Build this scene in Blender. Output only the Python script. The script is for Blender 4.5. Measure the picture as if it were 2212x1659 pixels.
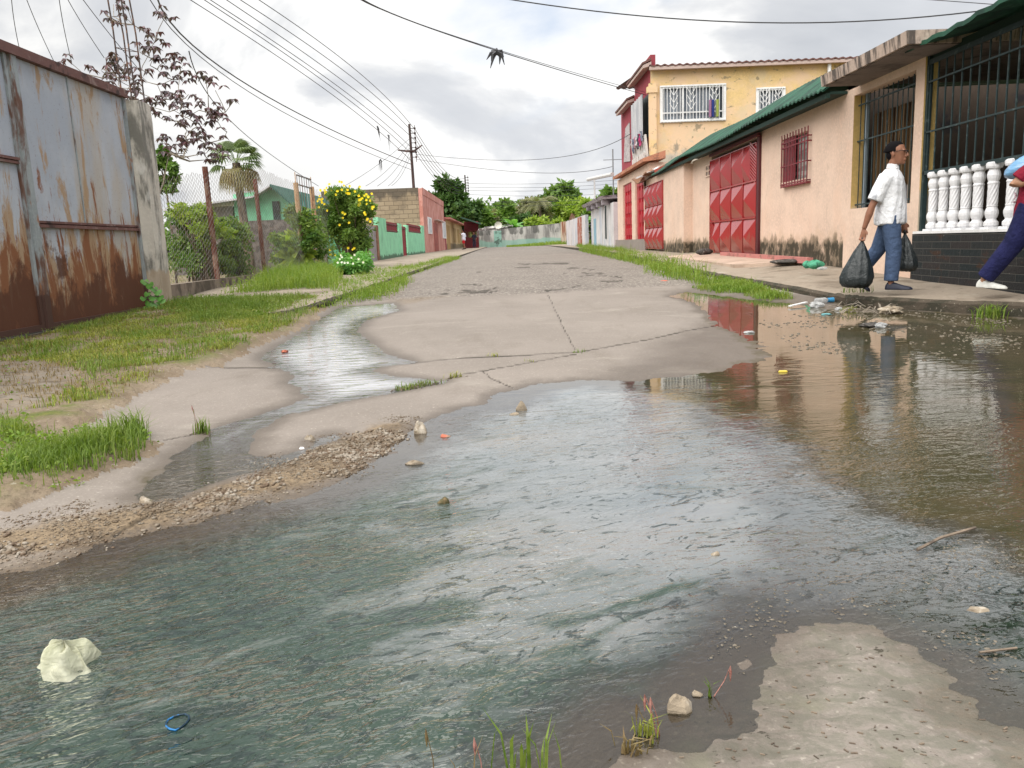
import bpy, math, random
import numpy as np
from mathutils import Vector, Matrix
random.seed(7); RNG = np.random.default_rng(11)
S = bpy.context.scene; C = S.collection; PI = math.pi
for o in list(bpy.data.objects): bpy.data.objects.remove(o)
# ---------------------------------------------------------------- camera
CZ = 0.95; PITCH = math.radians(10.15); ROLL = 0.040; F = 1693.0
fw = Vector((0, math.cos(PITCH), -math.sin(PITCH))); up0 = Vector((0, math.sin(PITCH), math.cos(PITCH))); rt0 = Vector((1, 0, 0))
up = up0*math.cos(ROLL) + rt0*math.sin(ROLL); rt = rt0*math.cos(ROLL) - up0*math.sin(ROLL)
cam = bpy.data.cameras.new('camera'); co = bpy.data.objects.new('camera', cam); C.objects.link(co)
cam.sensor_width = 36; cam.lens = 36*F/2212; cam.clip_start = .05; cam.clip_end = 3000
co.matrix_world = Matrix(((rt.x, up.x, -fw.x, 0), (rt.y, up.y, -fw.y, 0), (rt.z, up.z, -fw.z, CZ), (0, 0, 0, 1)))
S.camera = co
# ---------------------------------------------------------------- sky and sun
SUN_EL, SUN_AZ = math.radians(62), math.radians(222)      # azimuth from +Y clockwise
w = bpy.data.worlds.new('World'); S.world = w; w.use_nodes = True
nt = w.node_tree; nt.nodes.clear()
def WN(t, **k):
    n = nt.nodes.new(t)
    for a, b in k.items(): setattr(n, a, b)
    return n
wo = WN('ShaderNodeOutputWorld'); bg = WN('ShaderNodeBackground'); sky = WN('ShaderNodeTexSky', sky_type='NISHITA')
sky.sun_disc = False; sky.sun_elevation = SUN_EL; sky.sun_rotation = SUN_AZ; sky.dust_density = 2.5; sky.air_density = 1.2
tc = WN('ShaderNodeTexCoord'); sx = WN('ShaderNodeSeparateXYZ'); nt.links.new(tc.outputs['Generated'], sx.inputs[0])
def wm(op, a, b=None, c=None):
    n = WN('ShaderNodeMath', operation=op)
    for i, v in enumerate((a, b, c)):
        if v is None: continue
        if isinstance(v, (int, float)): n.inputs[i].default_value = v
        else: nt.links.new(v, n.inputs[i])
    return n.outputs[0]
den = wm('ADD', wm('MAXIMUM', sx.outputs[2], 0.0), 0.36)
cx = WN('ShaderNodeCombineXYZ'); nt.links.new(wm('DIVIDE', sx.outputs[0], den), cx.inputs[0]); nt.links.new(wm('DIVIDE', sx.outputs[1], den), cx.inputs[1])
def wnoise(sc, off, det=7, rough=.55, dist=.0, vec=None):
    mp = WN('ShaderNodeMapping'); nt.links.new(vec or cx.outputs[0], mp.inputs[0]); mp.inputs['Location'].default_value = off
    n = WN('ShaderNodeTexNoise'); nt.links.new(mp.outputs[0], n.inputs['Vector'])
    n.inputs['Scale'].default_value = sc; n.inputs['Detail'].default_value = det; n.inputs['Roughness'].default_value = rough; n.inputs['Distortion'].default_value = dist
    return n.outputs['Fac']
def wramp(f, pts):
    r = WN('ShaderNodeValToRGB'); nt.links.new(f, r.inputs[0]); e = r.color_ramp.elements
    e[0].position, e[0].color = pts[0][0], (*pts[0][1], 1); e[1].position, e[1].color = pts[-1][0], (*pts[-1][1], 1)
    for p, c in pts[1:-1]: q = e.new(p); q.color = (*c, 1)
    return r.outputs[0]
def g(v): return (v, v, v)
SKYK = 0.053
n1 = wnoise(1.1, (3.1, .4, 0), 8, .52, .3); n2 = wnoise(1.7, (7.4, 2.2, 1), 9, .54, .5); n3 = wnoise(.9, (1.3, 5.7, 2), 5, .5)
gcol = wramp(n2, [(.30, (5.9, 6.15, 6.6)), (.45, (7.0, 7.2, 7.55)), (.505, (8.3, 8.4, 8.55)), (.55, (10.2, 10.2, 10.1))])
gcol2 = wramp(n3, [(.36, g(.90)), (.52, g(1.0)), (.7, g(1.04))])
mx0 = WN('ShaderNodeMix', data_type='RGBA', blend_type='MULTIPLY'); mx0.inputs[0].default_value = 1
nt.links.new(gcol, mx0.inputs[6]); nt.links.new(gcol2, mx0.inputs[7])
# patches of pale blue, more of them to the right (east)
gapf = WN('ShaderNodeMapRange', interpolation_type='SMOOTHSTEP'); nt.links.new(wm('ADD', n1, wm('MULTIPLY', sx.outputs[0], .16)), gapf.inputs[0])
gapf.inputs[1].default_value = .55; gapf.inputs[2].default_value = .70; gapf.inputs[3].default_value = 0; gapf.inputs[4].default_value = .85
skym = WN('ShaderNodeMix', data_type='RGBA'); skym.inputs[0].default_value = .62
nt.links.new(sky.outputs[0], skym.inputs[6]); skym.inputs[7].default_value = (6.6, 7.9, 10.2, 1)
skyb = WN('ShaderNodeMix', data_type='RGBA', blend_type='MULTIPLY'); skyb.inputs[0].default_value = 1
nt.links.new(skym.outputs[2], skyb.inputs[6]); skyb.inputs[7].default_value = (1.05, 1.05, 1.05, 1)
mx = WN('ShaderNodeMix', data_type='RGBA'); nt.links.new(gapf.outputs[0], mx.inputs[0]); nt.links.new(mx0.outputs[2], mx.inputs[6]); nt.links.new(skyb.outputs[2], mx.inputs[7])
nt.links.new(mx.outputs[2], bg.inputs[0]); bg.inputs[1].default_value = SKYK; nt.links.new(bg.outputs[0], wo.inputs[0])
sl = bpy.data.lights.new('sun', 'SUN'); sl.energy = 3.0; sl.angle = math.radians(100); sl.color = (1, .96, .9)
so = bpy.data.objects.new('sun', sl); C.objects.link(so)
sd = Vector((math.cos(SUN_EL)*math.sin(SUN_AZ), math.cos(SUN_EL)*math.cos(SUN_AZ), math.sin(SUN_EL)))
so.rotation_euler = sd.to_track_quat('Z', 'Y').to_euler(); so.location = (0, 0, 50)
S.view_settings.view_transform = 'Standard'; S.view_settings.look = 'None'; S.view_settings.exposure = 1.0; S.view_settings.gamma = 1
S.render.engine = 'CYCLES'; S.cycles.max_bounces = 6; S.cycles.transparent_max_bounces = 16
S.cycles.caustics_reflective = False; S.cycles.caustics_refractive = False
# ---------------------------------------------------------------- pixel rays onto real planes (2212 x 1659 reading grid)
def ray(px, py):
    d = fw*F + rt*(px-1106) - up*(py-829.5)
    return d
def onx(px, py, X): d = ray(px, py); t = X/d.x; return (d.y*t, CZ+d.z*t)        # (y, z) on plane x = X
def ony(px, py, Y): d = ray(px, py); t = Y/d.y; return (d.x*t, CZ+d.z*t)        # (x, z) on plane y = Y
def onz(px, py, Z=0.): d = ray(px, py); t = (Z-CZ)/d.z; return (d.x*t, d.y*t)   # (x, y) at height Z
YB = [0, 4.8, 7, 9, 12, 16, 25, 46, 66, 90, 140]; ZB = [0, 0, .03, .07, .16, .22, .28, .41, .51, .58, .60]
def B(y): return np.interp(y, YB, ZB)
def ong(px, py):
    z = 0.
    for _ in range(30):
        x, y = onz(px, py, min(z, .9)); z = .5*z+.5*float(B(min(max(y, 0), 140)))
    return (x, y)
def ongz(px, py): x, y = ong(px, py); return Vector((x, y, float(B(y))))
# ---------------------------------------------------------------- object helpers
def tag(o, label=None, cat=None, group=None, kind=None):
    if label: o['label'] = label
    if cat: o['category'] = cat
    if group: o['group'] = group
    if kind: o['kind'] = kind
    return o
def thing(name, label, cat, loc=(0, 0, 0), group=None):
    o = bpy.data.objects.new(name, None); o.empty_display_size = .2; C.objects.link(o); o.location = loc
    return tag(o, label, cat, group)
def wloc(o):
    v = Vector((0, 0, 0))
    while o: v = v+o.location; o = o.parent
    return v
def npmesh(name, V, faces, mats, parent=None, loc=None, smooth=False, mi=None):
    """V (n,3); faces = list of index arrays or an (m,k) array."""
    V = np.asarray(V, dtype=np.float32)
    if isinstance(faces, np.ndarray):
        tot = np.full(len(faces), faces.shape[1], dtype=np.int32); idx = faces.astype(np.int32).ravel()
    else:
        tot = np.array([len(f) for f in faces], dtype=np.int32); idx = np.array([i for f in faces for i in f], dtype=np.int32)
    base = wloc(parent) if parent else Vector(loc) if loc is not None else Vector((0, 0, 0))
    V = V-np.array(base, dtype=np.float32)
    me = bpy.data.meshes.new(name); me.vertices.add(len(V)); me.vertices.foreach_set('co', V.ravel())
    me.loops.add(len(idx)); me.loops.foreach_set('vertex_index', idx)
    me.polygons.add(len(tot)); st = np.zeros(len(tot), dtype=np.int32); st[1:] = np.cumsum(tot)[:-1]
    me.polygons.foreach_set('loop_start', st); me.polygons.foreach_set('loop_total', tot)
    me.polygons.foreach_set('use_smooth', np.full(len(tot), bool(smooth)))
    if not isinstance(mats, (list, tuple)): mats = [mats]
    for m in mats: me.materials.append(m)
    if mi is not None: me.polygons.foreach_set('material_index', np.asarray(mi, dtype=np.int32))
    me.update(calc_edges=True); me.validate()
    o = bpy.data.objects.new(name, me); C.objects.link(o)
    if parent: o.parent = parent
    elif loc is not None: o.location = loc
    return o
class MB:
    def __init__(s): s.v = []; s.f = []; s.m = []; s.k = 0
    def add(s, vs, fs):
        n = len(s.v); s.v += [tuple(v) for v in vs]; s.f += [[n+i for i in f] for f in fs]; s.m += [s.k]*len(fs); return s
    def hexa(s, p):                               # 8 points: bottom loop, top loop
        return s.add(p, [(3, 2, 1, 0), (4, 5, 6, 7), (0, 1, 5, 4), (1, 2, 6, 5), (2, 3, 7, 6), (3, 0, 4, 7)])
    def box(s, x0, x1, y0, y1, z0, z1):
        if x0 > x1: x0, x1 = x1, x0
        if y0 > y1: y0, y1 = y1, y0
        if z0 > z1: z0, z1 = z1, z0
        return s.hexa([(x0, y0, z0), (x1, y0, z0), (x1, y1, z0), (x0, y1, z0), (x0, y0, z1), (x1, y0, z1), (x1, y1, z1), (x0, y1, z1)])
    def bar(s, a, b, w, h=None, upv=(0, 0, 1)):
        a = Vector(a); b = Vector(b); h = h or w; d = (b-a).normalized(); u = Vector(upv)
        if abs(d.dot(u)) > .95: u = Vector((0, 1, 0)) if abs(d.y) < .9 else Vector((1, 0, 0))
        r = d.cross(u).normalized()*(w/2); t = r.cross(d).normalized()*(h/2)
        return s.hexa([a-r-t, a+r-t, a+r+t, a-r+t, b-r-t, b+r-t, b+r+t, b-r+t])
    def tube(s, pts, rad, n=6, cap=True):
        pts = [Vector(p) for p in pts]
        if isinstance(rad, (int, float)): rad = [rad]*len(pts)
        base = len(s.v); ref = None; vs = []; fs = []
        for i, p in enumerate(pts):
            d = (pts[min(i+1, len(pts)-1)]-pts[max(i-1, 0)])
            d = d.normalized() if d.length > 1e-9 else Vector((0, 0, 1))
            if ref is None: ref = Vector((0, 0, 1)) if abs(d.z) < .9 else Vector((1, 0, 0))
            r = ref-d*ref.dot(d); r.normalize(); ref = r; t = d.cross(r)
            for k in range(n):
                a = 2*PI*k/n; vs.append(p+(r*math.cos(a)+t*math.sin(a))*rad[i])
        for i in range(len(pts)-1):
            for k in range(n):
                fs.append((i*n+k, i*n+(k+1) % n, (i+1)*n+(k+1) % n, (i+1)*n+k))
        if cap and n > 2: fs.append(tuple(range(n-1, -1, -1))); fs.append(tuple((len(pts)-1)*n+k for k in range(n)))
        return s.add(vs, fs)
    def rings(s, R, cap=True):                    # list of equal rings of points
        n = len(R[0]); fs = []
        for i in range(len(R)-1):
            for k in range(n): fs.append((i*n+k, i*n+(k+1) % n, (i+1)*n+(k+1) % n, (i+1)*n+k))
        if cap: fs.append(tuple(range(n-1, -1, -1))); fs.append(tuple((len(R)-1)*n+k for k in range(n)))
        return s.add([p for r in R for p in r], fs)
    def lathe(s, c, prof, n=14, twist=0):
        R = []
        for j, (r, z) in enumerate(prof): R.append([(c[0]+r*math.cos(2*PI*k/n+twist*j), c[1]+r*math.sin(2*PI*k/n+twist*j), c[2]+z) for k in range(n)])
        return s.rings(R)
    def ball(s, c, r, n=8, m=6, jit=0):
        rx, ry, rz = r if isinstance(r, (tuple, list)) else (r, r, r); R = []
        for j in range(1, m):
            a = PI*j/m; R.append([(c[0]+rx*math.sin(a)*math.cos(2*PI*k/n)*(1+random.uniform(-jit, jit)), c[1]+ry*math.sin(a)*math.sin(2*PI*k/n)*(1+random.uniform(-jit, jit)), c[2]-rz*math.cos(a)*(1+random.uniform(-jit, jit))) for k in range(n)])
        b = len(s.v); s.rings(R, cap=False); i0 = len(s.v)
        s.v += [(c[0], c[1], c[2]-rz), (c[0], c[1], c[2]+rz)]
        for k in range(n): s.f.append([b+(k+1) % n, b+k, i0]); s.f.append([b+(m-2)*n+k, b+(m-2)*n+(k+1) % n, i0+1]); s.m += [s.k, s.k]
        return s
    def build(s, name, mats, parent=None, loc=None, smooth=False):
        return npmesh(name, np.array(s.v, dtype=np.float32).reshape(-1, 3), s.f, mats, parent, loc, smooth, s.m)
def one(name, mb, mat, label, cat, group=None, kind=None, smooth=False):
    """a thing that is one mesh, its origin at its base"""
    v = np.array(mb.v); c = ((v[:, 0].min()+v[:, 0].max())/2, (v[:, 1].min()+v[:, 1].max())/2, v[:, 2].min())
    return tag(mb.build(name, mat, None, c, smooth), label, cat, group, kind)
def copytree(o, parent=None):
    c = o.copy(); C.objects.link(c)
    if parent: c.parent = parent
    for ch in list(o.children): copytree(ch, c)
    return c
# ---------------------------------------------------------------- materials
class NT:
    def __init__(s, name):
        s.m = bpy.data.materials.new(name); s.m.use_nodes = True; s.t = s.m.node_tree; s.t.nodes.clear()
        s.out = s.n('ShaderNodeOutputMaterial'); s.bs = s.n('ShaderNodeBsdfPrincipled'); s.l(s.bs.outputs[0], s.out.inputs[0])
        s.geo = s.n('ShaderNodeNewGeometry'); s.P = s.geo.outputs['Position']
        q = s.n('ShaderNodeSeparateXYZ'); s.l(s.P, q.inputs[0]); s.X, s.Y, s.Z = q.outputs
    def n(s, t, **k):
        n = s.t.nodes.new(t)
        for a, b in k.items(): setattr(n, a, b)
        return n
    def l(s, a, b): s.t.links.new(a, b)
    def put(s, v, i):
        if isinstance(v, (int, float)): i.default_value = v
        elif isinstance(v, (tuple, list)): i.default_value = (*v, 1) if len(v) == 3 and len(i.default_value) == 4 else v
        else: s.l(v, i)
    def math(s, op, a, b=0., c=None, clamp=False):
        n = s.n('ShaderNodeMath', operation=op, use_clamp=clamp); s.put(a, n.inputs[0]); s.put(b, n.inputs[1])
        if c is not None: s.put(c, n.inputs[2])
        return n.outputs[0]
    def noise(s, sc=(1, 1, 1), det=4, rough=.55, dist=0, vec=None, off=(0, 0, 0)):
        if isinstance(sc, (int, float)): sc = (sc, sc, sc)
        mp = s.n('ShaderNodeMapping'); s.l(vec or s.P, mp.inputs[0]); mp.inputs['Scale'].default_value = sc; mp.inputs['Location'].default_value = off
        n = s.n('ShaderNodeTexNoise'); s.l(mp.outputs[0], n.inputs['Vector']); n.inputs['Scale'].default_value = 1
        n.inputs['Detail'].default_value = det; n.inputs['Roughness'].default_value = rough; n.inputs['Distortion'].default_value = dist
        return n.outputs['Fac']
    def ss(s, v, a, b, lo=0., hi=1.):
        n = s.n('ShaderNodeMapRange', interpolation_type='SMOOTHSTEP'); s.put(v, n.inputs[0])
        for i, q in enumerate((a, b, lo, hi)): s.put(q, n.inputs[i+1])
        return n.outputs[0]
    def mix(s, f, a, b, bt='MIX'):
        n = s.n('ShaderNodeMix', data_type='RGBA', blend_type=bt); s.put(f, n.inputs[0]); s.put(a, n.inputs[6]); s.put(b, n.inputs[7]); return n.outputs[2]
    def attr(s, nm): return s.n('ShaderNodeAttribute', attribute_name=nm).outputs['Fac']
    def bump(s, h, st=.3, d=.01, nrm=None):
        b = s.n('ShaderNodeBump'); s.put(st, b.inputs['Strength']); s.put(d, b.inputs['Distance']); s.l(h, b.inputs['Height'])
        if nrm: s.l(nrm, b.inputs['Normal'])
        return b.outputs[0]
    def fin(s, col=None, rough=None, nrm=None, spec=None, metal=None):
        if col is not None: s.put(col, s.bs.inputs['Base Color'])
        if rough is not None: s.put(rough, s.bs.inputs['Roughness'])
        if nrm is not None: s.l(nrm, s.bs.inputs['Normal'])
        if spec is not None: s.bs.inputs['Specular IOR Level'].default_value = spec
        if metal is not None: s.put(metal, s.bs.inputs['Metallic'])
        return s.m
def srgb(r, g_, b): return tuple(((v/255+.055)/1.055)**2.4 if v > 10 else v/255/12.92 for v in (r, g_, b))
def M(name, base, L=(), rough=.8, bump=None, spec=.3, var=.08, metal=0, seed=0):
    """layers L: dict(c=colour, s=scale, r=(lo,hi), z=(z0,width,dir) height term, d=detail)"""
    t = NT(name); off = (seed*3.7, seed*1.3, seed*5.1)
    b2 = tuple(min(1, c*(1-var*2.2)) for c in base)
    col = t.mix(t.ss(t.noise(1.6, 6, .6, off=off), .3, .7), base, b2)
    b3 = tuple(min(1, c*(1+var)) for c in base)
    col = t.mix(t.ss(t.noise(22, 4, .7, off=off), .4, .75), col, b3)
    for i, y in enumerate(L):
        n = t.noise(y.get('s', 2), y.get('d', 7), .62, y.get('dist', .3), off=(off[0]+i*9, off[1]+i*4, off[2]))
        if 'z' in y:
            z0, wd, k = y['z']; q = t.math('MULTIPLY', t.math('SUBTRACT', z0, t.Z), 1/wd*k)
            n = t.math('ADD', n, t.math('MINIMUM', t.math('MAXIMUM', q, -1.), y.get('zmax', .35)))
        f = t.ss(n, *y.get('r', (.5, .6)), 0, y.get('a', 1.))
        col = t.mix(f, col, y['c'])
    nrm = t.bump(t.noise(bump[0], 6, .65), bump[1], bump[2]) if bump else None
    return t.fin(col, rough, nrm, spec, metal)
# ---------------------------------------------------------------- value noise, distance to outlines
_lat = RNG.random((256, 256)).astype(np.float32)
def vnoise(x, y, sc, oc=4, sx=1., sy=1., off=0):
    x = np.asarray(x)*sc*sx+off+1000; y = np.asarray(y)*sc*sy+off*1.7+1000; r = 0; a = 1; tot = 0
    for _ in range(oc):
        i = np.floor(x).astype(np.int64); j = np.floor(y).astype(np.int64); fx = x-i; fy = y-j; fx = fx*fx*(3-2*fx); fy = fy*fy*(3-2*fy)
        A = _lat[i % 256, j % 256]; Bq = _lat[(i+1) % 256, j % 256]; Cq = _lat[i % 256, (j+1) % 256]; D = _lat[(i+1) % 256, (j+1) % 256]
        r = r+a*((A*(1-fx)+Bq*fx)*(1-fy)+(Cq*(1-fx)+D*fx)*fy); tot += a; a *= .5; x = x*2.03+17; y = y*2.03+31
    return r/tot
def sdf(poly, x, y, closed=True):
    """signed distance, positive inside (unsigned for open lines)"""
    d2 = np.full(x.shape, 1e9); ins = np.zeros(x.shape, dtype=bool); n = len(poly)
    for i in range(n if closed else n-1):
        ax, ay = poly[i]; bx, by = poly[(i+1) % n]; ex, ey = bx-ax, by-ay; L = ex*ex+ey*ey+1e-12
        t = np.clip(((x-ax)*ex+(y-ay)*ey)/L, 0, 1); d2 = np.minimum(d2, (x-ax-t*ex)**2+(y-ay-t*ey)**2)
        if closed:
            c = ((ay > y) != (by > y)); xi = ax+(y-ay)*ex/(ey if abs(ey) > 1e-12 else 1e-12); ins ^= c & (x < xi)
    d = np.sqrt(d2); return np.where(ins, d, -d) if closed else d
def sst(x, a, b): t = np.clip((x-a)/(b-a), 0, 1); return t*t*(3-2*t)
def gp(L): return [ong(*p) for p in L]
# ================================================================ GROUND, ROAD, WATER
CONC = (.40, .345, .285); ASPH = (.30, .262, .222)
def m_road():
    t = NT('road surface'); off = (0, 0, 0)
    c = t.mix(t.ss(t.noise(.7, 5, .6), .35, .7), (0.2, 0.173, 0.15), (0.238, 0.207, 0.181))
    c = t.mix(t.ss(t.noise((2.2, .8, 1), 7, .65, .4, off=(4, 2, 0)), .5, .72, 0, .55), c, (0.156, 0.131, 0.107))
    c = t.mix(t.ss(t.noise((1.1, 2.6, 1), 8, .7, .8, off=(9, 5, 0)), .55, .68, 0, .5), c, (0.301, 0.27, 0.233))
    c = t.mix(t.ss(t.noise(90, 3, .7), .50, .72, 0, .55), c, (0.163, 0.138, 0.11))
    c = t.mix(t.ss(t.noise(60, 2, .6, off=(5, 5, 0)), .60, .72, 0, .6), c, (0.376, 0.342, 0.294))
    a = t.mix(t.ss(t.noise(.5, 5, .6, off=(2, 8, 0)), .35, .7), (0.192, 0.166, 0.143), (0.156, 0.134, 0.116))
    vo = t.n('ShaderNodeTexVoronoi'); t.l(t.P, vo.inputs['Vector']); vo.inputs['Scale'].default_value = 38
    sp = t.n('ShaderNodeSeparateColor'); t.l(vo.outputs['Color'], sp.inputs[0])
    a = t.mix(t.ss(sp.outputs[0], .55, .9, 0, .8), a, (0.082, 0.07, 0.059)); a = t.mix(t.ss(sp.outputs[1], .75, .95, 0, .85), a, (0.342, 0.311, 0.27))
    a = t.mix(t.ss(t.noise((.9, .35, 1), 7, .7, .6, off=(3, 3, 0)), .55, .68, 0, .55), a, (0.245, 0.214, 0.185))
    asm = t.attr('asph'); c = t.mix(asm, c, a)
    # silt and pebbly mud, sheen of algae, damp band beside the water
    dirt = t.attr('silt'); sc = t.mix(t.ss(t.noise(60, 3, .7), .4, .65), (0.22, 0.163, 0.102), (0.107, 0.078, 0.049)); c = t.mix(dirt, c, sc)
    alg = t.math('MULTIPLY', t.attr('algae'), t.ss(t.noise(7, 6, .65, .6), .35, .62)); c = t.mix(alg, c, (0.114, 0.094, 0.041))
    mot = t.attr('mottle'); mm = t.math('MULTIPLY', mot, t.ss(t.noise((16, 24, 1), 9, .75, .7), .38, .60)); c = t.mix(mm, c, (0.151, 0.141, 0.113))
    mm = t.math('MULTIPLY', mot, t.ss(t.noise((30, 55, 1), 4, .65, 1.2, off=(3, 1, 0)), .645, .68)); c = t.mix(mm, c, (0.044, 0.037, 0.025))
    mm = t.math('MULTIPLY', mot, t.ss(t.noise(5, 5, .6, .5, off=(8, 1, 0)), .48, .7, 0, .8)); c = t.mix(mm, c, (0.192, 0.186, 0.134))
    wet = t.attr('wet'); c = t.mix(t.math('MULTIPLY', wet, t.math('SUBTRACT', .80, t.math('MULTIPLY', t.attr('mottle'), .25))), c, t.mix(1., c, (0.342, 0.301, 0.253), 'MULTIPLY'))
    ck = t.attr('crack'); ckn = t.math('MULTIPLY', t.ss(ck, .15, .9), t.ss(t.noise(5, 5, .7), .35, .6, .35, .95))
    c = t.mix(ckn, c, (0.029, 0.023, 0.016))
    rg = t.math('SUBTRACT', .88, t.math('MULTIPLY', wet, .42))
    h = t.math('ADD', t.noise(70, 5, .7), t.math('MULTIPLY', sp.outputs[0], t.math('MULTIPLY', asm, .9)))
    h = t.math('ADD', h, t.math('MULTIPLY', t.noise(11, 5, .6), 1.2))
    return t.fin(c, rg, t.bump(h, .5, .006), .35)
def m_ground():
    t = NT('verge soil')
    c = t.mix(t.ss(t.noise(1.3, 6, .65), .35, .65), (0.17, 0.126, 0.085), (0.245, 0.194, 0.139))
    c = t.mix(t.ss(t.noise(45, 4, .7), .5, .7, 0, .7), c, (0.082, 0.061, 0.041))
    c = t.mix(t.ss(t.noise(30, 3, .6, off=(4, 4, 0)), .62, .70, 0, .8), c, (0.34, 0.306, 0.252))
    gf = t.math('MULTIPLY', t.attr('green'), t.ss(t.noise(3.2, 8, .72, .6), .45, .62)); gg = t.mix(t.ss(t.noise(14, 5, .7), .35, .65), (0.068, 0.105, 0.017), (0.136, 0.146, 0.034))
    c = t.mix(gf, c, gg)
    c = t.mix(t.math('MULTIPLY', t.attr('slab'), t.ss(t.noise((3, 9, 2), 8, .72, .8), .30, .62)), c, (0.204, 0.177, 0.146))
    c = t.mix(t.math('MULTIPLY', t.attr('slab'), t.ss(t.noise((4, 12, 2), 8, .75, .8, off=(5, 0, 0)), .52, .64)), c, (0.061, 0.046, 0.031))
    h = t.math('ADD', t.noise(40, 6, .7), t.math('MULTIPLY', t.noise(9, 5, .6), 1.5))
    return t.fin(c, .92, t.bump(h, .7, .012), .2)
def m_water():
    t = NT('murky water')
    # ripple heights: long low ones along the flow, short ones across, fine chop
    mp = t.n('ShaderNodeMapping'); t.l(t.P, mp.inputs[0]); mp.inputs['Rotation'].default_value = (0, 0, math.radians(-24)); V = mp.outputs[0]
    big = t.noise((1.6, 3.6, 1), 2, .5, 1.0, vec=V); mid = t.noise((7, 14, 1), 2, .5, 1.6, vec=V, off=(3, 7, 0)); fine = t.noise((24, 44, 1), 1.5, .5, 1.4, vec=V, off=(1, 3, 0))
    far = t.noise((5, 17, 1), 1.5, .5, .7, off=(3, 7, 4))
    mp2 = t.n('ShaderNodeMapping'); t.l(t.P, mp2.inputs[0]); mp2.inputs['Rotation'].default_value = (0, 0, math.radians(38))
    patch = t.ss(t.noise(.9, 4, .55, .8, off=(6, 1, 0)), .34, .60, .35, 1.15)
    rip = t.attr('rip'); nf = t.attr('nearf')
    nearh = t.math('ADD', t.math('MULTIPLY', mid, .85), t.math('MULTIPLY', fine, .40)); farh = t.math('MULTIPLY', far, .8)
    h = t.math('ADD', big, t.math('ADD', t.math('MULTIPLY', nearh, nf), t.math('MULTIPLY', farh, t.math('SUBTRACT', 1., nf))))
    b_ = t.n('ShaderNodeBump'); t.l(h, b_.inputs['Height']); t.l(t.math('MULTIPLY', t.math('MULTIPLY', rip, patch), .029), b_.inputs['Distance']); b_.inputs['Strength'].default_value = 1; nrm = b_.outputs[0]
    # turbid body colour, with sky and house reflections painted in
    c = t.mix(t.ss(t.noise((1.2, 2.6, 1), 6, .6, .5, vec=V, off=(2, 2, 0)), .35, .66), (.145, .162, .165), (.20, .205, .203))
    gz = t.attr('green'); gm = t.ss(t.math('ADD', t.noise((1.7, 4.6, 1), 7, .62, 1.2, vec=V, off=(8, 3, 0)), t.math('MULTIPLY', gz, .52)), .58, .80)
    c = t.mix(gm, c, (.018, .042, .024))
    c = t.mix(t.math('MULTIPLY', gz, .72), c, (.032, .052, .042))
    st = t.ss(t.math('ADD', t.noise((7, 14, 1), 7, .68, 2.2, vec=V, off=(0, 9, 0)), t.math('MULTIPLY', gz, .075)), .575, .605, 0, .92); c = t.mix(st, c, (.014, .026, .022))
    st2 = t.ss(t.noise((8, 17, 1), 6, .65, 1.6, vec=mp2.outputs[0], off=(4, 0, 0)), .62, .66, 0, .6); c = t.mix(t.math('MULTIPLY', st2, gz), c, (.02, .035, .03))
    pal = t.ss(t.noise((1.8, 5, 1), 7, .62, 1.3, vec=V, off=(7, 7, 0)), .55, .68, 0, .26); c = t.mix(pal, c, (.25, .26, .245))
    c = t.mix(t.attr('pale'), c, (.50, .50, .52)); c = t.mix(t.attr('brown'), c, t.mix(t.ss(t.noise((2, 3, 1), 6, .6), .4, .62), (.082, .074, .030), (.12, .095, .045)))  # pale paints the sky's reflection; brown the house's, plus the brown left shore
    dif = t.n('ShaderNodeBsdfDiffuse'); t.l(c, dif.inputs[0])
    tr = t.n('ShaderNodeBsdfTransparent'); tr.inputs[0].default_value = (.86, .84, .78, 1)
    gl = t.n('ShaderNodeBsdfGlossy'); gl.inputs['Roughness'].default_value = .012; gl.inputs[0].default_value = (1, 1, 1, 1); t.l(nrm, gl.inputs['Normal'])
    fr = t.n('ShaderNodeFresnel'); t.l(t.math('SUBTRACT', 1.85, t.math('MULTIPLY', gz, .38)), fr.inputs[0]); t.l(nrm, fr.inputs['Normal'])
    a = t.n('ShaderNodeMixShader'); t.l(t.attr('turb_refl'), a.inputs[0]); t.l(tr.outputs[0], a.inputs[1]); t.l(dif.outputs[0], a.inputs[2])
    b = t.n('ShaderNodeMixShader'); t.l(fr.outputs[0], b.inputs[0]); t.l(a.outputs[0], b.inputs[1]); t.l(gl.outputs[0], b.inputs[2])
    t.l(b.outputs[0], t.out.inputs[0]); return t.m
KL = [(-3.05, 9.9), (-2.78, 10.2), (-2.6, 11.8), (-2.45, 15), (-2.4, 21), (-2.3, 43), (-2.3, 96)]           # left kerb line
KR = [(6.6, 5.0, .2), (4.96, 7.65, .19), (4.12, 9.0, .19), (3.97, 9.6, .2), (3.75, 12.5, .27), (3.6, 15.2, .33), (3.7, 20, .42), (3.95, 32, .52), (4.05, 60, .62), (4.1, 96, .66)]
WR = [(9.5, 5.0, .3), (7.6, 7.4, .3), (6.2, 9.0, .3), (6.2, 10.2, .30), (6.2, 12.9, .4), (6.2, 15.6, .46), (6.2, 20, .5), (6.2, 32, .54), (6.2, 60, .63), (6.2, 96, .68)]
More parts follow.
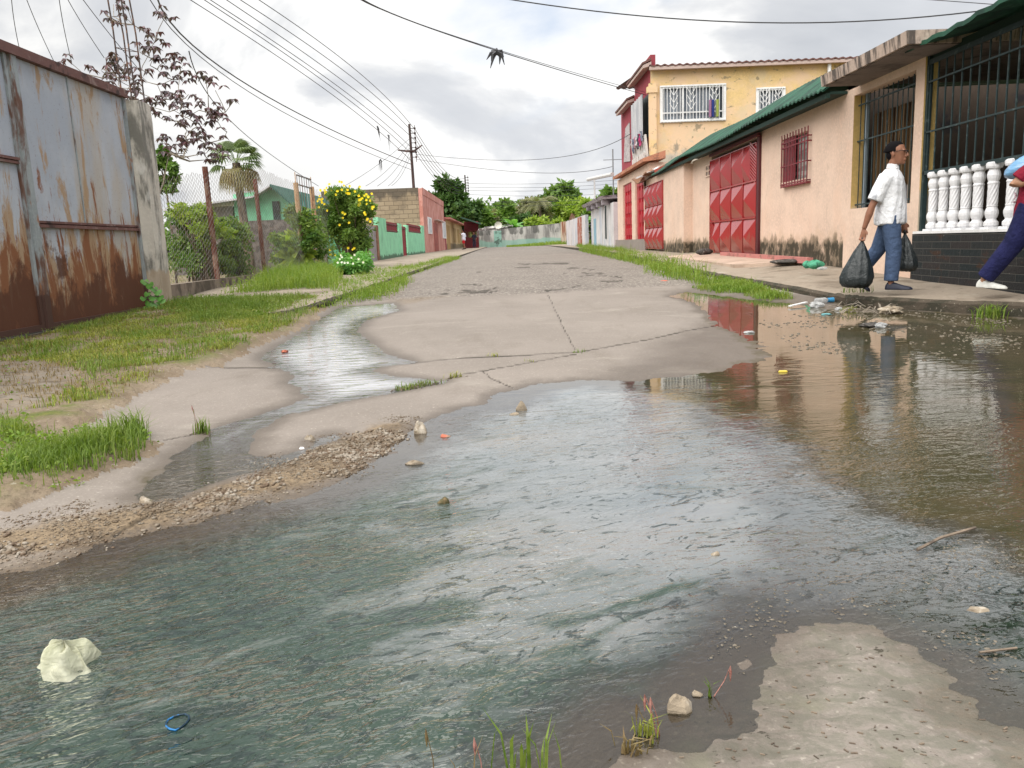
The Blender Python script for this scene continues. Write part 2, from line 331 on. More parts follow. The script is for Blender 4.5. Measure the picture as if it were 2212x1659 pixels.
main_w = gp([(-500, 1420), (-200, 1300), (0, 1245), (100, 1215), (250, 1175), (430, 1130), (560, 1085), (700, 1055), (790, 1020), (820, 985), (880, 955), (900, 925), (960, 895), (1060, 875), (1080, 855), (1170, 830), (1250, 823), (1350, 823), (1480, 817), (1560, 800), (1660, 770), (1640, 742), (1570, 712), (1530, 680), (1500, 655), (1450, 640), (1480, 630), (1560, 640), (1700, 655), (1820, 672), (1900, 676)]) + [(3.98, 9.5), (4.1, 9.0), (4.9, 7.6), (6.6, 5.0), (7.5, 4), (7, 1)] + gp([(2500, 1900), (2330, 1640), (2212, 1562), (2140, 1532), (2060, 1485), (1990, 1425), (1950, 1392), (1900, 1377), (1840, 1362), (1760, 1368), (1700, 1395), (1655, 1435), (1632, 1475), (1620, 1530), (1595, 1572), (1530, 1592), (1480, 1612), (1420, 1612), (1360, 1650), (1320, 1720), (1250, 1900)]) + [(-.2, .6), (-1.5, .6), (-3, 1.0)]
stream = gp([(740, 662), (850, 655), (860, 672), (790, 692), (768, 715), (800, 742), (840, 768), (885, 782), (830, 790), (800, 803), (860, 814), (950, 826), (850, 848), (735, 866), (600, 903), (548, 940), (536, 962), (548, 988), (600, 990), (650, 972), (720, 940), (735, 945), (640, 990), (560, 1015), (480, 1035), (425, 1050), (370, 1080), (315, 1085), (300, 1065), (345, 1030), (380, 990), (425, 958), (470, 928), (560, 898), (640, 874), (668, 858), (628, 826), (632, 806), (600, 793), (565, 776), (600, 747), (645, 722), (690, 690)])
verge = gp([(-500, 1300), (0, 1120), (60, 1098), (180, 1060), (300, 1005), (345, 968), (290, 935), (170, 945), (230, 905), (330, 850), (400, 812), (480, 797), (560, 755), (640, 722), (690, 692), (712, 660), (740, 640)]) + [(-2.75, 12.5), (-5.4, 13), (-5.5, 9), (-6, 5), (-8, 2)]
gravel_l = gp([(-300, 1290), (0, 1245), (100, 1215), (250, 1175), (430, 1130), (560, 1085), (700, 1055), (790, 1020), (830, 985), (880, 955), (900, 925), (880, 905), (790, 925), (700, 955), (600, 1000), (480, 1042), (380, 1085), (300, 1080), (180, 1110), (60, 1140), (-300, 1210)])
slab_w = gp([(-300, 800), (40, 795), (110, 800), (190, 830), (170, 865), (100, 900), (0, 930), (-300, 960)])
# -- perspective-spaced grid
ry = np.concatenate([1/np.linspace(1/95.9, 1/1.05, 640), np.linspace(1.03, .25, 24)])[::-1]
ru = np.concatenate([np.linspace(-2.2, -.86, 24), np.linspace(-.85, .85, 1000), np.linspace(.86, 2.2, 24)])
NY, NX = len(ry), len(ru); GY = np.repeat(ry[:, None], NX, 1); GX = GY*ru[None, :]; GX = np.where(GY < 1.05, ru[None, :]*1.05, GX)
jit = vnoise(GX, GY, 6, 4, off=5)-.5; jf = vnoise(GX, GY, 22, 3, off=9)-.5
near = GY < 20
def SD(poly, a=1.):
    r = np.full(GX.shape, -9.); m = near; r[m] = sdf(poly, GX[m], GY[m]); return r+jit*.22*a+jf*.07*a
s_main, s_str = SD(main_w), SD(stream, .5); s_w = np.maximum(s_main, s_str)
s_v, s_g, s_sl = SD(verge), SD(gravel_l), SD(slab_w)
base = B(GY)
kr_x = np.interp(GY, [k[1] for k in KR], [k[0] for k in KR]); kl_x = np.interp(GY, [k[1] for k in KL], [k[0] for k in KL])
rightness = sst(GX-.04*GY+(vnoise(GX, GY, 1.3, 4, off=51)-.5)*.7, .25, 1.25)                      # toward the shallow right side
farness = sst(GY, 3.2, 4.6)
deep = np.clip(1-rightness-.0*farness, 0, 1)
depth = .002+.004*sst(s_w, 0, .25)+np.where(s_str >= s_main, 0, .055*deep*sst(s_w, .05, .8))
fn = vnoise(GX, GY, 30, 3, off=3)-.5
h = np.where(s_w > 0, -depth+fn*.0025, np.minimum(.022, .05*(-s_w))+fn*.002)
h += np.where(s_v > 0, np.minimum(.05, s_v*.25)+ (vnoise(GX, GY, 2.2, 4, off=21)-.4)*.07*sst(s_v, 0, .5), 0)
h += np.where(s_g > 0, sst(s_g, 0, .25)*(.004+fn*.008)*(s_w < 0.0), 0)
lineA = ong(850, 652), ong(1480, 621); ex, ey = lineA[1][0]-lineA[0][0], lineA[1][1]-lineA[0][1]; ln = math.hypot(ex, ey)
asd = ((GY-lineA[0][1])*ex-(GX-lineA[0][0])*ey)/ln+(vnoise(GX, GY, 1.6, 4, off=2)-.5)*.5
asph = sst(asd, -.02, .03); h += asph*(.012+(vnoise(GX, GY, 9, 3, off=13)-.5)*.012*sst(asd, 3, 0))
cr = np.zeros(GX.shape); UU = GX/np.maximum(GY, .5)*F; VV = -(CZ-base)/np.maximum(GY, .5)*F; jw = (vnoise(GX, GY, 3.5, 4, off=31)-.5)
def crack(L, wd=.012, amp=.10):
    global cr
    P_ = [(x/y*F, -(CZ-float(B(y)))/y*F) for x, y in gp(L)]; k = GY < 30; q = np.full(GX.shape, 99.); s_ = F/np.maximum(GY, .5)
    q[k] = sdf(P_, (UU+jw*amp*s_)[k], (VV+(vnoise(GX, GY, 4.1, 3, off=41)-.5)*amp*s_*.12)[k], False); ww = np.maximum(1.25, wd*s_*.5); cr = np.maximum(cr, sst(q, ww*1.5, ww*.4))
crack([(440, 799), (640, 793), (860, 785), (1080, 775), (1250, 765), (1400, 738), (1540, 705), (1700, 668)], .010, .03)
crack([(1185, 640), (1197, 668), (1212, 700), (1230, 735), (1245, 762)], .010, .03)
crack([(353, 954), (423, 937), (470, 924), (600, 895), (740, 866), (853, 847), (951, 827), (984, 813), (1052, 805), (1243, 770)], .006, .05)
crack([(1040, 805), (1060, 822), (1112, 838)], .005, .1); crack([(343, 1109), (300, 1132), (252, 1159)], .010, .03)
for L in ([(1214, 583), (1245, 583), (1275, 585)], [(1220, 594), (1270, 593), (1317, 594)], [(1245, 600), (1320, 599)], [(1293, 613), (1348, 611)], [(1030, 591), (1056, 588)], [(989, 620), (1035, 619)], [(1048, 624), (1080, 630)], [(1122, 581), (1140, 581)], [(1179, 632), (1255, 622)], [(1120, 573), (1230, 571)], [(1030, 560), (1160, 556)], [(1330, 600), (1350, 604)], [(930, 640), (1010, 634), (1075, 638)], [(960, 631), (1060, 633)]):
    crack(L, .016, .5)
h -= cr*.010
wet = np.clip(sst(-s_w, .20, .0)*.9, 0, 1); wet = np.where(s_w > 0, 1, wet)
rw = SD(gp([(1180, 835), (1350, 780), (1380, 750), (1500, 700), (1560, 640), (1420, 632), (1500, 620), (1760, 640), (2300, 660), (2400, 900), (1500, 900)]))
wet = np.maximum(wet, sst(rw, -.1, .35)*.75)
mott_p = SD([(1.0, .3), (7, 1), (6, 4)]+gp([(2212, 1300), (1900, 1250), (1650, 1330), (1560, 1480), (1450, 1600), (1300, 1700)]))
mott = sst(mott_p, 0, .1)
algae = sst(GX-.18*GY, .2, 1.2)*(s_w > -.1)*sst(GY, 12, 8); algae = np.maximum(algae, sst(SD(gp([(300, 1040), (380, 990), (440, 1000), (430, 1060), (330, 1100)])), -.02, .1))
silt = np.maximum(sst(s_g, -.03, .12), sst(SD(gp([(800, 625), (900, 600), (850, 650), (940, 645), (1000, 640), (860, 662)])), -.1, .2)*.5); silt = np.maximum(silt, sst(s_main, -.25, .05)*sst(GX, -.5, -1.2)*.8)
T = base+h
idx = np.arange(NY*NX).reshape(NY, NX); Q = np.stack([idx[:-1, :-1], idx[:-1, 1:], idx[1:, 1:], idx[1:, :-1]], -1).reshape(-1, 4)
road_m = (s_v < 0) & (GX > np.where(GY > 12, kl_x-.15, -99)) & (GX < kr_x+.2) & ~((GY > 9.6) & (GX < kl_x-.15))
road_f = road_m.ravel()[Q].any(1)
def subgrid(name, fm, Z, mat, attrs):
    F_ = Q[fm]; u, inv = np.unique(F_, return_inverse=True); F_ = inv.reshape(-1, 4)
    V = np.stack([GX.ravel()[u], GY.ravel()[u], Z.ravel()[u]], 1); o = npmesh(name, V, F_, mat, smooth=True)
    for k, a in attrs.items():
        at = o.data.attributes.new(k, 'FLOAT', 'POINT'); at.data.foreach_set('value', a.ravel()[u].astype(np.float32))
    return tag(o, kind='structure')
subgrid('road', road_f, T, m_road(), dict(asph=asph, crack=cr, wet=wet, silt=silt, algae=algae, mottle=mott))
green = sst(s_v, .02, .35)*sst(-s_sl, -.05, .2)
green = np.where(GX < -4.9, 1, green); green = np.where(GX > 4, .2, green)
subgrid('ground', ~road_f, T, m_ground(), dict(green=green, slab=np.maximum(sst(s_sl, -.05, .15), 0)))
wf = ((s_w > -.09) & (GX < kr_x+.1) & (GY < 14)).ravel()[Q].all(1)
dm = base-T
house_refl = sst(SD(gp([(1330, 815), (1370, 850), (1500, 885), (1640, 945), (1760, 1050), (1900, 1130), (2050, 1180), (2212, 1262), (2400, 1330), (2500, 900), (2400, 690), (1700, 655), (1560, 640), (1500, 700), (1480, 790)]), 1.6), -.06, .22)  # zone where olive brown stands in for the mirrored house
turb_refl = sst(dm, .004, .030)*.93; turb_refl = np.maximum(turb_refl, .72*(1-house_refl)*rightness*sst(s_main, .03, .25)); turb_refl = np.maximum(turb_refl, .55*house_refl); turb_refl = np.where(s_str > s_main, .10+.62*sst(s_str, .02, .30)*sst(GY, 3.2, 4.6), turb_refl)  # depth turbidity, raised at stream, right and lower right to carry painted reflections
rip = np.clip(.16+.9*sst(s_main, .0, .5)*(1-.45*rightness*farness), 0, 1); rip = np.where(s_str > s_main, .75, rip); rip *= np.where(s_main > s_str, 1-.75*sst(rw, 0, .4)*sst(GY, 6, 7), 1); rip *= 1/(1+np.maximum(0, GY-2.5)*.28); rip *= np.where(s_main > s_str, 1-.72*sst(GX-.10*GY, -.9, .5), 1); rip *= .55+.9*vnoise(GX, GY, 1.1, 3, off=61)
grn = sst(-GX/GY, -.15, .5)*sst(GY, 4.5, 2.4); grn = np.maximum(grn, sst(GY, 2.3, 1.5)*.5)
brn = np.where(s_str > s_main, sst(GY, 4.4, 3.2)*.8, 1)*np.clip(house_refl*.92+sst(s_main, .35, .0)*sst(-GX, .8, 1.4)*.7, 0, 1)  # painted house reflection plus brown water along the left shore
water = subgrid('water', wf, base, m_water(), dict(turb_refl=turb_refl, pale=(s_str > s_main)*1.*sst(GY, 3.2, 4.6), rip=rip, nearf=sst(GY, 6, 1.8), green=grn, brown=brn))  # pale: sky reflection painted into the stream colour
# wide land under and beyond everything
gl_ = MB(); gl_.add([(-900, -300, -.35), (900, -300, -.35), (900, 1500, -.35), (-900, 1500, -.35)], [(0, 1, 2, 3)])
m_land = M('far grassland', (.10, .14, .04), [dict(c=(.22, .2, .09), s=.05, r=(.45, .6))])
tag(gl_.build('terrain', m_land), kind='structure')
fl_ = MB(); fl_.add([(-80, 95.5, .56), (80, 95.5, .56), (80, 260, 1.2), (-80, 260, 1.2)], [(0, 1, 2, 3)]); tag(fl_.build('ground', m_land), kind='structure')
# ---------------------------------------------------------------- pavements
m_pav = M('pavement concrete', (0.294, 0.245, 0.192), [dict(c=(0.131, 0.102, 0.073), s=(1.5, 1.2, 1), r=(.52, .66), a=.7), dict(c=(0.376, 0.343, 0.286), s=3, r=(.56, .7), a=.6), dict(c=(0.082, 0.07, 0.049), s=(14, 14, 14), r=(.62, .7), a=.7)], .88, (60, .5, .006))
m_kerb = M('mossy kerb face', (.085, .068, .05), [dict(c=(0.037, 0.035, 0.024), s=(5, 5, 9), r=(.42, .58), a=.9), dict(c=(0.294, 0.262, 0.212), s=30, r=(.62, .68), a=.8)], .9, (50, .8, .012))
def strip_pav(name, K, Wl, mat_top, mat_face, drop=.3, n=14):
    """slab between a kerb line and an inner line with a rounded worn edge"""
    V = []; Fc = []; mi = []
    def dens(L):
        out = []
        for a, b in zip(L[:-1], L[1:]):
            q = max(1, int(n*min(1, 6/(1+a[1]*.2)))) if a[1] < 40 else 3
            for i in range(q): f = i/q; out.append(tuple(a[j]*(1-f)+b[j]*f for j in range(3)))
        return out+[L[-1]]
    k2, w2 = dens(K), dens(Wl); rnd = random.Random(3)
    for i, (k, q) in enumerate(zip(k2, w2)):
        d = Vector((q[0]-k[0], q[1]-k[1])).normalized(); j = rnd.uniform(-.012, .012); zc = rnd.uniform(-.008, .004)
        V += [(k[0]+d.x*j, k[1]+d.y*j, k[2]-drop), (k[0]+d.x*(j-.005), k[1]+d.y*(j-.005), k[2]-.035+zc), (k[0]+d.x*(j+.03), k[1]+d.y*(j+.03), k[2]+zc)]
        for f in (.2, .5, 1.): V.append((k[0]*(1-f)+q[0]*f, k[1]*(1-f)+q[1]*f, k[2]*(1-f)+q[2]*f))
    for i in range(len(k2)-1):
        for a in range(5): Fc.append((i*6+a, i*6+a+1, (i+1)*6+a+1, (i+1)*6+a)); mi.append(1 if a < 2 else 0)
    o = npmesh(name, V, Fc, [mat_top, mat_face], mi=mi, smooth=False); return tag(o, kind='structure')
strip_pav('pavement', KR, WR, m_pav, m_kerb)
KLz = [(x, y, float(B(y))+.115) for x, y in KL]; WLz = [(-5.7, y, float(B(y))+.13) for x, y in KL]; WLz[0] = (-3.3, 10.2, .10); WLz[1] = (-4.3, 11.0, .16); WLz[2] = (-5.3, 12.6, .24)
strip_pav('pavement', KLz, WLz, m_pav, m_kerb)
for y in np.arange(11.3, 46, 2.45):        # slab joints of the left pavement are thin dark gaps
    pass
# ---------------------------------------------------------------- grass and stones
def blades(P, H, Wd, name, mat, label, cat, group=None, kind='stuff', lean=.5, parent=None, dirs=None):
    P = np.asarray(P, dtype=float).reshape(-1, 3); n = len(P); a = RNG.random(n)*2*PI if dirs is None else dirs; H = np.broadcast_to(H, n)*1.; Wd = np.broadcast_to(Wd, n)*1.
    dx, dy = np.cos(a), np.sin(a); le = (RNG.random(n)*lean+.08)*H; wx, wy = -dy*Wd/2, dx*Wd/2
    V = np.zeros((n, 5, 3)); V[:, 0] = P+np.stack([wx, wy, -.01+0*wx], 1); V[:, 1] = P-np.stack([wx, wy, .01+0*wx], 1)
    m = P+np.stack([dx*le*.35, dy*le*.35, H*.6], 1); V[:, 2] = m-np.stack([wx, wy, 0*wx], 1)*.75; V[:, 3] = m+np.stack([wx, wy, 0*wx], 1)*.75
    V[:, 4] = P+np.stack([dx*le*1.3, dy*le*1.3, H*(1-.25*(le/H))], 1)
    k = np.arange(n)*5; F4 = np.stack([k, k+1, k+2, k+3], 1); F3 = np.stack([k+3, k+2, k+4], 1)
    fc = [tuple(q) for q in F4]+[tuple(q) for q in F3] if n < 400 else None
    if fc is None:
        V2 = V.reshape(-1, 3); fa = np.concatenate([F4.ravel(), F3.ravel()]); tot = [4]*n+[3]*n
        o = npmesh_raw(name, V2, fa, tot, mat, parent)
    else: o = npmesh(name, V.reshape(-1, 3), fc, mat, parent)
    return o if parent else tag(o, label, cat, group, kind)
def npmesh_raw(name, V, idx, tot, mat, parent=None):
    base = np.array(wloc(parent)) if parent else np.zeros(3)
    me = bpy.data.meshes.new(name); V = (V-base).astype(np.float32); me.vertices.add(len(V)); me.vertices.foreach_set('co', V.ravel()); tot = np.array(tot, dtype=np.int32)
    me.loops.add(len(idx)); me.loops.foreach_set('vertex_index', np.asarray(idx, dtype=np.int32)); me.polygons.add(len(tot))
    st = np.zeros(len(tot), dtype=np.int32); st[1:] = np.cumsum(tot)[:-1]; me.polygons.foreach_set('loop_start', st); me.polygons.foreach_set('loop_total', tot)
    for m in (mat if isinstance(mat, (list, tuple)) else [mat]): me.materials.append(m)
    me.update(calc_edges=True); o = bpy.data.objects.new(name, me); C.objects.link(o)
    if parent: o.parent = parent
    return o
def m_leaf(name, a, b, c=None, tl=.35, sc=3., rough=.6, fs=40):
    t = NT(name); col = t.mix(t.ss(t.noise(sc, 5, .65), .35, .65), a, b)
    col = t.mix(t.ss(t.noise(fs, 2, .5, off=(3, 1, 7)), .35, .7, 0, .8), col, c or tuple(v*.45 for v in a))
    t.fin(col, rough, None, .3)
    tr = t.n('ShaderNodeBsdfTranslucent'); t.l(t.mix(1., col, (1.25, 1.35, .6), 'MULTIPLY'), tr.inputs[0]); mx = t.n('ShaderNodeMixShader'); mx.inputs[0].default_value = tl
    t.l(t.bs.outputs[0], mx.inputs[1]); t.l(tr.outputs[0], mx.inputs[2]); t.l(mx.outputs[0], t.out.inputs[0]); return t.m
mg1 = m_leaf('grass green', (0.152, 0.24, 0.036), (0.24, 0.296, 0.064), (0.08, 0.144, 0.024), .35, 2.5)
mg2 = m_leaf('turf', (0.27, 0.32, 0.045), (0.38, 0.37, 0.08), (0.136, 0.168, 0.04), .3, 1.2)
mg3 = m_leaf('bright weeds', (0.176, 0.288, 0.04), (0.288, 0.344, 0.072), (0.096, 0.176, 0.024), .4, 3)
mdry = m_leaf('dry straw', (0.272, 0.216, 0.104), (0.208, 0.144, 0.064), (0.16, 0.104, 0.048), .3, 3)
def hT(x, y): # height of the ground mesh at points
    y = np.asarray(y); x = np.asarray(x); iy = np.interp(y, ry, np.arange(NY)); u = x/np.maximum(y, 1.05); ix = np.interp(u, ru, np.arange(NX))
    return T[np.clip(np.round(iy).astype(int), 0, NY-1), np.clip(np.round(ix).astype(int), 0, NX-1)]
def scatter(poly, n, dens=None, sc=3., th=.45, soft=.15, off=0, bias=0., edge=.12):
    P_ = np.array(poly); lo, hi = P_.min(0), P_.max(0); out = []; tot = 0
    while tot < n:
        x = lo[0]+RNG.random(n*3)*(hi[0]-lo[0]); y = lo[1]+RNG.random(n*3)*(hi[1]-lo[1]); k = sdf(poly, x, y) > 0
        k &= RNG.random(len(x)) < (sst(vnoise(x, y, sc, 4, off=off), th-soft, th+soft)+bias)*sst(sdf(poly, x, y)+(vnoise(x, y, 5, 3, off=off+7)-.5)*edge, 0, edge)
        out.append(np.stack([x[k], y[k]], 1)); tot += k.sum()
        if len(out) > 40: break
    return np.concatenate(out)[:n]
def grassy(poly, n, H, Wd, name, mat, label, off=0, th=.45, sc=3., lean=.5, zf=None, bias=0., hv=.5):
    p = scatter(poly, n, th=th, sc=sc, off=off, bias=bias, edge=.38); z = zf(p[:, 0], p[:, 1]) if zf else hT(p[:, 0], p[:, 1])
    hh = H*(1-hv+hv*2*RNG.random(len(p)))*(.25+1.5*vnoise(p[:, 0], p[:, 1], 3.5, 3, off=off+3)**1.3)
    return blades(np.column_stack([p, z]), hh, Wd, name, mat, label, 'grass', lean=lean)
verge_in = gp([(-450, 1180), (0, 1070), (0, 930), (150, 900), (250, 880), (330, 838), (400, 800), (470, 785), (560, 745), (650, 705), (690, 680), (700, 650)])+[(-2.85, 12.3), (-5.4, 12.8), (-5.45, 9), (-5.9, 5.5)]
def near_slab(p): return p
tp = scatter(verge_in, 46000, th=.51, sc=2.6, off=3, bias=.04); tp = tp[(sdf(slab_w, tp[:, 0], tp[:, 1]) < .03)]
blades(np.column_stack([tp, hT(tp[:, 0], tp[:, 1])]), .022+.03*RNG.random(len(tp))*(.4+vnoise(tp[:, 0], tp[:, 1], 2, 3)), .006, 'turf', mg2, 'short patchy yellow green turf covering the verge before the rusty gate', 'grass', lean=1.1)
q = scatter(verge_in, 9000, th=.56, sc=2.6, off=13); q = q[(sdf(slab_w, q[:, 0], q[:, 1]) < 0)]
blades(np.column_stack([q, hT(q[:, 0], q[:, 1])]), .05+.05*RNG.random(len(q)), .006, 'grass', mg1, 'taller fresh green grass tufts across the verge', 'grass', lean=.9)
q = scatter(verge_in, 11000, th=.5, sc=3.2, off=33)
blades(np.column_stack([q, hT(q[:, 0], q[:, 1])]), .02+.03*RNG.random(len(q)), .005, 'dry_grass', mdry, 'dry straw coloured grass scattered in the verge turf', 'grass', lean=1.5)
gpost = gp([(330, 690), (350, 668), (480, 645), (560, 650), (700, 655), (620, 690), (560, 715), (420, 715)])
grassy(gpost, 7000, .10, .007, 'grass', mg1, 'lush grass bank at the foot of the pale concrete pillar', off=4, th=.35)
clump = gp([(-40, 1120), (-40, 930), (60, 945), (150, 975), (230, 960), (300, 925), (345, 965), (310, 1000), (250, 1020), (160, 1065), (60, 1095)])
grassy(clump, 3600, .085, .0050, 'grass', mg1, 'bright grass clump at the left edge above the pebbles', off=5, th=.40, lean=.7, bias=.15, hv=.8)
lweed = gp([(630, 690), (720, 668), (800, 655), (850, 650), (900, 615), (890, 600), (960, 575), (1000, 560), (960, 560), (880, 583), (800, 590), (760, 605), (700, 625), (690, 650)])
grassy(lweed, 9000, .15, .010, 'weeds', mg3, 'leafy green weeds along the left kerb and road edge', off=6, th=.36, lean=.8)
lslab = gp([(460, 655), (520, 640), (560, 620), (600, 600), (700, 590), (745, 605), (740, 640), (640, 640), (560, 648)])
grassy(lslab, 9000, .21, .010, 'weeds', mg3, 'mound of weeds between the low fence wall and the left path', off=8, th=.33, zf=lambda x, y: B(y)+.13, lean=.9, hv=.9)
zr = lambda x, y: B(y)+.02
rweed = gp([(1240, 534), (1285, 538), (1360, 550), (1440, 572), (1510, 597), (1550, 612), (1560, 632), (1500, 622), (1440, 610), (1390, 598), (1385, 580), (1300, 558), (1250, 545)])
grassy(rweed, 10000, .27, .014, 'weeds', mg3, 'tall bright weeds filling the right gutter beside the red gates', off=9, th=.40, zf=zr, lean=.7, bias=.05, sc=2.)
rw2 = gp([(1490, 625), (1560, 600), (1600, 610), (1660, 622), (1720, 650), (1650, 655), (1600, 640), (1540, 636)])
grassy(rw2, 5000, .085, .009, 'weeds', mg3, 'low tongue of weeds ending in the wet gutter', off=10, th=.3, zf=zr, lean=1., bias=.2)
far_g = gp([(1150, 531), (1240, 522), (1330, 517), (1395, 513), (1440, 519), (1390, 526), (1250, 530)])
def weedleaves(poly, n, H, size, mat, label, off=0, zf=None, th=.45):
    p = scatter(poly, n, th=th, sc=3., off=off, edge=.25); z = (zf(p[:, 0], p[:, 1]) if zf else hT(p[:, 0], p[:, 1]))+RNG.random(len(p))**1.3*H*(.4+vnoise(p[:, 0], p[:, 1], 5, 3, off=off)); q = np.column_stack([p, z]); m = len(q)
    a = RNG.normal(size=(m, 3)); a[:, 2] = a[:, 2]*.5+.15; a /= np.linalg.norm(a, axis=1, keepdims=True); b_ = np.cross(a, RNG.normal(size=(m, 3))); b_ /= np.linalg.norm(b_, axis=1, keepdims=True)+1e-9; L = size*(.5+RNG.random((m, 1)))
    V = np.stack([q, q+a*L*.5+b_*L*.28, q+a*L, q+a*L*.5-b_*L*.28], 1).reshape(-1, 3); k = np.arange(m*4)
    return tag(npmesh_raw('weeds', V, k, [4]*m, mat), label, 'weeds', kind='stuff')
weedleaves(lweed, 5200, .14, .035, mg3, 'broad leaved weeds mixed in the left kerb grass', 16); weedleaves(lslab, 6000, .22, .035, mg3, 'broad leaved weeds in the mound by the low wall', 18, lambda x, y: B(y)+.13)
weedleaves(rweed, 6500, .27, .04, mg3, 'broad leaved weeds in the right gutter', 19, zr); weedleaves(gpost, 2500, .10, .03, mg1, 'small leafy weeds at the pillar foot', 14); weedleaves(verge_in, 3800, .045, .022, mg1, 'tiny clover like leaves through the verge', 23, th=.52); weedleaves(clump, 1300, .07, .022, mg3, 'small leaves among the left edge clump', 15)
farp = scatter([(0, 84), (12, 84), (12, 94.8), (4, 94.8), (0, 94.5)], 3500, th=.3, bias=.3)
blades(np.column_stack([farp, B(farp[:, 1])+.0*farp[:, 0]]), .25+.4*RNG.random(len(farp))*sst(farp[:, 0], 0, 6), .06, 'grass', mg3, 'strip of grass along the foot of the far grey wall', 'grass')
# pebbles: one loose layer each
ico = []
def stone_proto():
    bm_ = MB(); bm_.ball((0, 0, 0), 1, 6, 4, .22); return np.array(bm_.v), [tuple(f) for f in bm_.f]
SPR = [stone_proto() for _ in range(5)]
def pebbles(P, R, name, mat, label, flat=.55, sink=.25):
    Vs = []; ix = []; tt = []; n0 = 0
    for i, (p, r) in enumerate(zip(P, R)):
        v, f = SPR[i % 5]; a = random.uniform(0, 6.28); c_, s_ = math.cos(a), math.sin(a); sx_, sy_ = r*random.uniform(.8, 1.3), r*random.uniform(.6, 1)
        q = v*np.array([sx_, sy_, r*flat]); q = np.stack([q[:, 0]*c_-q[:, 1]*s_, q[:, 0]*s_+q[:, 1]*c_, q[:, 2]+r*flat*(1-sink*2)], 1)+np.array(p); Vs.append(q)
        for g_ in f: ix += [n0+k for k in g_]; tt.append(len(g_))
        n0 += len(v)
    o = npmesh_raw(name, np.concatenate(Vs), ix, tt, mat); o.data.polygons.foreach_set('use_smooth', np.ones(len(tt), dtype=bool)); return tag(o, label, 'gravel', kind='stuff')
t = NT('pebble'); cc = t.mix(t.ss(t.noise(26, 1, .4), .3, .7), (0.186, 0.143, 0.099), (0.31, 0.273, 0.223)); cc = t.mix(t.ss(t.noise(31, 1, .4, off=(4, 7, 0)), .45, .62), cc, (0.118, 0.077, 0.046)); cc = t.mix(t.ss(t.noise(240, 3, .6), .5, .7, 0, .5), cc, (0.062, 0.05, 0.037)); cc = t.mix(t.ss(t.noise(3, 4, .6), .42, .6, 0, .55), cc, (0.099, 0.071, 0.04)); m_peb = t.fin(cc, .55, None, .35); m_pebw = M('wet pebble', (.17, .145, .11), [dict(c=(.08, .065, .045), s=30, r=(.4, .6)), dict(c=(.36, .32, .26), s=37, r=(.64, .7))], .35)
q = scatter(gravel_l, 7000, th=.52, sc=4, off=15, bias=.03); sw = sdf(main_w, q[:, 0], q[:, 1])
pebbles(np.column_stack([q, hT(q[:, 0], q[:, 1])]), .0025+.0105*RNG.random(len(q))**4.5, 'gravel', m_peb, 'loose brown and pale pebbles banked along the left shore')
gr2 = gp([(-200, 1300), (0, 1255), (250, 1190), (560, 1100), (800, 1035), (900, 960), (930, 900), (860, 895), (700, 935), (560, 985), (460, 1010), (330, 1000), (345, 1050), (250, 1060), (60, 1110), (-200, 1180)])
q = scatter(gr2, 4200, th=.5, sc=4, off=35)
pebbles(np.column_stack([q, hT(q[:, 0], q[:, 1])]), .002+.005*RNG.random(len(q))**3, 'gravel', m_peb, 'fine grit strewn around the edges of the pebble bank')
rg = [ (3.4, 8.9), (4.05, 8.85), (5.0, 7.4), (6.2, 5.2), (5.2, 4.2), (3.6, 4.6), (2.2, 6.2), (2.6, 8.3)]
q = scatter(rg, 1900, th=.5, sc=2, off=25, bias=.0)
pebbles(np.column_stack([q, B(q[:, 1])-.004]), .007+.011*RNG.random(len(q))**2, 'gravel', m_pebw, 'small stones breaking the shallow water near the right kerb', .5, .3)
q = scatter(gp([(1450, 1370), (1600, 1280), (1900, 1160), (2212, 1150), (2300, 1400), (2212, 1540), (1980, 1400), (1850, 1350), (1700, 1380), (1600, 1500)]), 1500, th=.5, sc=5, off=26)
pebbles(np.column_stack([q, B(q[:, 1])-.002+0*q[:, 0]]), .0022+.0045*RNG.random(len(q))**2, 'gravel', m_pebw, 'fine grit standing out of the thin water at lower right', .4, .35)
# ================================================================ RIGHT SIDE OF THE STREET
PE = (.70, .525, .42)
mould = dict(c=(.055, .048, .03), s=(5, 5, 2.2), r=(.56, .72), z=(.72, .42, 1.), zmax=.42)
m_peach = M('peach wall paint', PE, [dict(c=(.68, .45, .33), s=(1.2, 1.2, .7), r=(.5, .7), a=.6), dict(c=(.82, .64, .52), s=(.8, .8, 1.6), r=(.52, .7), a=.55), dict(c=(.42, .31, .22), s=(5, 5, 2), r=(.62, .70), a=.5)], .85, (45, .35, .006))
m_peachm = M('peach wall with mould', PE, [dict(c=(.68, .46, .34), s=(1.2, 1.2, .7), r=(.5, .7), a=.4), dict(c=(.80, .61, .49), s=(.8, .8, 1.6), r=(.52, .7), a=.4), dict(c=(.45, .33, .24), s=(6, 6, 2.2), r=(.62, .68), a=.35), dict(c=(.58, .42, .30), s=(3, 3, 1.4), r=(.50, .68), z=(1.0, 1.0, 1), zmax=.3, a=.45), dict(c=(.17, .13, .085), s=(3.5, 3.5, 3), r=(.60, .80), z=(.98, .8, 1.), zmax=.30, a=.85, d=9), dict(c=(.040, .034, .022), s=(7, 7, 5), r=(.66, .84), z=(.88, .55, 1.), zmax=.30, a=.93, d=10)], .87, (45, .4, .006))
m_ochre = M('ochre jamb paint', (.62, .43, .16), [dict(c=(.50, .44, .34), s=(3, 3, 1.6), r=(.48, .6), z=(1.4, .8, 1))], .85)
m_dark = M('dark bars paint', (.022, .040, .042), [dict(c=(.09, .12, .12), s=12, r=(.55, .7), a=.8)], .5)
